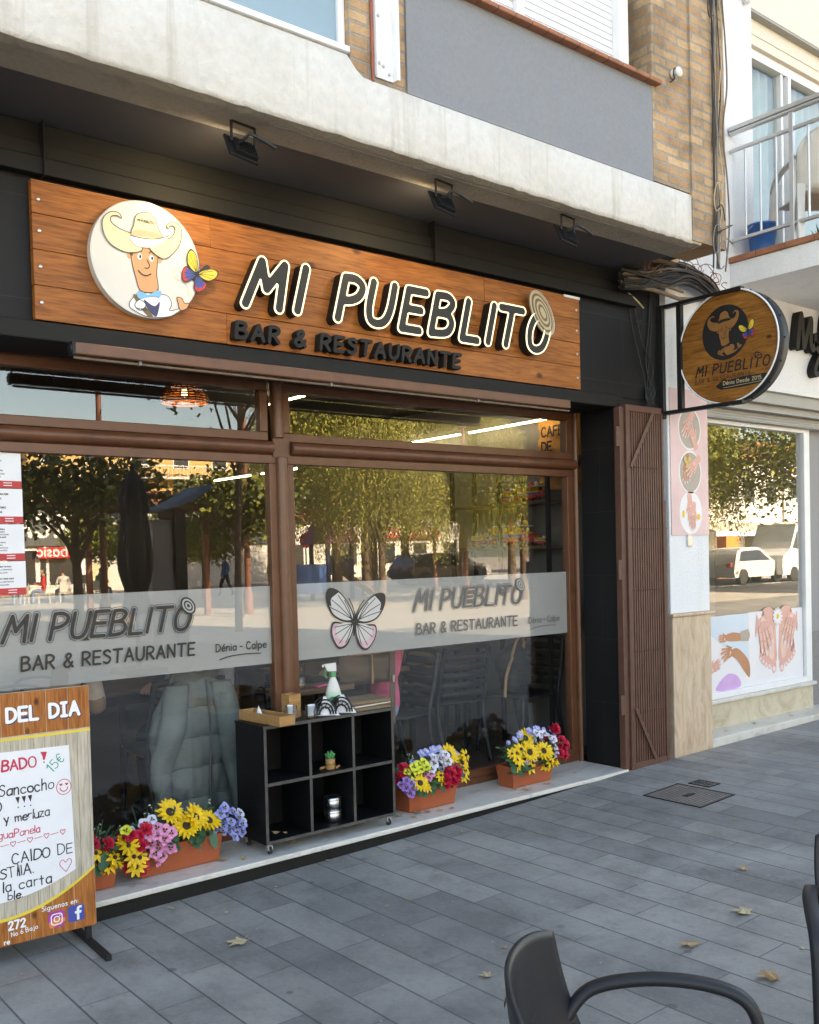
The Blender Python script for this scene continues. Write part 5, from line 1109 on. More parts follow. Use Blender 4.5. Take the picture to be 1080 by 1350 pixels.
hw('a la carta', .044, -.03, .215, 0, .0026, .0, gap=2, space=5); hw('ble.', .036, .04, .178, 0, .0024, .0, gap=1.8)
cx, cz = .283, .612; pr_.fill([ell(cx, cz, .032, .034, 32), ell(cx, cz, .029, .031, 32)], (0, -.0101, 0), XA, ZA, 1, 0, .0006)
pr_.fill(outline([[(cx+.016*math.cos(a), cz-.003+.016*math.sin(a)) for a in [math.pi+math.pi*j/10 for j in range(11)]]], .002), (0, -.0101, 0), XA, ZA, 1, 0, .0006)
for s_ in (-1, 1): pr_.fill([[(cx+s_*.012, cz+.004), (cx+s_*.012+.008, cz+.013), (cx+s_*.012+.003, cz+.017), (cx+s_*.012, cz+.013), (cx+s_*.012-.003, cz+.017), (cx+s_*.012-.008, cz+.013)]], (0, -.0101, 0), XA, ZA, 1, 0, .0009)
pr_.build('handwriting', [M['ink'], M['red_ink'], M['green_ink']], SH)
ft = MB()
for x in (.375, -.39):
    ft.box(x-.0125, x+.0125, .0065, .03, -.092, .98)
ft.box(-.4, .385, .0065, .03, .981, 1.0); ft.build('frame', M['dark_metal'], t, bevel=.002)
for x in (.375, -.39): MB().box(x-.0128, x+.0128, -.235, .235, -.118+.024, -.093+.024).build('foot', M['dark_metal'], t, bevel=.002)

# ------------------------------------------------------------------ shelf unit and what stands on it
t = thing('shelf_unit', 'low black six compartment shelf unit on castors standing on the marble sill', 'shelf', (0, 0, 0))
SX0, SX1, SY0, SY1, SZ0, SZ1 = -.484, .383, -.405, -.105, .057, .686; th = .018
zm = (SZ0+SZ1)/2; c1 = SX0+(SX1-SX0)/3; c2 = SX0+2*(SX1-SX0)/3
for nm, bx in (('top', (SX0-.003, SX1+.003, SY0-.003, SY1, SZ1-th, SZ1)), ('base', (SX0, SX1, SY0, SY1, SZ0, SZ0+th)), ('side_panel', (SX0, SX0+th, SY0+.0005, SY1-.006, SZ0+th, SZ1-th)), ('side_panel', (SX1-th, SX1, SY0+.0005, SY1-.006, SZ0+th, SZ1-th)),
               ('divider', (c1-th/2, c1+th/2, SY0+.001, SY1-.006, SZ0+th, SZ1-th)), ('divider', (c2-th/2, c2+th/2, SY0+.001, SY1-.006, SZ0+th, SZ1-th))):
    p = MB().box(*bx); o = p.build(nm, [M['shelf'], M['shelf_edge']], t, bevel=.0012)
    for pl in o.data.polygons:
        if pl.normal.y < -.9: pl.material_index = 1
for a, b in ((SX0+th, c1-th/2), (c1+th/2, c2-th/2), (c2+th/2, SX1-th)):
    o = MB().box(a, b, SY0+.0015, SY1-.006, zm-th/2, zm+th/2).build('shelf', [M['shelf'], M['shelf_edge']], t, bevel=.0012)
    for pl in o.data.polygons:
        if pl.normal.y < -.9: pl.material_index = 1
MB().box(SX0+.001, SX1-.001, SY1-.0055, SY1-.001, SZ0+th, SZ1-th).build('back_panel', M['shelf'], t)
for x in (SX0+.035, SX1-.035):
    for y in (SY0+.035, SY1-.04):
        c_ = MB().box(x-.02, x+.02, y-.02, y+.02, .053, .0568).lathe([(.012, .04), (.016, .053)], (x, y, 0), 14).bar((x-.011, y, .042), (x-.011, y-.008, .018), .024, .003, 0, (1, 0, 0)).bar((x+.011, y, .042), (x+.011, y-.008, .018), .024, .003, 0, (1, 0, 0))
        k_ = c_.build('castor', M['alu'], t); MB().lathe([(.0, -.008), (.017, -.008), (.019, -.004), (.019, .004), (.017, .008), (0, .008)], (x, y-.008, .0195), 18, 0, True, 'x').build('wheel', M['rubber'], k_)
ZT = SZ1+.0005
t = thing('cutlery_tray', 'long low light wooden tray at the end of the black shelf top', 'tray', (-.395, -.29, ZT), rad(4))
tr = MB()
L_, W_, H_ = .19, .05, .052
tr.box(-W_, W_, -L_, L_, 0, .008).box(-W_, -W_+.008, -L_, L_, .0081, H_).box(W_-.008, W_, -L_, L_, .0081, H_).box(-W_+.0081, W_-.0081, -L_, -L_+.008, .0081, H_).box(-W_+.0081, W_-.0081, L_-.008, L_, .0081, H_)
tr.build('body', M['bamboo'], t, bevel=.0015)
MB().add([(-.03, .05, .01), (.02, .08, .01), (0, .07, .085)], [(0, 1, 2)]).add([(-.02, .08, .01), (.025, .05, .01), (0.002, .075, .08)], [(0, 1, 2)]).build('napkin', M['paper'], t)
t = thing('cutlery_box', 'tall square light wooden cutlery box on the black shelf top', 'box', (-.215, -.255, ZT), rad(3))
b = MB(); w_ = .038; b.box(-w_, w_, -w_, w_, 0, .008)
for s_ in (0, 1):
    b.box(-w_ if s_ else w_-.007, -w_+.007 if s_ else w_, -w_, w_, .0081, .128).box(-w_+.0071, w_-.0071, -w_ if s_ else w_-.007, -w_+.007 if s_ else w_, .0081, .128)
b.box(-w_-.003, w_+.003, -w_-.003, -w_-.0002, .085, .0865).box(w_+.0002, w_+.003, -w_, w_, .085, .0865)
b.build('body', M['bamboo'], t, bevel=.0012)
def tumbler(name, label, loc, r, h, papers):
    t = thing(name, label, 'glass', loc)
    MB().lathe([(r*.82, 0), (r, h), (r-.0025, h), (r*.8-.002, .008), (0, .008)], n=28).build('body', M['glass_clear'], t)
    for i in range(papers):
        x = -.012+.009*i; MB().add([(x-.016, -.008+.004*i, .012), (x+.014, -.004+.004*i, .012), (x+.024, .004+.003*i, h*1.02), (x-.012, 0+.003*i, h*1.08)], [(0, 1, 2, 3)]).build('paper_slip', M['paper'], t, solid=.001)
    return t
tumbler('drinking_glass', 'clear drinking glass holding a paper slip between the wooden tray and the cutlery box', (-.29, -.375, ZT), .034, .085, 1)
tumbler('glass_jar', 'glass jar of white receipt slips in front of the wooden cutlery box', (-.155, -.365, ZT), .036, .07, 3)
def napkin_stand(label, loc, rz):
    t = thing('napkin_stand', label, 'napkin holder', loc, rz, 'napkin stands on the shelf top'); t.scale = (1.1, 1.2, 1)
    hp = MB().bar((-.05, 0, .003), (.05, 0, .003), .07, .005)
    for y in (-.03, .03):
        for i, r in enumerate((.055, .042, .028)): hp.tube([(r*math.cos(a), y, .012+r*1.5*math.sin(a)) for a in [math.pi*j/14 for j in range(15)]], .0045, 6)
        for i in range(6): a = math.pi*(i+.5)/6; hp.tube([(.026*math.cos(a), y, .012+.033*math.sin(a)), (.036*math.cos(a+.2), y, .012+.045*math.sin(a+.2)), (.053*math.cos(a), y, .012+.066*math.sin(a))], .0025, 5)
    hp.build('wire_frame', M['dark_metal'], t)
    for i in range(2):
        y = -.012+.022*i; MB().add([(-.035, y, .004), (.075, y-.02, .004), (.0+.012*i, y+.003, .112-.006*i)], [(0, 1, 2)]).build('napkin', M['paper'], t, solid=.004)
    return t
napkin_stand('black wire napkin stand with white paper triangles beside the glass jar', (-.07, -.36, ZT), rad(-24))
napkin_stand('black wire napkin stand with white paper triangles beside the stack of menus', (.05, -.355, ZT), rad(-33))
t = thing('spray_bottle', 'green and white trigger spray bottle standing among napkins on the black shelf top', 'spray bottle', (.10, -.21, ZT), rad(-35))
sq = lambda P: [(r, z) for r, z in P]
b = MB().lathe([(.036, 0), (.041, .006), (.041, .085), (.036, .115), (.030, .14), (.022, .165), (.015, .182), (.014, .19)], n=26); b.v = [(x*1.08, y*.72, z) for x, y, z in b.v]
b.build('bottle', M['white_plastic'], t)
lb = MB().lathe([(.0422, .02), (.0422, .088), (.039, .104)], n=26, cap=False); lb.v = [(x*1.08, y*.73, z) for x, y, z in lb.v]; lb.build('label', pm('pale_green_label', (.5, .66, .5, 1), .4, .1, 12), t)
lb = MB(); lb.fill([ell(0, .06, .028, .018, 24)], (0, -.0312, 0), XA, ZA, 0, .001); lb.fill([ell(.004, .036, .02, .008, 20)], (0, -.0312, 0), XA, ZA, 1, .001); lb.build('label_print', [M['toy_green'], M['yellow']], t)
MB().lathe([(.019, .188), (.019, .212), (.016, .218)], n=18).build('collar', M['toy_green'], t)
MB().hexa([(-.03, -.012, .219), (.022, -.014, .219), (.022, .014, .219), (-.03, .012, .219)], [(-.05, -.009, .262), (.02, -.012, .27), (.02, .012, .27), (-.05, .009, .262)]).box(-.062, -.048, -.007, .007, .244, .26).build('spray_head', M['white_plastic'], t, bevel=.004)
MB().tube(smooth_pts([(-.03, 0, .24), (-.042, 0, .225), (-.044, 0, .2), (-.036, 0, .18)], False, 4), [.006]*13, 8).build('trigger', M['toy_green'], t)
for i, (dz, rz, lab) in enumerate(((0, 4, 'grey wooden menu folder at the bottom of the stack on the shelf top'), (.019, 9, 'grey wooden menu folder in the middle of the stack on the shelf top'), (.038, 1, 'grey wooden menu folder on top of the stack on the shelf top'))):
    t = thing('menu_folder', lab, 'menu', (.245, -.285, ZT+dz), rad(rz+86), 'menu folders stacked on the shelf')
    MB().box(-.105, .105, -.14, .14, 0, .005).build('cover', M['menu_wood'], t, bevel=.001); MB().box(-.10, .10, -.135, .138, .0055, .0115).build('pages', M['paper'] if i == 1 else M['knit_tan'], t)
    o = MB().box(-.105, .105, -.14, .14, .012, .0168).build('cover', M['menu_wood'], t, bevel=.001)
    MB().box(-.107, .107, -.143, -.1402, 0, .017).build('spine', M['menu_wood'], t); MB().lathe([(.004, .0169), (0, .0185)], (-.08, -.12, 0), 8).lathe([(.004, .0169), (0, .0185)], (.08, -.12, 0), 8).build('rivet', M['alu'], t)
t = thing('cactus_pot', 'small green succulent in a bamboo cup inside the upper middle compartment', 'pot plant', (-.02, -.335, zm+th/2+.0005))
MB().lathe([(.026, 0), (.028, .01), (.027, .03), (.029, .032), (.027, .036), (.028, .058), (.024, .058), (.023, .05), (0, .05)], n=20).build('cup', M['bamboo'], t)
g = MB()
for i in range(16):
    a = 2.4*i; r0 = .004+.011*(i/16); b = Vector((r0*math.cos(a), r0*math.sin(a), .05)); e = b+Vector((math.cos(a)*(.006+.014*i/16), math.sin(a)*(.006+.014*i/16), .052-.022*i/16)); g.tube([b, (b+e)/2+Vector((0, 0, .003)), e], [.004, .006, .001], 6)
g.build('succulent', pm('succulent_green', (.07, .32, .1, 1), .45, .3, 40), t)
st_ = MB().tube([(-.06, .01, .008), (-.03, .02, .008), (.05, .03, .01)], .008, 7).tube([(.03, -.02, .006), (.06, .0, .007)], .007, 7); st_.build('driftwood', M['bamboo'], t)
for i, lab in enumerate(('polished steel food tin at the bottom of the pair in the lower middle compartment', 'polished steel food tin on top of the pair in the lower middle compartment')):
    t = thing('steel_tin', lab, 'tin', (.012, -.30, SZ0+th+.0005+.071*i), .4*i, 'steel tins in the shelf')
    MB().lathe([(.042, 0), (.048, .004), (.049, .05), (.047, .052)], n=32).build('body', M['steel'], t); MB().lathe([(.051, .0525), (.051, .06), (.045, .069), (0, .0705)], n=32).build('lid', M['steel'], t); MB().tube([(.05*math.cos(a), .05*math.sin(a), .03) for a in [6.283*i_/28 for i_ in range(28)]], .0016, 5, 0, True).build('band', M['steel'], t)

# ------------------------------------------------------------------ flowers
def petal(mb, base, d, up, L, W, curl, mi=0, seg=4, notch=False):
    d = Vector(d).normalized(); up = Vector(up); sd = d.cross(up).normalized(); vs = []
    for i in range(seg+1):
        u = i/seg; w_ = W*(math.sin(math.pi*min(1, u*.86+.1)))**.8*(0.1 if i == seg and not notch else 1)
        p = Vector(base)+d*L*u+up*(curl*math.sin(u*1.9)*L)
        vs += [p-sd*w_/2+up*.12*w_, p, p+sd*w_/2+up*.12*w_]
    fs = []
    for i in range(seg): a = i*3; fs += [(a, a+1, a+4, a+3), (a+1, a+2, a+5, a+4)]
    mb.add(vs, fs, mi, True)
def flower(kind, seed):
    r_ = random.Random(seed); m = MB(); Z_ = Vector((0, 0, 1))
    if kind == 'sunflower':
        for ring, (n, L, c) in enumerate(((15, .052, .12), (13, .044, .34))):
            for i in range(n): a = 6.283*(i+.5*ring)/n+r_.uniform(-.1, .1); petal(m, (.014*math.cos(a), .014*math.sin(a), .002*ring), (math.cos(a), math.sin(a), 0), Z_, L*r_.uniform(.85, 1.1), .017, c+r_.uniform(-.14, .12), 0)
        m.lathe([(.019, 0), (.02, .005), (.016, .010), (.008, .0085), (0, .008)], n=16, mi=1)
        return m, [M['petal_y'], M['seed']]
    if kind in ('pansy', 'lilac_pansy', 'lime_pansy', 'pink_pansy', 'blue_flower', 'violet_pansy'):
        col = dict(pansy='petal_w', lilac_pansy='petal_b', lime_pansy='petal_lime', pink_pansy='petal_p', blue_flower='petal_b', violet_pansy='petal_v')[kind]
        n = 5; s_ = .85 if kind in ('blue_flower',) else 1
        for i in range(n): a = 6.283*i/n+r_.uniform(-.12, .12); petal(m, (.002*math.cos(a), .002*math.sin(a), .001*i), (math.cos(a), math.sin(a), 0), Z_, .027*s_*r_.uniform(.88, 1.1), .031*s_, .22+r_.uniform(-.12, .2), 0, 4, True)
        for i in range(3): a = 6.283*i/3; petal(m, (0, 0, .0088), (math.cos(a), math.sin(a), .3), Z_, .014, .009, .1, 1, 2)
        m.sphere((0, 0, .009), .0035, 8, 2)
        return m, [M[col], M['petal_d'] if kind != 'blue_flower' else M['petal_w'], M['petal_y']]
    if kind in ('geranium', 'dark_rose'):
        col = 'petal_r'
        for ring, (n, L, c) in enumerate(((6, .034, .15), (6, .028, .55), (5, .02, 1.0))):
            for i in range(n): a = 6.283*(i+.5*ring)/n+r_.uniform(-.2, .2); petal(m, (.003*math.cos(a), .003*math.sin(a), .003*ring), (math.cos(a), math.sin(a), .1+.2*ring), Z_, L*r_.uniform(.85, 1.15), .03-.005*ring, c, 0, 4, True)
        m.sphere((0, 0, .012), .004, 8, 1)
        return m, [M[col], M['petal_d']]
    if kind == 'yellow_daisy':
        for i in range(9): a = 6.283*i/9; petal(m, (.004*math.cos(a), .004*math.sin(a), 0), (math.cos(a), math.sin(a), -.2), Z_, .034*r_.uniform(.8, 1.2), .014, .05+r_.uniform(-.3, .2), 0)
        m.sphere((0, 0, .004), .008, 10, 1); return m, [M['petal_y'], M['seed']]
PROTO = {}
def bloom(parent, kind, loc, nrm, sc):
    key = (kind, rng.randint(0, 2))
    if key not in PROTO:
        m, mats = flower(kind, hash(key[1])+7*len(kind)); me = bpy.data.meshes.new(kind); me.from_pydata(m.v, [], m.f)
        for q in mats: me.materials.append(q)
        me.polygons.foreach_set('material_index', m.m); me.polygons.foreach_set('use_smooth', m.sm); PROTO[key] = me
    o = bpy.data.objects.new(kind, PROTO[key]); C.objects.link(o); o.parent = parent; o.location = loc; o.scale = (sc,)*3
    q = Vector(nrm).to_track_quat('Z', 'Y'); o.rotation_euler = (q @ Euler((0, 0, rng.uniform(0, 6.28))).to_quaternion()).to_euler(); return o
def planter(label, loc, rz, L, flowers, spread, seed):
    """plastic trough with silk flowers; flowers = (kind, x, y, z, normal, size)"""
    t = thing('flower_planter', label, 'planter', loc, rz, 'flower planters on the sill'); r_ = random.Random(seed)
    a, b, h = L/2, .085, .145
    tr = MB()
    P0 = [(-a+.02, -b+.018), (a-.02, -b+.018), (a-.02, b-.018), (-a+.02, b-.018)]; P1 = [(-a, -b), (a, -b), (a, b), (-a, b)]; I1 = [(-a+.012, -b+.012), (a-.012, -b+.012), (a-.012, b-.012), (-a+.012, b-.012)]
    vs = [(x, y, 0) for x, y in P0]+[(x, y, h) for x, y in P1]+[(x, y, h) for x, y in I1]+[(x*.97, y*.9, h-.03) for x, y in I1]
    fs = [(3, 2, 1, 0)]+[(k_*4+i, k_*4+(i+1) % 4, k_*4+4+(i+1) % 4, k_*4+4+i) for k_ in range(3) for i in range(4)]+[(12, 13, 14, 15)]
    tr.add(vs, fs).build('trough', M['planter'], t, bevel=.006, seg=3)
    fo = MB()
    for i in range(190):
        x = r_.uniform(-a, a)*spread; y = r_.uniform(-b*1.35, b*.9); z = r_.uniform(h-.035, h+.12); an = r_.uniform(0, 6.28); L2 = r_.uniform(.03, .075)
        petal(fo, (x, y, z), (math.cos(an), math.sin(an)-.4, r_.uniform(-.5, .7)), Vector((r_.uniform(-.4, .4), r_.uniform(-.5, .1), 1)).normalized(), L2, L2*r_.uniform(.35, .6), r_.uniform(-.5, .3))
    for i in range(26):
        x = r_.uniform(-a, a)*spread*.9; y = r_.uniform(-b*.8, b*.6); e = Vector((x*1.12+r_.uniform(-.02, .02), y-.03, h+r_.uniform(.1, .2))); fo.tube([(x*.7, y*.5, h-.02), (x*.95, y*.9, h+.06), e], .0022, 5)
        if i % 3 == 0:
            for q in range(4): fo.sphere(e+Vector((r_.uniform(-.018, .018), r_.uniform(-.018, .018), r_.uniform(-.03, .012))), r_.uniform(.003, .0055), 6, 1)
    fo.build('foliage', [M['leaf'], pm('sprig_buds', (.42, .5, .4, 1), .6, .2, 30)], t)
    for kind, x, y, z, n, s_ in flowers: bloom(t, kind, (x*1.16, y-.012, z*1.06+.01), n, s_*1.2)
    for kind, x, y, z, n, s_ in [f_ for f_ in flowers if f_[0] not in ('sunflower',)]:
        bloom(t, kind, (x*1.2+r_.uniform(-.05, .05), y+r_.uniform(.0, .04), z+r_.uniform(-.03, .035)), (r_.uniform(-.7, .7), -.6, r_.uniform(-.1, .9)), s_*r_.uniform(.75, 1.15))
    for i in range(12):
        x = r_.uniform(-a, a)*1.08; kd = min(flowers, key=lambda f_: abs(f_[1]-x))[0]; kd = 'yellow_daisy' if kd == 'sunflower' else kd
        bloom(t, kd, (x, r_.uniform(-.1, -.04), h+r_.uniform(-.02, .07)), (r_.uniform(-.6, .6), -.8, r_.uniform(-.2, .7)), r_.uniform(.7, 1.0))
    for i in range(6):
        x = r_.uniform(-a, a)*.9; bl_ = MB(); petal(bl_, (x, -b*.9, h+.03), (r_.uniform(-.6, .6), -.6, r_.uniform(-.6, -.2)), (0, -.5, .85), r_.uniform(.09, .12), .045, -.3, 0, 5); bl_.build('leaf', M['leaf'], t)
    return t
V3 = lambda x, y, z: (x, y, z)
fl = []
F_ = lambda kind, x, y, z, s_=1.0, n=None: fl.append((kind, x, y, z, n or (x*1.2+rng.uniform(-.25, .25), -.75+rng.uniform(-.2, .2), .55+rng.uniform(-.15, .25)), s_))
# planter beside the menu board
for q in (('sunflower', -.045, -.06, .275, 1.0), ('sunflower', .06, -.09, .235, 1.0), ('sunflower', .015, -.1, .205, .95), ('sunflower', .135, -.07, .2, .9)): F_(*q)
for x, z in ((-.13, .19), (-.10, .165), (-.15, .15), (-.115, .125), (-.14, .105), (-.09, .14), (-.07, .115), (-.12, .22), (-.09, .205), (-.065, .19), (-.155, .2), (-.105, .085)): F_('pink_pansy', x, -.10+rng.uniform(-.02, .02), z, .95)
for x, z in ((.19, .215), (.235, .17), (.2, .155), (.26, .14), (.225, .125), (.275, .185), (.25, .215), (.21, .245), (.285, .15), (.24, .1)): F_('lilac_pansy', x, -.08+rng.uniform(-.02, .02), z, .9)
for x, z in ((-.2, .2), (-.22, .17), (-.19, .15), (-.17, .225), (-.235, .21), (-.2, .09), (-.19, .06)): F_('geranium', x, -.09, z, .8)
for x, z in ((-.165, .245), (-.13, .255), (.29, .2), (.3, .16)): F_('pansy', x, -.06, z, .85)
for x, z in ((-.255, .235), (-.225, .185)): F_('lime_pansy', x, -.09, z, .9)
for x, z in ((-.235, .12), (-.21, .11), (-.255, .175), (-.225, .07)): F_('yellow_daisy', x, -.12, z, 1.15)
planter('terracotta trough of silk sunflowers, pink pansies and blue flowers between menu board and shelf unit', (-.915, -.215, .0005), rad(0), .47, fl, 1.0, 3)
fl = []
for x, z in ((.18, .13), (.15, .1), (.1, .17)): F_('yellow_daisy', x, -.08, z, 1.1)
for x, z in ((.1, .2), (.16, .19)): F_('geranium', x, -.05, z, .8)
planter('terracotta trough half hidden behind the menu board, long green leaves over its rim', (-1.485, -.235, .0005), 0, .47, fl, 1.05, 5)
fl = []
for q in (('sunflower', .115, -.06, .285, .95), ('sunflower', .215, -.05, .22, .85), ('sunflower', -.115, -.1, .165, .78)): F_(*q)
for x, z in ((-.12, .265), (-.085, .275), (-.1, .24), (-.135, .235), (-.065, .245), (-.15, .26)): F_('lime_pansy', x, -.09, z, .9)
for x, z in ((-.01, .285), (.035, .27), (.06, .24), (.0, .25), (.06, .295), (.085, .25), (.17, .165), (-.03, .225)): F_('pansy', x, -.08+rng.uniform(-.02, .02), z, .95)
for x, z in ((-.02, .315), (.03, .32), (.07, .32), (.15, .27), (.19, .265), (-.05, .31)): F_('blue_flower', x, -.03, z, .95)
for x, z in ((.09, .185), (.125, .16), (.06, .15), (.1, .13), (.13, .195)): F_('geranium', x, -.11, z, .95)
for x, z in ((-.19, .255), (-.175, .225), (-.2, .22)): F_('dark_rose', x, -.05, z, .75)
for x, z in ((-.17, .17), (-.155, .14), (-.2, .15), (-.175, .11), (-.2, .19)): F_('violet_pansy', x, -.09, z, .85)
for x, z in ((-.06, .18), (-.04, .2)): F_('pink_pansy', x, -.1, z, .8)
for x, z in ((.02, .185), (.03, .16), (-.08, .14)): F_('yellow_daisy', x, -.11, z, .95)
for x, z in ((.235, .17), (.24, .26)): F_('yellow_daisy', x, -.06, z, 1.1)
planter('terracotta trough of mixed silk flowers beside the shelf unit, lime pansies and red geraniums', (.775, -.205, .0005), 0, .40, fl, 1.05, 8)
fl = []
for q in (('sunflower', -.06, -.1, .21, .95), ('sunflower', .055, -.1, .2, .95), ('sunflower', -.03, -.03, .285, .9)): F_(*q)
for x, z in ((-.16, .22), (-.15, .18), (-.13, .24), (-.06, .12), (.13, .15), (.11, .12), (.15, .13)): F_('yellow_daisy', x, -.1, z, 1.2)
for x, z in ((.09, .295), (.05, .3), (.13, .27), (.16, .25), (.17, .2), (.15, .22), (.18, .17), (.02, .31)): F_('pansy', x, -.07, z, .95)
for x, z in ((-.08, .31), (-.12, .285), (.12, .31), (.0, .325), (.06, .33), (.2, .28)): F_('blue_flower', x, -.03, z, .95)
for x, z in ((.165, .305), (.22, .2), (.25, .17), (.225, .15), (.27, .2), (.26, .13), (.24, .23), (.185, .32)): F_('geranium', x, -.06, z, .9)
planter('terracotta trough of silk sunflowers and red geraniums at the far end of the sill', (1.655, -.21, .0005), 0, .40, fl, 1.05, 12)

# ------------------------------------------------------------------ dry leaves
def leaf_mesh(seed, lobes=5):
    r_ = random.Random(seed); P = []
    for i in range(lobes):
        a = rad(-120+240*i/(lobes-1)); L = (.6, .9, 1, .9, .6)[i]*r_.uniform(.85, 1.1)
        for da, rr in ((-.36, .5), (-.24, .72), (-.2, .86), (-.08, .84), (0, 1.0), (.1, .82), (.2, .8), (.24, .66), (.36, .5)): P.append((math.sin(a+da)*L*rr, math.cos(a+da)*L*rr))
    P += [(-.12, -.22), (-.02, -.16), (-.03, -.75), (.03, -.75), (.02, -.16), (.12, -.22)][::-1] if False else [(.1, -.25), (.02, -.2), (.1, -.8), (.06, -.82), (-.02, -.22), (-.1, -.25)]
    vs, fs = fill2d([P], 0); bm_ = MB(); c1_, c2_ = r_.uniform(.12, .35), r_.uniform(-.1, .25)
    bm_.add([(x, y, .06+c1_*x*x+c2_*y*y*.6+.05*math.sin(5*x+3*y)+.1*abs(x)*r_.uniform(.5, 1)) for x, y, z in vs], fs, 0, True); return bm_
LMESH = []
for s_ in range(5):
    m = leaf_mesh(s_); me = bpy.data.meshes.new('fallen_leaf'); me.from_pydata(m.v, [], m.f); me.polygons.foreach_set('use_smooth', m.sm); me.materials.append(M['dry_leaf_pale'] if s_ in (0, 3) else M['dry_leaf']); LMESH.append(me)
def leaf(x, y, z, s_, k_, label, rz=None):
    o = bpy.data.objects.new('fallen_leaf', LMESH[k_]); C.objects.link(o); o.location = (x, y, z); o.scale = (s_, s_, s_); o.rotation_euler = (rng.uniform(-.08, .08), rng.uniform(-.08, .08), rng.uniform(0, 6.28) if rz is None else rz)
    return tag(o, label, 'leaf', 'fallen leaves')
big = [(-1.05, -1.12, .055, 0, 'pale dry plane leaf with a long stalk lying between menu board and camera', 1.9), (.76, -2.43, .055, 3, 'large pale dry plane leaf, biggest beside the dark chair at the edge', .4), (.30, -2.45, .04, 1, 'brown curled dry leaf lying beyond the armrest of the dark chair', 2.5), (.27, -2.85, .055, 1, 'brown broken plane leaf nearest the second dark chair', 1.0), (1.25, -2.12, .035, 4, 'small brown leaf farther out on the pavement towards the drain covers', .2), (-.5, -2.09, .032, 0, 'greenish curled leaf on the pavement beside the dark chair back', .9)]
for x, y, s_, k_, lab, rz in big: leaf(x, y, gz(x)+.004, s_*1.35, k_, lab, rz)
r_ = random.Random(17)
lab = 'small scrap of dry brown leaf lying on the grey pavement'
for i in range(34):
    x = r_.uniform(-1.2, 4.6); y = r_.uniform(-3.0, -.47) if i % 2 else r_.uniform(-.62, -.46); leaf(x, y, gz(x)+.003, r_.uniform(.008, .022), r_.randint(0, 4), lab)
lab = 'dry brown leaf scrap lying on the marble sill among the planters'
for x, y, s_ in ((-.68, -.3, .05), (-.6, -.36, .03), (.56, -.36, .035), (.62, -.3, .045), (.69, -.33, .045), (.76, -.36, .035), (.85, -.37, .03), (1.52, -.35, .05), (1.72, -.36, .045), (1.46, -.3, .03), (-.25, -.28, .03), (-1.2, -.36, .025), (2.1, -.25, .03), (.5, -.27, .04)):
    leaf(x, y, .003, s_, r_.randint(0, 4), lab)
lab = 'dry leaf scrap on the white door step of the nail salon'
for x, y, s_ in ((3.75, -.24, .05), (4.35, -.28, .04), (3.9, -.3, .03), (4.9, -.3, .035)): leaf(x, y, .061, s_, r_.randint(0, 4), lab)
for x, y, z, s_ in ((-.36, -.3, .0775, .035), (-.32, -.33, .0775, .02)): leaf(x, y, z, s_, 2, 'dry leaf lying in the lower compartment of the black shelf unit')

# ------------------------------------------------------------------ covers in the pavement
def cover(name, label, x0, x1, y0, y1, ribs):
    t = thing(name, label, 'drain cover'); z = gz((x0+x1)/2); sl = (gz(x1)-gz(x0))
    p = MB().box(x0, x1, y0, y1, -.03, .003); P = p.build('plate', M['cast_iron'], t); f = MB().box(x0-.012, x0-.001, y0-.012, y1+.012, -.03, .005).box(x1+.001, x1+.012, y0-.012, y1+.012, -.03, .005).box(x0, x1, y0-.012, y0-.001, -.03, .0048).box(x0, x1, y1+.001, y1+.012, -.03, .0048); f.build('frame', M['dark_metal'], t)
    h = MB()
    if ribs:
        for i in range(5): h.box(x0+.02, x1-.02, y0+.02+i*.024, y0+.03+i*.024, .003, .006)
    else: h.box((x0+x1)/2-.045, (x0+x1)/2+.045, (y0+y1)/2-.02, (y0+y1)/2+.02, .003, .0055)
    h.build('grip', M['dark_metal'], t)
    t.location = ((x0+x1)/2, 0, z); t.rotation_euler = (0, -math.atan2(sl, x1-x0), 0)
    for c_ in t.children: c_.location.x = -(x0+x1)/2
    return t
cover('inspection_cover', 'large square rusty cover plate set in the pavement', 2.03, 2.38, -1.33, -.92, False)
cover('valve_cover', 'small dark rectangular cover next to the large square plate', 2.455, 2.56, -1.105, -.965, True)

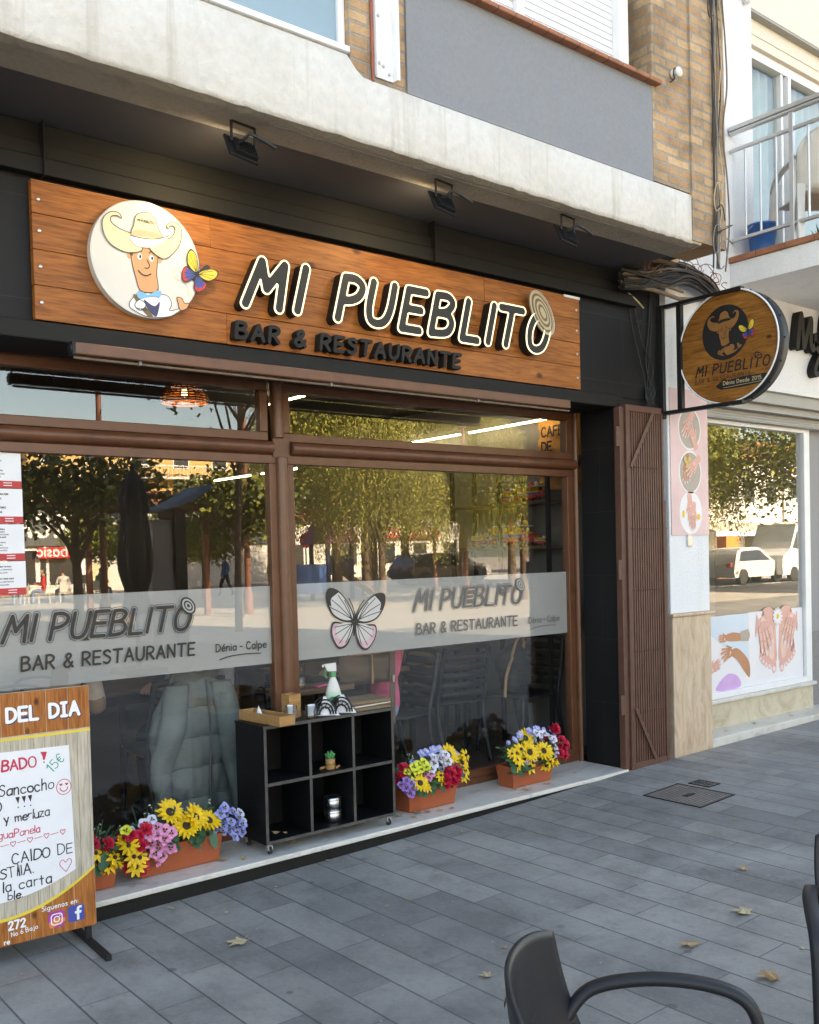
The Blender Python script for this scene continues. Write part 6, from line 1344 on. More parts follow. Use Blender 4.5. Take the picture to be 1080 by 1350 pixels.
# ------------------------------------------------------------------ resin terrace armchair
def armchair(loc, rz, label):
    t = thing('terrace_chair', label, 'chair', loc, rz, 'charcoal terrace chairs')
    hw_ = .25
    def bk_(u, v):                                                       # wrapped back shell, seat at y < 0 in front
        a = (u-.5)*2; top = .80-.035*abs(a)**3; z = .43+(top-.43)*v; wv = hw_*(.93+.1*math.sin(v*2.2)); wrap = .10*(a*a)*(1-.35*v)
        return Vector((a*wv, .215+.085*v-wrap+.02*math.sin(math.pi*v), z))
    B = MB().grid(bk_, 28, 16)
    holes = []
    o = B.build('backrest', M['resin'], t, solid=.011, bevel=0)
    for u0, v0 in ((.5, .80), (.32, .5), (.68, .5), (.5, .22)):
        hl = MB()
        for i in range(4):
            c = bk_(u0, v0-.05*i); d = (bk_(u0+.02, v0-.05*i)-c).normalized(); up = (bk_(u0, v0-.05*i+.02)-c).normalized(); n_ = d.cross(up)
            if n_.y > 0: n_ = -n_
            for s_ in (-1, 1): hl.add([c+n_*.0065+d*s_*.0+up*.001, c+n_*.0068+d*s_*.02+up*.013, c+n_*.0068+d*s_*.02+up*.024, c+n_*.0068+up*.012], [(0, 1, 2, 3)])
        hl.build('slot', M['ink'], o)
    MB().grid(lambda u, v: Vector(((u-.5)*.46*(1-.06*v), -.235+v*.46, .435-.02*math.sin(math.pi*v)-.012*math.cos((u-.5)*3)-.03*max(0, .12-v)*8*.12)), 14, 14).build('seat', M['resin'], t, solid=.014)
    for s_ in (-1, 1):
        P = smooth_pts([(s_*.235, .21, .56), (s_*.27, .15, .625), (s_*.288, .02, .652), (s_*.292, -.12, .648), (s_*.288, -.205, .615), (s_*.284, -.235, .53), (s_*.282, -.25, .40)], False, 7)
        am = MB(); n = 10; vs = []
        for i, p in enumerate(P):
            a = P[max(0, i-1)]; b = P[min(len(P)-1, i+1)]; d = (b-a).normalized(); sd = Vector((1, 0, 0)); sd = (sd-d*sd.dot(d)).normalized(); up = sd.cross(d)
            for j in range(n): th = 6.283*j/n; ce, se = math.cos(th), math.sin(th); vs.append(p+sd*.021*math.copysign(abs(ce)**.7, ce)+up*.0145*math.copysign(abs(se)**.7, se))
        am.add(vs, [(i*n+j, i*n+(j+1) % n, (i+1)*n+(j+1) % n, (i+1)*n+j) for i in range(len(P)-1) for j in range(n)], 0, True); am.build('armrest', M['resin'], t)
        MB().add(*frustum((s_*.282, -.25, .40), (s_*.285, -.275, 0), .021, .015)).build('leg', M['resin'], t, bevel=.006)
        MB().add(*frustum((s_*.235, .2, .56), (s_*.25, .31, 0), .022, .015)).build('leg', M['resin'], t, bevel=.006)
    MB().bar((-.27, -.24, .40), (.27, -.24, .40), .02, .045).bar((-.235, .2, .41), (.235, .2, .41), .02, .04).build('seat_rail', M['resin'], t, bevel=.004)
    MB().box(-.03, .03, .309, .3095, .70, .715).build('maker_tag', M['alu'], t)
    return t
ARM = armchair((-1.472, -3.622, gz(-1.2)+.001), rad(37), 'charcoal plastic armchair whose curved back and armrest show, nearest the camera')
ARM2 = dup(ARM, (-.332, -3.664, gz(-.36)+.001), rad(-57), 'charcoal plastic armchair cut off by the picture edge, only its corner showing')
# ------------------------------------------------------------------ dining room behind the glass
def table(loc, rz, lx, ly, label):
    t = thing('dining_table', label, 'table', loc, rz, 'dining tables'); MB().box(-lx/2, lx/2, -ly/2, ly/2, .715, .75).build('tabletop', M['table_top'], t, bevel=.004)
    MB().box(-lx/2+.05, lx/2-.05, -ly/2+.05, ly/2-.05, .65, .7145).build('apron', M['dark_metal'], t)
    for sx in (-1, 1):
        for sy in (-1, 1): MB().box(sx*(lx/2-.06)-.02, sx*(lx/2-.06)+.02, sy*(ly/2-.06)-.02, sy*(ly/2-.06)+.02, 0, .65).build('leg', M['dark_metal'], t)
    return t
table((1.35, 1.12, 0), 0, 1.5, .8, 'dark wooden table behind the window with the butterfly, brown bag beside it')
table((-.9, 1.5, 0), 0, 1.3, .8, 'dark wooden table behind the window with the hung grey green jacket')
def slat_chair(loc, rz, label):
    t = thing('dining_chair', label, 'chair', loc, rz, 'dark dining chairs')
    MB().grid(lambda u, v: Vector(((u-.5)*.46, -.22+v*.44, .45-.012*math.sin(math.pi*v))), 8, 8).build('seat', M['resin'], t, solid=.02)
    for s_ in (-1, 1):
        MB().tube(smooth_pts([(s_*.21, .31, 0), (s_*.215, .24, .25), (s_*.22, .22, .45), (s_*.225, .27, .68), (s_*.21, .31, .86)], False, 5), .019, 8).build('back_leg', M['resin'], t)
        MB().tube([(s_*.21, -.2, .44), (s_*.225, -.25, 0)], [.02, .015], 8).build('front_leg', M['resin'], t)
    sl = MB()
    for i in range(5):
        z = .52+.07*i; sl.grid(lambda u, v: Vector(((u-.5)*.42, .225+.0*z+(z-.45)*.2+.03*(1-(2*u-1)**2)+(v-.5)*.006, z+(v-.5)*.052)), 10, 1)
    sl.build('backrest', M['resin'], t, solid=.012)
    MB().grid(lambda u, v: Vector(((u-.5)*.44, .30+.035*(1-(2*u-1)**2), .845+.04*v+.015*(1-(2*u-1)**2))), 10, 2).build('top_rail', M['resin'], t, solid=.022)
    return t
CH = slat_chair((1.80, .80, 0), rad(178), 'dark slatted dining chair with its back to the glass, in front of the dark table')
dup(CH, (2.45, .62, 0), rad(-85), 'dark slatted dining chair against the grey wall carrying a black backpack')
dup(CH, (-.52, .62, 0), rad(176), 'dark slatted dining chair hidden under a grey green jacket')
dup(CH, (-1.28, .62, 0), rad(70), 'dark slatted dining chair of the guest in the striped sweater')
dup(CH, (1.12, .62, 0), rad(-98), 'dark slatted dining chair of the guest in the pink jacket')
dup(CH, (.9, 2.4, 0), rad(10), 'dark slatted dining chair deeper in the room behind the table')
# quilted jacket hung over a chair back
t = thing('quilted_jacket', 'grey green quilted jacket hanging over a chair back close to the glass', 'jacket', (-.52, .36, 0))
def puff(v, n): q = abs(math.sin(v*math.pi*n)); return q**.6
def coat(u, v):                                                          # back panel: shoulders sloping off the chair top, quilted across
    z = .90-.88*v; a = (u-.5)*2; sh_ = .05*a*a*max(0, 1-v*6); w_ = .17+.10*min(1, v*3)+.015*math.sin(v*7)
    fold = .014*math.sin(a*5+v*3)+.008*math.sin(a*11-v*6); return Vector((a*w_, -.03-.075*(1-a*a)**.6-.03*v-.02*puff(v+.02*a, 5.2)-1.5*fold*(.3+v)-.006*math.sin(a*23+v*9)*v, z-sh_-.012*a*a))
MB().grid(coat, 48, 120).build('body', M['coat'], t, solid=.02)
def sleeve(x0, x1, n):
    def f_(u, v):
        th = u*6.283; cx = x0+(x1-x0)*min(1, v*1.6)+.012*math.sin(v*8); r = (.066+.012*math.sin(v*5)-.018*v)*(.92+.09*puff(v, n)+.03*math.sin(u*25+v*6)); return Vector((cx+r*1.12*math.cos(th), -.135-.02*v+r*.75*math.sin(th)+.01*math.sin(v*14), .865-.80*v))
    return f_
sm_ = MB()
for q in range(1, 6): sm_.tube([coat(u/24, min(.99, q/5.2))+Vector((0, -.0115, 0)) for u in range(25)], .0035, 5)
sm_.build('seam', M['coat_in'], t)
MB().grid(sleeve(.13, .215, 5), 24, 80).build('sleeve', M['coat'], t); MB().grid(sleeve(-.14, -.245, 5), 24, 80).build('sleeve', M['coat'], t)
MB().tube(smooth_pts([(.035, -.155, .88), (.045, -.165, .6), (.03, -.17, .3), (.04, -.16, .05)], False, 8), .007, 6).build('zip', M['coat_in'], t)
MB().grid(lambda u, v: Vector(((u-.5)*.30, -.05-.05*math.sin(math.pi*u)-.03*v, .865+.07*v+.015*math.sin(u*9))), 14, 4).build('collar', M['coat'], t, solid=.03)
# backpack on the chair by the wall
t = thing('backpack', 'black backpack with a tan strap sitting on the chair by the grey wall', 'backpack', (2.40, .62, .45))
m = MB().sphere((0, 0, .2), .2, 20, 0, (.75, .62, 1.0)); m.v = [(x+.03*math.sin(z*18), y, z) for x, y, z in m.v]; m.build('body', M['black_cloth'], t)
MB().sphere((-.09, -.05, .13), .11, 14, 0, (.7, .8, 1)).build('pocket', M['black_cloth'], t)
MB().tube(smooth_pts([(-.1, -.08, .3), (-.06, -.1, .42), (.02, -.08, .46), (.06, -.06, .4), (.05, -.05, .32)], False, 6), .012, 7).tube(smooth_pts([(-.1, -.09, .3), (-.18, -.1, .16), (-.2, -.1, .0)], False, 6), .012, 7).build('strap', M['strap'], t)
# brown bag hanging on a chair back
t = thing('shoulder_bag', 'brown leather shoulder bag hanging beside the guest in the pink jacket', 'bag', (.74, .33, .72))
b = MB().grid(lambda u, v: Vector(((u-.5)*.40*(1+.1*math.sin(math.pi*v)), -.055*math.sin(math.pi*u)**.5*math.sin(math.pi*min(1, v*1.1))**.5, .0+.27*v)), 18, 12).grid(lambda u, v: Vector(((u-.5)*.40*(1+.1*math.sin(math.pi*v)), .055*math.sin(math.pi*u)**.5, .0+.27*v)), 18, 12); b.build('body', M['bag'], t)
MB().box(-.006, .006, -.07, -.058, .01, .25).box(-.19, .19, -.066, -.056, .2, .212).build('seam', M['strap'], t)
MB().tube(smooth_pts([(-.17, 0, .25), (-.1, .02, .42), (.1, .02, .42), (.17, 0, .25)], False, 6), .011, 7).bar((.2, -.03, .3), (.17, -.05, -.28), .045, .006, 0, (0, 1, 0)).build('strap', M['bag'], t); MB().box(.175, .19, -.06, -.052, .0, .045).build('buckle', M['steel'], t)
# things on the tables
t = thing('condiment_caddy', 'wire caddy with sauce bottles on the dark table', 'caddy', (1.55, 1.0, .7505)); MB().tube([(.09*math.cos(a), .06*math.sin(a), .05) for a in [6.283*i/20 for i in range(20)]], .003, 5, 0, True).tube([(.09*math.cos(a), .06*math.sin(a), .003) for a in [6.283*i/20 for i in range(20)]], .003, 5, 0, True).tube([(0, 0, 0), (0, 0, .16)], .004, 6).build('rack', M['steel'], t)
for x, m_ in ((-.045, 'toy_red'), (.045, 'petal_y')): MB().lathe([(.026, .004), (.028, .09), (.014, .12), (.013, .15), (0, .152)], (x, 0, 0), 16).build('bottle', M[m_], t)
t = thing('napkin_pile', 'white napkins and a phone lying on the dark table behind the glass', 'napkins', (1.25, .86, .7505), .3); MB().box(-.08, .08, -.06, .06, 0, .008).build('stack', M['paper'], t); MB().box(.1, .17, -.07, .07, 0, .009).build('phone', M['ink'], t, bevel=.003)
t = thing('side_ledge', 'dark wooden ledge along the inside of the window behind the mullion', 'ledge', (.30, .34, 0)); MB().box(-.26, .26, -.12, .12, .715, .75).build('board', M['table_top'], t, bevel=.003); MB().box(-.22, -.18, -.02, .02, 0, .714).box(.18, .22, -.02, .02, 0, .714).build('support', M['dark_metal'], t)
tumbler('water_carafe', 'clear glass carafe on the dark ledge behind the mullion', (.20, .30, .7505), .04, .15, 0)
t = thing('red_pen_tray', 'red folded cloth beside the carafe on the dark ledge', 'cloth', (.34, .27, .7505), .4); MB().box(-.06, .06, -.02, .02, 0, .012).build('body', M['pink_cloth'], t, bevel=.004)
# wall shelf with painted toy buses
t = thing('wall_shelf', 'black framed wall shelf of dark boards on the grey side wall', 'shelf', (2.74, .98, 0))
for z in (1.27, 1.60, 1.955): MB().box(-.13, .155, -.55, .55, z-.012, z+.012).build('board', M['table_top'], t, bevel=.002)
for y in (-.56, -.02, .56):
    MB().box(-.135, -.105, y-.015, y+.015, 0, 2.35).box(.13, .155, y-.014, y+.014, 0, 2.35).build('post', M['dark_metal'], t)
def toy_bus(loc, rz, s, label):
    t = thing('toy_bus', label, 'toy bus', loc, rz, 'painted toy vehicles'); t.scale = (s, s, s)
    MB().box(-.2, .2, -.075, .075, .03, .075).build('lower_body', M['toy_red'], t, bevel=.006); MB().box(-.2, .15, -.074, .074, .0755, .10).build('side_stripe', M['toy_blue'], t); MB().box(-.2, .13, -.074, .074, .1005, .118).build('side_stripe', M['toy_yellow'], t)
    for i in range(6): MB().box(-.198+.057*i, -.186+.057*i, -.072, .072, .1185, .165).build('pillar', M['toy_yellow'], t)
    MB().box(-.205, .14, -.08, .08, .1655, .178).build('roof', M['white_plastic'], t, bevel=.004); MB().box(.1505, .205, -.065, .065, .0755, .105).build('bonnet', M['toy_red'], t, bevel=.008)
    MB().box(-.15, .1, -.03, .03, .11, .16).build('window', M['ink'], t)
    for i, m_ in enumerate(('toy_yellow', 'toy_green', 'bamboo', 'toy_red', 'toy_blue', 'white_plastic', 'toy_yellow')): MB().sphere((-.17+.045*i, .02*(-1)**i, .2), .026, 8).build('load', M[m_], t)
    for x in (-.13, .14):
        for y in (-.078, .078): MB().lathe([(0, -.01), (.03, -.01), (.032, 0), (.03, .01), (0, .01)], (x, y, .032), 14, 0, True, 'y').build('wheel', M['rubber'], t)
    return t
toy_bus((2.70, .86, 1.6125), rad(-90), .95, 'red yellow and blue toy bus loaded with bundles on the middle shelf board')
toy_bus((2.70, .56, 1.6125), rad(-90), .35, 'tiny red toy truck beside the large toy bus on the shelf'); toy_bus((2.70, 1.25, 1.6125), rad(-90), .55, 'small toy bus farther along the middle shelf board')
toy_bus((2.70, .92, 1.968), rad(-90), .55, 'small red toy jeep with a load on the upper shelf board'); toy_bus((2.70, .64, 1.968), rad(-90), .7, 'loaded green toy jeep at the near end of the upper shelf board')
# coffee sack, thatch, lamps
t = thing('coffee_sack', 'orange brown jute coffee sack hung high behind the upper pane', 'sack', (2.885, .42, 2.37))
s_ = MB().grid(lambda u, v: Vector((-.02-.05*math.sin(math.pi*u)*math.sin(math.pi*v)-.012*math.sin(v*23+u*7), (.5-u)*.62, (v-.5)*.62)), 20, 20); s_.build('cloth', M['jute'], t)
tx = MB()
for i, (w_, dz) in enumerate((('CAFE', .12), ('DE', .0), ('COLOMBIA', -.14))): write(tx, w_, .075, .008, (-.085, .22, dz), (0, -1, 0), ZA, 0, .0)
tx.build('print', M['ink'], t)
t = thing('palm_thatch', 'fringe of dry palm thatch hanging behind the upper pane', 'thatch', (-1.25, .40, 2.68))
m = MB()
for i in range(420):
    x = rng.uniform(-.55, .55); y = rng.uniform(-.08, .08); L = rng.uniform(.06, .24)*(1 if abs(x-.35) > .08 else .6); m.add([(x-.004, y, .06), (x+.004, y, .06), (x+.003+rng.uniform(-.03, .03), y+rng.uniform(-.02, .02), .06-L)], [(0, 1, 2)])
m.build('fringe', M['thatch'], t)
def pendant(loc, label, r):
    t = thing('pendant_lamp', label, 'lamp', loc, 0, 'woven pendant lamps'); m = MB()
    for i in range(9): z = -.13*i/8; rr = r*math.sin(math.pi*(.12+.42*i/8)); m.tube([(rr*math.cos(a), rr*math.sin(a), z) for a in [6.283*j/26 for j in range(26)]], .006, 5, 0, True)
    for j in range(20): a = 6.283*j/20; m.tube([(r*math.sin(math.pi*(.12+.42*i/6))*math.cos(a), r*math.sin(math.pi*(.12+.42*i/6))*math.sin(a), -.13*i/6) for i in range(7)], .005, 5)
    m.build('lamp_shade', M['wicker'], t); MB().sphere((0, 0, -.07), .026, 12).build('bulb', M['bulb'], t); MB().tube([(0, 0, 0), (0, 0, 2.9-loc[2])], .004, 5).build('cord', M['cable'], t)
    l = bpy.data.lights.new('bulb_light', 'POINT'); l.energy = .5; l.color = (1, .66, .32); l.shadow_soft_size = .03; lo = bpy.data.objects.new('bulb_light', l); C.objects.link(lo); lo.parent = t; lo.location = (0, 0, -.11)
pendant((-.22, .9, 2.70), 'orange woven pendant lamp lit behind the upper pane near the mullion', .15); pendant((-1.9, 2.6, 2.4), 'orange woven pendant lamp lit deeper in the room', .22)
for p0, p1, lab in (((2.74, .46, 2.62), (2.80, 1.5, 2.62), 'thin lit strip lamp along the grey side wall by the coffee sack'), ((2.80, 1.62, 2.62), (2.82, 2.5, 2.62), 'second thin lit strip lamp deeper along the grey side wall'), ((1.77, 2.7, 2.37), (1.76, 3.3, 2.37), 'short lit strip lamp hanging over the middle of the room'), ((1.75, 3.5, 2.37), (1.74, 4.2, 2.37), 'short lit strip lamp hanging at the back of the room'), ((1.2, 1.0, 2.84), (1.2, 2.2, 2.84), 'added strip lamp on the dark ceiling, brightening the room above the dark table')):  # the last one, on the ceiling, is added to brighten the room
    t = thing('strip_light', lab, 'strip light', (0, 0, 0)); MB().bar(p0, p1, .014, .012).build('diffuser', M['led'], t); MB().bar((p0[0], p0[1], p0[2]+.013), (p1[0], p1[1], p1[2]+.013), .02, .012).build('housing', M['alu'], t)

# ------------------------------------------------------------------ people: one skinned surface each
def body(name, joints, edges, mats, assign, parent, subd=2, root=0):
    """joints {name:(pos, radius)}, edges between names; the grown surface is frozen and its faces given materials by assign(point)"""
    names = list(joints); me = bpy.data.meshes.new(name); me.from_pydata([joints[n_][0] for n_ in names], [(names.index(a), names.index(b)) for a, b in edges], [])
    o = bpy.data.objects.new('tmp', me); C.objects.link(o)
    sk = o.modifiers.new('s', 'SKIN'); sk.use_smooth_shade = True
    for i, n_ in enumerate(names):
        r = joints[n_][1]; me.skin_vertices[0].data[i].radius = r if isinstance(r, tuple) else (r, r)
    me.skin_vertices[0].data[root].use_root = True
    q = o.modifiers.new('d', 'SUBSURF'); q.levels = subd; q.render_levels = subd
    dg = bpy.context.evaluated_depsgraph_get(); em = bpy.data.meshes.new_from_object(o.evaluated_get(dg)); bpy.data.objects.remove(o)
    for m_ in mats: em.materials.append(m_)
    for p in em.polygons: p.material_index = assign(p.center); p.use_smooth = True
    ob = bpy.data.objects.new(name, em); C.objects.link(ob); ob.parent = parent; return ob
def person(loc, rz, label, pose, top, legs, hair=M['hair'], shoe=M['ink'], s=1.0, fingers=False, hat=None):
    """standing, walking or seated figure facing +y of its own axes"""
    t = thing('person', label, 'person', loc, rz); t.scale = (s, s, s)
    hz_ = .92 if pose != 'sit' else .53
    J = {'pelvis': ((0, 0, hz_), (.15, .11)), 'waist': ((0, .01, hz_+.16), (.135, .1)), 'chest': ((0, .0, hz_+.36), (.165, .115)), 'neckb': ((0, 0, hz_+.52), (.075, .07)), 'neck': ((0, .015, hz_+.58), .052), 'jaw': ((0, .05, hz_+.64), (.058, .062)), 'head': ((0, .03, hz_+.72), (.078, .092)), 'crown': ((0, .02, hz_+.79), (.058, .065)), 'nose': ((0, .128, hz_+.70), .014)}
    E = [('pelvis', 'waist'), ('waist', 'chest'), ('chest', 'neckb'), ('neckb', 'neck'), ('neck', 'jaw'), ('jaw', 'head'), ('head', 'crown'), ('head', 'nose')]
    for k_, s_ in (('l', -1), ('r', 1)):
        if pose == 'sit': lp = [((s_*.10, .03, .50), .095), ((s_*.12, .42, .50), .07), ((s_*.12, .42, .27), .056), ((s_*.12, .40, .08), .042), ((s_*.12, .52, .035), .038)]
        elif pose == 'walk': d = .2*s_; lp = [((s_*.09, 0, .86), .1), ((s_*.10, d*.7+.05, .5), .07), ((s_*.10, d-.02, .28), .056), ((s_*.10, d*1.3-.05, .085), .042), ((s_*.10, d*1.3+.08, .035), .038)]
        else: lp = [((s_*.09, 0, .86), .1), ((s_*.10, .01, .5), .07), ((s_*.105, 0, .3), .056), ((s_*.11, -.02, .085), .042), ((s_*.12, .11, .035), .038)]
        nm = ['hip', 'knee', 'calf', 'ankle', 'toe']; prev = 'pelvis'
        for n_, (p, r) in zip(nm, lp): J[n_+k_] = (p, r); E.append((prev, n_+k_)); prev = n_+k_
        z = hz_+.46
        if pose == 'sit': ap = [((s_*.19, 0, z), .066), ((s_*.25, .06, z-.26), .048), ((s_*.14, .3, z-.22), .036), ((s_*.11, .37, z-.22), (.04, .02))]
        else: ap = [((s_*.19, 0, z), .066), ((s_*.25, -.02, z-.28), .048), ((s_*.25, .06, z-.5), .036), ((s_*.245, .08, z-.58), (.04, .022))]
        nm = ['sh', 'el', 'wr', 'hand']; prev = 'chest'
        for n_, (p, r) in zip(nm, ap): J[n_+k_] = (p, r); E.append((prev, n_+k_)); prev = n_+k_
        if fingers:
            h = Vector(ap[3][0]); d = (h-Vector(ap[2][0])).normalized(); sd = Vector((1, 0, 0)) if pose == 'sit' else Vector((0, 1, 0))
            for i in range(4): q0 = h+d*.03+sd*(.024*(i-1.5)); q1 = q0+d*.035+Vector((0, 0, -.008)); q2 = q1+d*(.02+.008*(i in (1, 2)))+Vector((0, 0, -.02)); J['fa%d%s' % (i, k_)] = (q0, .010); J['fb%d%s' % (i, k_)] = (q1, .009); J['fc%d%s' % (i, k_)] = (q2, .007); E += [('hand'+k_, 'fa%d%s' % (i, k_)), ('fa%d%s' % (i, k_), 'fb%d%s' % (i, k_)), ('fb%d%s' % (i, k_), 'fc%d%s' % (i, k_))]
            q = h-sd*s_*.045; J['th'+k_] = (q, .011); J['ti'+k_] = (q+d*.035, .008); E += [('hand'+k_, 'th'+k_), ('th'+k_, 'ti'+k_)]
    zn = hz_+.555; hx = hz_+.70
    def asg(c):
        if c.z > zn: return 3 if (c.z > hz_+.765 or (c.y < .015 and c.z > hz_+.62) or (abs(c.x) > .066 and c.y < .04 and c.z > hz_+.68)) else 0
        for k_ in ('l', 'r'):
            w_ = Vector(J['wr'+k_][0])
            if (c-Vector(J['hand'+k_][0])).length < .11 and (c-w_).dot(Vector(J['hand'+k_][0])-w_) > 0: return 0
        if c.z < .075: return 4
        if pose == 'sit': return 2 if (c.z < hz_-.02 or (c.y > .1 and c.z < hz_+.06 and abs(c.x) < .2)) else 1
        return 2 if c.z < hz_-.04 and not (abs(c.x) > .2 and c.z > .3) else 1
    body('body', J, E, [M['skin'], top, legs, hair, shoe], asg, t)
    fc = MB()
    for s_ in (-1, 1): fc.sphere((s_*.031, .103, hz_+.715), .0085, 8, 0).sphere((s_*.083, .02, hz_+.70), .02, 8, 1, (.4, 1, 1.4))
    fc.sphere((0, .108, hz_+.655), .02, 8, 2, (1, .3, .25)); fc.build('face', [M['ink'], M['skin'], M['pink_vinyl']], t)
    return t
pk = person((1.10, .62, 0), rad(82), 'person in a pink fleece jacket seated behind the glass beside a brown bag', 'sit', M['pink_cloth'], M['denim'], fingers=True)
sw_ = person((-1.22, .62, 0), rad(-20), 'person with dark curly hair in a striped sweater seated behind the menu board', 'sit', M['knit_white'], M['black_cloth'], fingers=True)
for o in sw_.children:
    if o.name.startswith('body'):
        o.data.materials.append(M['knit_tan'])
        for p in o.data.polygons:
            if p.material_index == 1 and .62 < p.center.z < .80: p.material_index = 5
m = MB()
for i in range(240):
    a, b = rng.uniform(0, 6.28), rng.uniform(.15, 1.9); p = Vector((0, .0, 1.25))+Vector((.105*math.cos(a)*math.sin(b), .11*math.sin(a)*math.sin(b)-.02, .13*math.cos(b)))
    if p.y > .06 and p.z < 1.3: continue
    r_ = rng.uniform(.012, .02); m.tube([p+Vector((r_*math.cos(q*1.3), r_*math.sin(q*1.3), -.011*q)) for q in range(9)], .0045, 5)
m.build('hair', M['hair'], sw_)
person((-.12, .95, 0), rad(110), 'person in a light grey knitted top seated behind the hanging jacket', 'sit', M['grey_cloth'], M['black_cloth'], fingers=True)
# ------------------------------------------------------------------ the square opposite, seen in the glass
M['bark'] = pm('tree_bark', (.16, .11, .075, 1), .9, .4, 9, .8, 30); M['leaf_g'] = pm('olive_tree_leaf', (.2, .21, .035, 1), .6, .5, 1.5, kind='Object'); M['leaf_y'] = pm('yellow_green_leaf', (.42, .36, .06, 1), .6, .45, 1.5); M['leaf_d'] = pm('dark_ficus_leaf', (.08, .1, .025, 1), .5, .5, 1.5); M['leaf_o'] = pm('orange_tree_leaf', (.2, .25, .03, 1), .5, .4, 1.5)
M['apt_yellow'] = plaster('ochre_yellow_render', (.62, .4, .16, 1), .9, .2, 20, (.5, .34, .16, 1), .2); M['apt_white'] = plaster('warm_white_render', (.74, .71, .66, 1), .9, .2, 20, (.6, .55, .48, 1), .2); M['apt_brick'] = brickwork('red_plaza_brick', 'wall', .3, .08, (.42, .2, .1, 1), (.34, .16, .08, 1), (.3, .26, .22, 1))  # white walls: a warm off-white with mild stains
M['dark_glass'] = pm('dark_window', (.03, .035, .04, 1), .12, .2, 3); M['roof'] = pm('clay_roof', (.36, .15, .07, 1), .85, .3, 4, .5, 20); M['rust'] = pm('red_brown_steel', (.2, .075, .045, 1), .6, .2, 6); M['canvas'] = pm('dark_grey_canvas', (.05, .055, .06, 1), .85, .2, 7, .3, 60); M['umb_metal'] = M['dark_metal']
M['car_silver'] = pm('silver_car_paint', (.5, .5, .5, 1), .25, .05, 3); M['car_white'] = pm('white_car_paint', (.75, .75, .74, 1), .25, .04, 3); M['car_dark'] = pm('dark_car_paint', (.05, .04, .045, 1), .22, .1, 3, metal=.3); M['car_blue'] = pm('blue_car_paint', (.03, .06, .16, 1), .22, .1, 3, metal=.3)
M['van_green'] = pm('green_van_panel', (.02, .3, .13, 1), .3, .05, 3); M['awn'] = pm('pale_awning', (.5, .45, .36, 1), .85, .1, 3)

def leaves(mb, pts, size, up_bias=0, mats=1, hang=False, r_=rng):
    for p in pts:
        a = r_.uniform(0, 6.283); b = r_.uniform(-.9, .9); s_ = size*r_.uniform(.6, 1.35)
        d = Vector((math.cos(a)*math.cos(b), math.sin(a)*math.cos(b), math.sin(b)-(1.5 if hang else 0))).normalized(); q = d.orthogonal().normalized(); q = (q*math.cos(a*3)+d.cross(q)*math.sin(a*3))
        w_ = s_*(.22 if hang else .38); p = Vector(p); mi = r_.randrange(mats)
        mb.add([p, p+d*s_*.5+q*w_, p+d*s_, p+d*s_*.5-q*w_], [(0, 1, 2, 3)], mi)
def tree(name, label, loc, h, crown, kind, n, lsize, mats, seed, group, trunk_r=.16, lean=(0, 0)):
    """tapered trunk with limbs, and a crown of leaf sized faces gathered in clumps with gaps between"""
    r_ = random.Random(seed); t = thing(name, label, 'tree', loc, r_.uniform(0, 6.28), group); cx, cz, rx, rz = crown
    tk = MB(); top = Vector((lean[0], lean[1], cz)); tk.tube(smooth_pts([(0, 0, -.1), (lean[0]*.2+.04, lean[1]*.2, cz*.35), (lean[0]*.6-.05, lean[1]*.6, cz*.7), top], False, 5), [trunk_r*(1.25 if i == 0 else 1-.55*i/15) for i in range(16)], 10)
    tips = []
    for i in range(11):
        a = 6.283*i/11+r_.uniform(-.3, .3); rr = rx*r_.uniform(.45, .9); e = Vector((lean[0]+rr*math.cos(a), lean[1]+rr*math.sin(a), cz+rz*r_.uniform(-.15, .75))); b = Vector((lean[0]*.7, lean[1]*.7, cz*r_.uniform(.5, .85)))
        tk.tube(smooth_pts([b, (b+e)/2+Vector((0, 0, .25*rz*r_.random())), e], False, 5), [trunk_r*.42*(1-.8*j/10) for j in range(11)], 6); tips.append(e)
        for q in range(3): e2 = e+Vector((r_.uniform(-1, 1), r_.uniform(-1, 1), r_.uniform(-.5, .8)))*rx*.3; tk.tube([(b+e*2)/3, e2], [trunk_r*.13, .01], 5); tips.append(e2)
    tk.build('trunk', M['bark'], t)
    cr_ = MB(); P = []
    if kind == 'weep':
        ns = n//26
        for i in range(ns):
            a = r_.uniform(0, 6.283); rr = rx*math.sqrt(r_.random()); top_z = cz+rz*math.sqrt(max(0, 1-(rr/rx)**2))*r_.uniform(.35, 1); L = min(top_z-r_.uniform(.9, 2.6), r_.uniform(.45, 1)*rz*1.1); x, y = lean[0]+rr*math.cos(a), lean[1]+rr*math.sin(a); sx, sy = r_.uniform(-.18, .18), r_.uniform(-.18, .18)
            for j in range(26): u = (j+r_.random())/26; P.append((x+sx*u+r_.uniform(-.09, .09), y+sy*u+r_.uniform(-.09, .09), top_z-L*u))
    else:
        cl = [tp for tp in tips]+[Vector((lean[0]+rx*.8*r_.uniform(-1, 1), lean[1]+rx*.8*r_.uniform(-1, 1), cz+rz*r_.uniform(-.5, .9))) for i in range(26)]
        for i in range(n):
            c = r_.choice(cl); s_ = rx*(.2 if kind == 'sparse' else .26); P.append((c.x+r_.gauss(0, s_), c.y+r_.gauss(0, s_), c.z+r_.gauss(0, s_*.8)))
    leaves(cr_, P, lsize, 0, len(mats), kind == 'weep', r_); cr_.build('crown', mats, t); return t
G_T = 'trees on the square'
gp = -.1
def zt(x): return gz(x)
W1 = tree('pepper_tree', 'weeping pepper tree with hanging foliage right before the parked cars', (22.5, -29, 0), 10, (0, 5.6, 3.3, 4.2), 'weep', 42000, .125, [M['leaf_g'], M['leaf_y'], M['leaf_g'], M['leaf_g']], 1, G_T, .22)
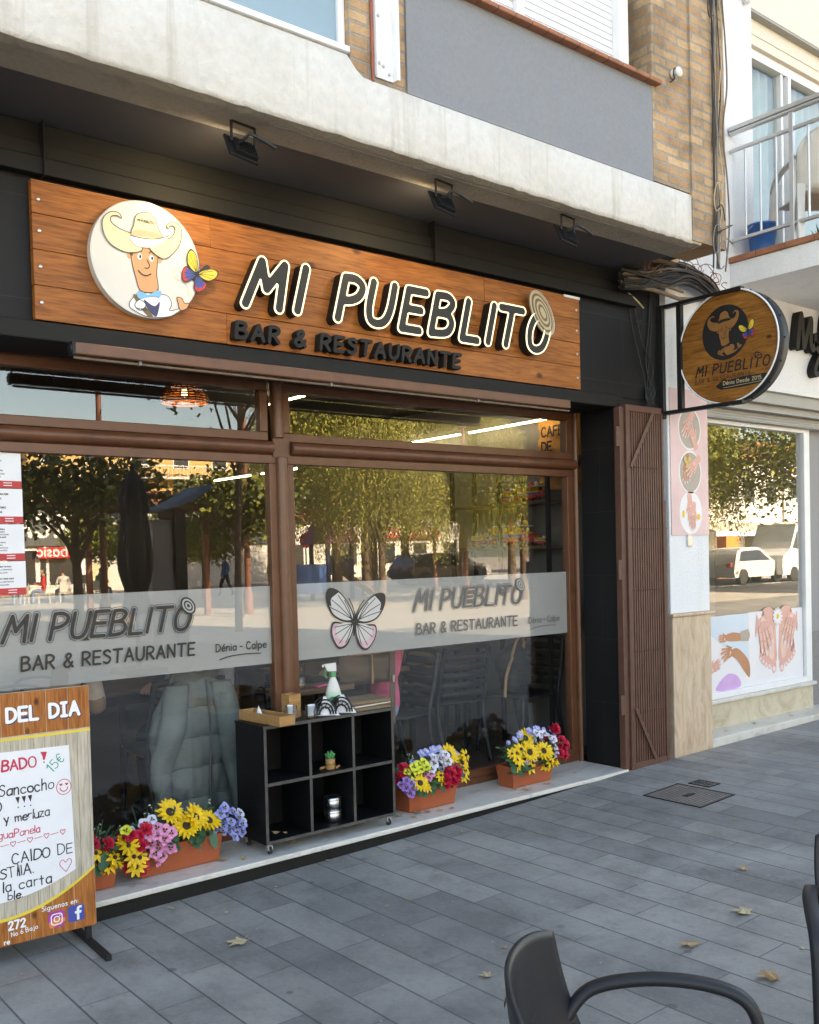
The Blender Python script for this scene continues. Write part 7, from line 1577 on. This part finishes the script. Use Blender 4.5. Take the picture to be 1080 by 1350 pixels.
for x, y, s_, lab in ((16.4, -23, .95, 'weeping pepper tree standing over the playground tower'), (19.6, -25.5, 1.05, 'weeping pepper tree between playground and parked cars'), (26.0, -27, 1.0, 'weeping pepper tree behind the parked cars'), (29.2, -24, 1.1, 'weeping pepper tree at the road side beyond the cars'), (23.4, -21.5, .8, 'smaller weeping pepper tree in front of the parked cars'), (33.5, -29.5, 1.1, 'weeping pepper tree farthest along the road'), (31, -20.0, .9, 'weeping pepper tree close to the road with a thick trunk'), (5.6, -34, .72, 'weeping pepper tree standing near the shop with the red basic sign'), (27.6, -33, 1.15, 'tall weeping pepper tree behind the blue car'), (14.9, -18.5, .62, 'low weeping pepper tree just before the playground tower'), (19.6, -17.2, .66, 'low weeping pepper tree nearest the terrace on the square'), (35.5, -24, 1.0, 'weeping pepper tree at the road edge by the silver compact car')):
    dup(W1, (x, -abs(y), 0), rng.uniform(0, 6.28), lab, s_)
tree('street_tree', 'dark leafed street tree whose sparse branches hang over the terrace', (4.7, -16.0, -.09), 5, (0, 2.95, 1.8, .85), 'sparse', 2500, .17, [M['leaf_d'], M['leaf_d'], M['leaf_g']], 4, G_T, .13)
tree('street_tree', 'dark leafed street tree beside the pergola columns', (9.9, -18.2, 0), 5, (0, 2.75, 1.15, .75), 'dense', 5000, .15, [M['leaf_d'], M['leaf_d'], M['leaf_g']], 5, G_T, .11)
tree('street_tree', 'tall sparse street tree showing against the sky near the kerb', (7.2, -13.5, -.09), 8, (0, 5.6, 2.0, 1.0), 'sparse', 2200, .14, [M['leaf_d']], 6, G_T, .09, (.5, .3))
O1 = tree('orange_tree', 'round bright green orange tree before the white shop wall', (13.6, -29, 0), 3.4, (0, 2.3, 1.15, .8), 'dense', 5200, .14, [M['leaf_o'], M['leaf_o'], M['leaf_g']], 7, G_T, .06)
dup(O1, (14.9, -30, 0), 2, 'second round orange tree with a thin stem before the white shop wall', .92); dup(O1, (12.2, -33, 0), 1, 'third round orange tree partly behind the blue canopy', .95)
tree('street_tree', 'broad street tree hanging over the road opposite the nail salon', (31.8, -13.8, 0), 7.5, (0, 4.6, 4.2, 1.6), 'sparse', 10000, .17, [M['leaf_d'], M['leaf_g']], 9, G_T, .14)
# closed parasol of the terrace
def parasol(loc, label):
    t = thing('closed_parasol', label, 'parasol', loc); P = [(.015, 2.86), (.06, 2.82), (.13, 2.72), (.19, 2.45), (.2, 2.28), (.165, 2.24), (.19, 2.0), (.225, 1.7), (.22, 1.45), (.16, 1.22), (.13, 1.12), (.17, 1.0), (.19, .85)]
    def fn(u, v):
        i = v*(len(P)-1); a = int(min(i, len(P)-2)); f_ = i-a; r = P[a][0]*(1-f_)+P[a+1][0]*f_; z = P[a][1]*(1-f_)+P[a+1][1]*f_; th = 6.283*u
        r *= 1+.17*math.sin(8*th+v*3)*min(1, v*3); return Vector((r*math.cos(th), r*math.sin(th), z))
    MB().grid(fn, 64, 40).build('canopy', M['canvas'], t); MB().tube([(0, 0, 0), (0, 0, 2.9)], .025, 10).lathe([(.04, 2.86), (.03, 2.93), (0, 2.95)], n=14).build('pole', M['dark_metal'], t); MB().box(-.3, .3, -.3, .3, 0, .08).lathe([(.05, .08), (.035, .4)], n=14).build('base', M['dark_metal'], t, bevel=.01)
    MB().lathe([(.15, 1.13), (.155, 1.16)], n=20, cap=False).build('tie_strap', M['rubber'], t); return t
parasol((2.62, -8.2, gz(2.6)), 'closed dark grey parasol standing on the terrace')
# kiosk and pergola
t = thing('kiosk', 'black kiosk with a grey blue curved canopy near the terrace', 'kiosk', (5.0, -12.0, 0)); MB().box(-.1, .12, -.35, .35, 0, 2.5).build('end_post', M['dark_metal'], t); MB().box(-.55, -.101, -.3, .3, 0, 1.3).box(-.5, -.12, -.28, .28, 1.301, 2.3).build('panel', pm('kiosk_panel', (.2, .2, .22, 1), .4, .1, 3), t)
MB().grid(lambda u, v: Vector((-.9+1.5*u, -.6+1.2*v, 2.42+.5*u**2)), 14, 2).build('canopy', pm('grey_blue_canopy', (.14, .18, .23, 1), .5, .1, 3), t, solid=.05)
t = thing('pergola', 'long red brown steel pergola roof on slim posts across the square', 'pergola', (9, -21, 0)); MB().box(-2, 1.2, -1.5, 1.5, 3.05, 3.3).box(-2.2, 1.4, -1.7, 1.7, 3.301, 3.4).build('roof', M['rust'], t)
for x in (-1.6, .7):
    for y in (-1.3, 1.3): MB().box(x-.07, x+.07, y-.07, y+.07, 0, 3.049).build('post', M['rust'], t)
sl_l = MB()
for i in range(7): sl_l.box(-1.9, 1.1, -1.4+.42*i, -1.35+.42*i, 2.95, 3.045)
sl_l.build('slat', M['rust'], t)
def lamp_post(loc, label, h=7.2):
    t = thing('street_lamp', label, 'street lamp', loc, 0, 'street lamps'); MB().tube([(0, 0, 0), (0, 0, h)], [.085, .055], 12).lathe([(.14, 0), (.13, .6), (.09, .7)], n=14).build('pole', M['rust'], t); MB().bar((0, 0, h-.3), (.9, .3, h-.1), .07, .06).build('arm', M['rust'], t); MB().lathe([(.03, .12), (.2, .05), (.24, 0), (0, -.05)], (.95, .32, h-.16), 16).build('head', M['steel'], t)
for x, y, lab in ((5.9, -17.5, 'red brown street lamp post near the pergola'), (10.6, -19.0, 'red brown street lamp post beside the dark leafed tree'), (19.5, -19.8, 'red brown street lamp post by the playground'), (25.0, -27.8, 'red brown street lamp post behind the parked cars'), (6.9, -44, 'street lamp post rising over the shop roof')): lamp_post((x, y, 0), lab)
# shop row across the square
YP = (-1, 0, 0)
t = thing('shop_building', 'long low white shop building with a dark fascia across the square', 'building', (0, -46, 0))
MB().box(-30, 27.5, -10, 0, -.1, 2.45).build('wall', M['apt_white'], t); MB().box(-30, 27.5, -10, .25, 2.451, 4.4).build('fascia', pm('grey_green_fascia', (.1, .115, .11, 1), .6, .1, 2), t); MB().box(-30, 27.7, -10.3, .45, 4.401, 4.6).build('roof', M['roof'], t)
for x0, x1 in ((12.4, 14.3), (14.45, 16.4), (4, 8), (9, 11.5)):
    w = MB().box(x0-.08, x1+.08, -.02, .06, .35, 2.3).build('window', M['alu_white'], t); MB().box(x0, x1, .061, .075, .43, 2.2).build('pane', M['dark_glass'], w)
MB().box(16.7, 17.6, 0, .04, 0, 1.5).build('door', M['cream_print'], t)
lt = MB()
for tx_, x_ in (('SUPERMERCADO', 22.0),): write(lt, tx_, 1.05, .11, (x_, .255, 2.95), YP, ZA, 0, .01, gap=3)
lt.build('lettering', M['white_print'], t)
p = MB(); p.box(13.75, 13.98, .08, .09, .6, 1.9).box(16.05, 16.35, .08, .09, .9, 1.75); p.build('poster', M['paper'], t)
t = thing('shop_sign', 'bright red projecting sign reading basic in white on the shop front', 'sign', (14.6, -45.6, 2.07)); MB().box(-.85, .85, -.08, .08, -.28, .28).build('panel', pm('bright_red_sign', (.75, .012, .015, 1), .35, .03, 3), t, bevel=.03)
p = MB(); write(p, 'basic', .52, .045, (.62, .085, -.16), YP, ZA, 0, .002, gap=2.4); p.build('lettering', M['white_print'], t); MB().bar((0, -.08, 0), (0, -.39, 0), .06, .06).build('bracket', M['alu'], t)
def block(loc, rz, w_, d, h, storeys, wall, label, bays, balc=True, roof='flat'):
    t = thing('apartment_building', label, 'building', loc, rz); MB().box(-w_/2, w_/2, -d, 0, -.1, h).build('wall', wall, t); sh_ = h/storeys
    if roof == 'tile': MB().hexa([(-w_/2-.4, -d-.4, h), (w_/2+.4, -d-.4, h), (w_/2+.4, .4, h), (-w_/2-.4, .4, h)], [(-w_/2+1.5, -d/2-.2, h+1.6), (w_/2-1.5, -d/2-.2, h+1.6), (w_/2-1.5, -d/2+.2, h+1.6), (-w_/2+1.5, -d/2+.2, h+1.6)]).build('roof', M['roof'], t)
    else: MB().box(-w_/2-.15, w_/2+.15, -.1, .15, h, h+.7).build('parapet', wall, t)
    for s_ in range(storeys):
        for b in range(bays):
            x = -w_/2+(b+.5)*w_/bays; z = s_*sh_+.9; w2 = MB().box(x-.75, x+.75, .0, .06, z-.06, z+1.6).build('window', M['alu_white'], t); MB().box(x-.66, x+.66, .061, .07, z, z+1.5).build('pane', M['dark_glass'], w2)
        if balc and s_:
            bl_ = MB().box(-w_/2+.6, w_/2-.6, .0, 1.2, s_*sh_-.12, s_*sh_+.06); B_ = bl_.build('balcony', M['apt_white'], t); rl_ = MB().box(-w_/2+.6, w_/2-.6, 1.14, 1.2, s_*sh_+.95, s_*sh_+1.02)
            for i in range(int((w_-1.2)/.35)): rl_.box(-w_/2+.6+.35*i, -w_/2+.63+.35*i, 1.15, 1.19, s_*sh_+.06, s_*sh_+.95)
            rl_.build('railing', M['alu_white'], B_)
    return t
block((33, -72, 0), 0, 22, 12, 11.2, 4, M['apt_yellow'], 'orange yellow apartment block with white balconies rising over the shop roof', 6)
block((20.5, -74, 0), 0, 9, 10, 9.2, 3, M['apt_white'], 'white apartment block between the yellow ones behind the shop roof', 3)
block((2.5, -78, 0), 0, 16, 12, 17, 5, M['apt_yellow'], 'tall yellow apartment block with balconies at the end of the square', 4)
block((35.5, -52, 0), 0, 9, 10, 4.0, 1, M['apt_white'], 'low white house with a clay tile roof beside the playground', 2, False, 'tile')
block((46.0, -54, 0), 0, 9.5, 10, 6.8, 2, M['apt_white'], 'white shop house behind the motorbikes', 3, False)
p = thing('red_shop_sign', 'long red shop sign with white lettering over the white shop house', 'sign', (44.5, -53.6, 3.2)); MB().box(-3.2, 3.2, -.08, .05, -.4, .4).build('panel', M['red'], p); q = MB(); write(q, 'PANADERIA', .45, .04, (2.3, .055, -.2), YP, ZA, 0, .002, gap=3) if False else None
q = MB()
for i in range(9): q.box(2.4-.5*i-.28, 2.4-.5*i, .051, .056, -.16, .16)
q.build('white_marks', M['white_print'], p)
for i, (x, h, wl_, lab) in enumerate(((58, 7.5, 'apt_white', 'cream two storey house with yellow framed windows across the road'), (70, 8.2, 'apt_white', 'second two storey house farther along across the road'), (84, 7.6, 'apt_yellow', 'yellow two storey house farthest along across the road'))): block((x, -34, 0), 0, 11.6, 9, h, 2, M[wl_], lab, 4, i == 2, 'tile')
for x, lab in ((56, 'pale cafe awning below the cream house across the road'), (67, 'pale shop awning below the second house across the road')):
    t = thing('awning', lab, 'awning', (x, -33.9, 0), 0, 'awnings across the road'); MB().hexa([(-4.4, 0, 3.2), (4.4, 0, 3.2), (4.4, 2.4, 2.5), (-4.4, 2.4, 2.5)], [(-4.4, 0, 3.24), (4.4, 0, 3.24), (4.4, 2.4, 2.54), (-4.4, 2.4, 2.54)]).build('cloth', M['awn'], t); MB().box(-4.4, 4.4, 2.4, 2.42, 2.2, 2.52).build('valance', M['white_print'], t)
    for s_ in (-4.2, 4.2): MB().bar((s_, 2.3, 2.5), (s_, .1, 1.9), .05, .05).build('arm', M['alu'], t)
t = thing('no_entry_sign', 'round red no entry sign with a white bar on a pole', 'road sign', (17.9, -27.2, 0)); MB().tube([(0, 0, 0), (0, 0, 2.55)], .03, 8).build('pole', M['steel'], t); MB().lathe([(.3, .04), (.3, .055), (0, .055)], (0, 0, 2.2), 32, 0, False, 'y').build('disc', pm('road_sign_red', (.6, .015, .02, 1), .35, .03, 3), t); MB().box(-.21, .21, .056, .06, 2.15, 2.25).build('bar', M['white_print'], t)
t = thing('playground_tower', 'dark playground tower with a pink and purple roof and a yellow slide', 'playground', (16.6, -23.6, 0)); 
for x in (-.5, .5):
    for y in (-.5, .5): MB().box(x-.06, x+.06, y-.06, y+.06, 0, 2.1).build('post', M['navy'], t)
MB().box(-.6, .6, -.6, .6, .9, .98).build('platform', M['navy'], t); MB().hexa([(-.75, -.75, 2.0), (.75, -.75, 2.0), (.75, .75, 2.0), (-.75, .75, 2.0)], [(-.35, -.75, 2.7), (.35, -.75, 2.7), (.35, .75, 2.7), (-.35, .75, 2.7)]).build('roof', pm('purple_roof_panel', (.22, .06, .16, 1), .5, .1, 4), t); MB().box(-.36, .36, -.76, .76, 2.701, 2.75).build('roof_cap', M['pink_vinyl'], t)
MB().box(-.45, .45, .5, .55, .98, 1.6).box(.5, .55, -.45, .45, .98, 1.6).build('side_panel', M['navy'], t); MB().hexa([(.6, -.25, .85), (.6, .25, .85), (1.9, .25, .1), (1.9, -.25, .1)], [(.6, -.25, .93), (.6, .25, .93), (1.9, .25, .18), (1.9, -.25, .18)]).build('slide', M['petal_y'], t); MB().box(-1.8, -.6, .5, .55, .3, 1.3).build('climbing_panel', M['toy_blue'], t)
def car(loc, rz, label, paint, kind='hatch', cat='car'):
    t = thing('delivery_van' if kind == 'van' else 'parked_car', label, 'van' if kind == 'van' else 'car', loc, rz, None if kind == 'van' else 'parked cars')
    if kind == 'van':
        P = [(-2.7, .35), (-2.75, 1.0), (-2.7, 2.45), (-2.55, 2.6), (1.3, 2.6), (1.6, 2.5), (2.15, 1.5), (2.75, 1.2), (2.85, .8), (2.8, .35)]; G_ = [(1.0, 1.45), (1.0, 2.2), (1.55, 2.25), (1.98, 1.5)]; wz = 1.0; W_ = 1.0
    else: P = [(-2.0, .32), (-2.08, .7), (-1.95, 1.0), (-1.6, 1.45), (-1.1, 1.56), (.1, 1.56), (.95, 1.02), (1.75, .9), (2.05, .7), (2.05, .35)]; G_ = [(-1.62, 1.02), (-1.38, 1.42), (-.1, 1.48), (.05, 1.46), (.72, 1.02)]; W_ = .87
    wx = (-1.35, 1.35) if kind != 'van' else (-1.65, 1.85); m = MB(); Ps = [(p.x, p.y) for p in smooth_pts([(a, b, 0) for a, b in P], False, 3)]
    bot = []
    for x in reversed(wx): bot += [(x+.37*math.cos(a), .33+.37*math.sin(a)) for a in [math.pi*j/8 for j in range(9)]]
    loop = Ps+bot; vs, fs = fill2d([loop], 2*W_)
    tuck = lambda x, y, z: (x, y*(1-.16*max(0, (z-.95)/.6)) if kind != 'van' else y*(1-.05*max(0, (z-1.2)/1.4)), z)
    m.add([tuck(x, W_-d, z) for x, z, d in vs], fs, 0, False); m.build('body', paint, t, bevel=.04, seg=3)
    for s_ in (-1, 1): gl = MB(); gl.add([tuck(x, s_*(W_+.004), z) for x, z in (G_ if s_ > 0 else reversed(G_))], [tuple(range(len(G_)))]); gl.build('side_window', M['dark_glass'], t)
    for s_ in (-1, 1):
        for x in wx:
            w = MB().lathe([(.2, -.1), (.31, -.1), (.34, -.06), (.34, .06), (.31, .1), (.2, .1)], (x, s_*(W_-.1), .33), 26, 0, True, 'y').build('wheel', M['rubber'], t); h = MB().lathe([(0, -.085), (.2, -.085), (.2, .085), (0, .085)], (x, s_*(W_-.1), .33), 18, 0, False, 'y').build('rim', M['alu'], w)
    for s_ in (-1, 1): MB().box(P[-1][0]-.08, P[-1][0]+.03, s_*W_*.68-.16, s_*W_*.68+.16, .62 if kind != 'van' else .8, .76 if kind != 'van' else 1.0).build('headlight', M['white_plastic'], t, bevel=.02); 
    for s_ in (-1, 1): MB().box(P[1][0]-.02, P[1][0]+.08, s_*W_*.7-.12, s_*W_*.7+.12, .75, .95).build('tail_light', M['red'], t, bevel=.02)
    if kind == 'van':
        MB().box(-2.2, .9, W_-.01, W_+.004, 1.25, 2.1).box(-2.2, .9, -W_-.004, -W_+.01, 1.25, 2.1).build('side_panel', M['van_green'], t); q = MB()
        for i in range(7): q.box(-.0-.2*i-.12, -.0-.2*i, W_+.005, W_+.008, 1.72, 1.84+.08*(i % 2))
        q.build('side_mark', M['white_print'], t)
    else: MB().add([(.12, -.68, 1.5), (.92, -.76, 1.06), (.92, .76, 1.06), (.12, .68, 1.5)], [(0, 1, 2, 3)]).build('windscreen', M['dark_glass'], t)
    return t
car((35.6, -19.6, -.1), 0, 'pale silver compact car parked across the road opposite the nail salon', M['car_silver']); car((39.6, -19.4, -.1), 3.14159, 'white delivery van with a green side panel across the road', M['car_white'], 'van')
car((28.6, -31.5, 0), .2, 'dark red brown car parked under the pepper trees', M['car_dark']); car((30.5, -34.5, 0), .2, 'dark blue car parked behind the brown one under the pepper trees', M['car_blue']); car((33.8, -36.5, 0), .1, 'silver car parked farthest back under the pepper trees', M['car_silver'])
def motorbike(loc, rz, label):
    t = thing('motorbike', label, 'motorbike', loc, rz, 'parked motorbikes')
    for x in (-.62, .65): w = MB().lathe([(.2, -.05), (.28, -.05), (.3, 0), (.28, .05), (.2, .05)], (x, 0, .3), 22, 0, True, 'y').build('wheel', M['rubber'], t)
    MB().tube(smooth_pts([(-.6, 0, .6), (-.1, 0, .78), (.3, 0, .85)], False, 4), [.1]*9, 10).build('seat', M['ink'], t); MB().sphere((.15, 0, .55), .25, 12, 0, (1.2, .6, .9)).build('engine_body', M['red'], t); MB().tube([(.65, 0, .3), (.42, 0, .95)], .03, 8).tube([(.4, -.3, 1.0), (.42, 0, .98), (.4, .3, 1.0)], .018, 8).build('fork', M['steel'], t)
motorbike((39.5, -47, 0), .3, 'red motorbike parked before the white shop house'); motorbike((37.8, -46.4, 0), .2, 'dark motorbike parked beside the red one')
t = thing('orange_stand', 'bright orange display stand across the road beside the van', 'display', (42.5, -24.8, -.1)); MB().box(-.6, .6, -.3, .3, 0, 2.2).build('panel', M['orange_print'], t, bevel=.03); MB().box(-1.6, -.61, -.25, .25, 0, .8).build('counter', M['orange_print'], t, bevel=.03)
t = thing('wood_planter', 'brown square planter box on the square', 'planter', (33.0, -40, 0)); MB().box(-.5, .5, -.5, .5, 0, .9).build('box', M['rust'], t, bevel=.02); q = MB(); leaves(q, [(rng.gauss(0, .25), rng.gauss(0, .25), 1.0+rng.uniform(0, .5)) for i in range(300)], .16); q.build('foliage', M['leaf_g'], t)
person((17.0, -32, 0), rad(150), 'person in a blue jacket with a dark backpack walking past the white shop wall', 'walk', M['toy_blue'], M['black_cloth']); person((14.9, -24.6, 0), rad(10), 'person in a long dark coat standing near the playground tower', 'stand', M['black_cloth'], M['ink'])
person((14.6, -33, 0), rad(60), 'person in black standing before the round orange trees', 'stand', M['ink'], M['ink'])
for i, (x, y, m_, lab) in enumerate(((8.9, -33, 'black_cloth', 'person in dark clothes seated at the cafe tables of the square'), (9.9, -33.4, 'red', 'person in a red top seated at the cafe tables of the square'), (10.5, -33.0, 'knit_white', 'person in a white top seated at the cafe tables of the square'), (12.2, -33.6, 'toy_green', 'person in a green top seated at the cafe tables of the square'))):
    person((x, y, 0), rad(40+70*i), lab, 'sit', M[m_], M['denim']); c = thing('cafe_chair', ('white cafe chair under the guest in dark clothes', 'white cafe chair under the guest in the red top', 'white cafe chair under the guest in the white top', 'white cafe chair under the guest in the green top')[i], 'chair', (x, y, 0), rad(40+70*i), 'cafe chairs'); MB().box(-.22, .22, -.22, .22, .38, .405).build('seat', M['chair_white'], c); MB().box(-.22, .22, -.24, -.221, .43, .82).build('backrest', M['chair_white'], c)
    for sx in (-.2, .2):
        for sy in (-.2, .2): MB().bar((sx, sy, 0), (sx, sy, .379), .03, .03, 0, (0, 1, 0)).build('leg', M['chair_white'], c)
for x, y, lab in ((9.4, -33.6, 'white round cafe table by the guest in the red top'), (11.4, -33.2, 'white round cafe table by the guest in the green top')):
    t = thing('cafe_table', lab, 'table', (x, y, 0), 0, 'cafe tables'); MB().lathe([(.4, .71), (.4, .735), (0, .735)], n=28).build('tabletop', M['chair_white'], t); MB().lathe([(.25, 0), (.04, .06), (.03, .7)], n=14).build('pedestal', M['alu'], t)
hm = MB().grid(lambda u, v: Vector((-400+900*u, -200-200*v, -2+(34+16*math.sin(u*7)+9*math.sin(u*19+1))*math.sin(math.pi*v))), 60, 12)
tag(hm.build('hills', pm('far_wooded_hills', (.1, .13, .12, 1), .95, .2, .02, kind='Position')), kind='structure')
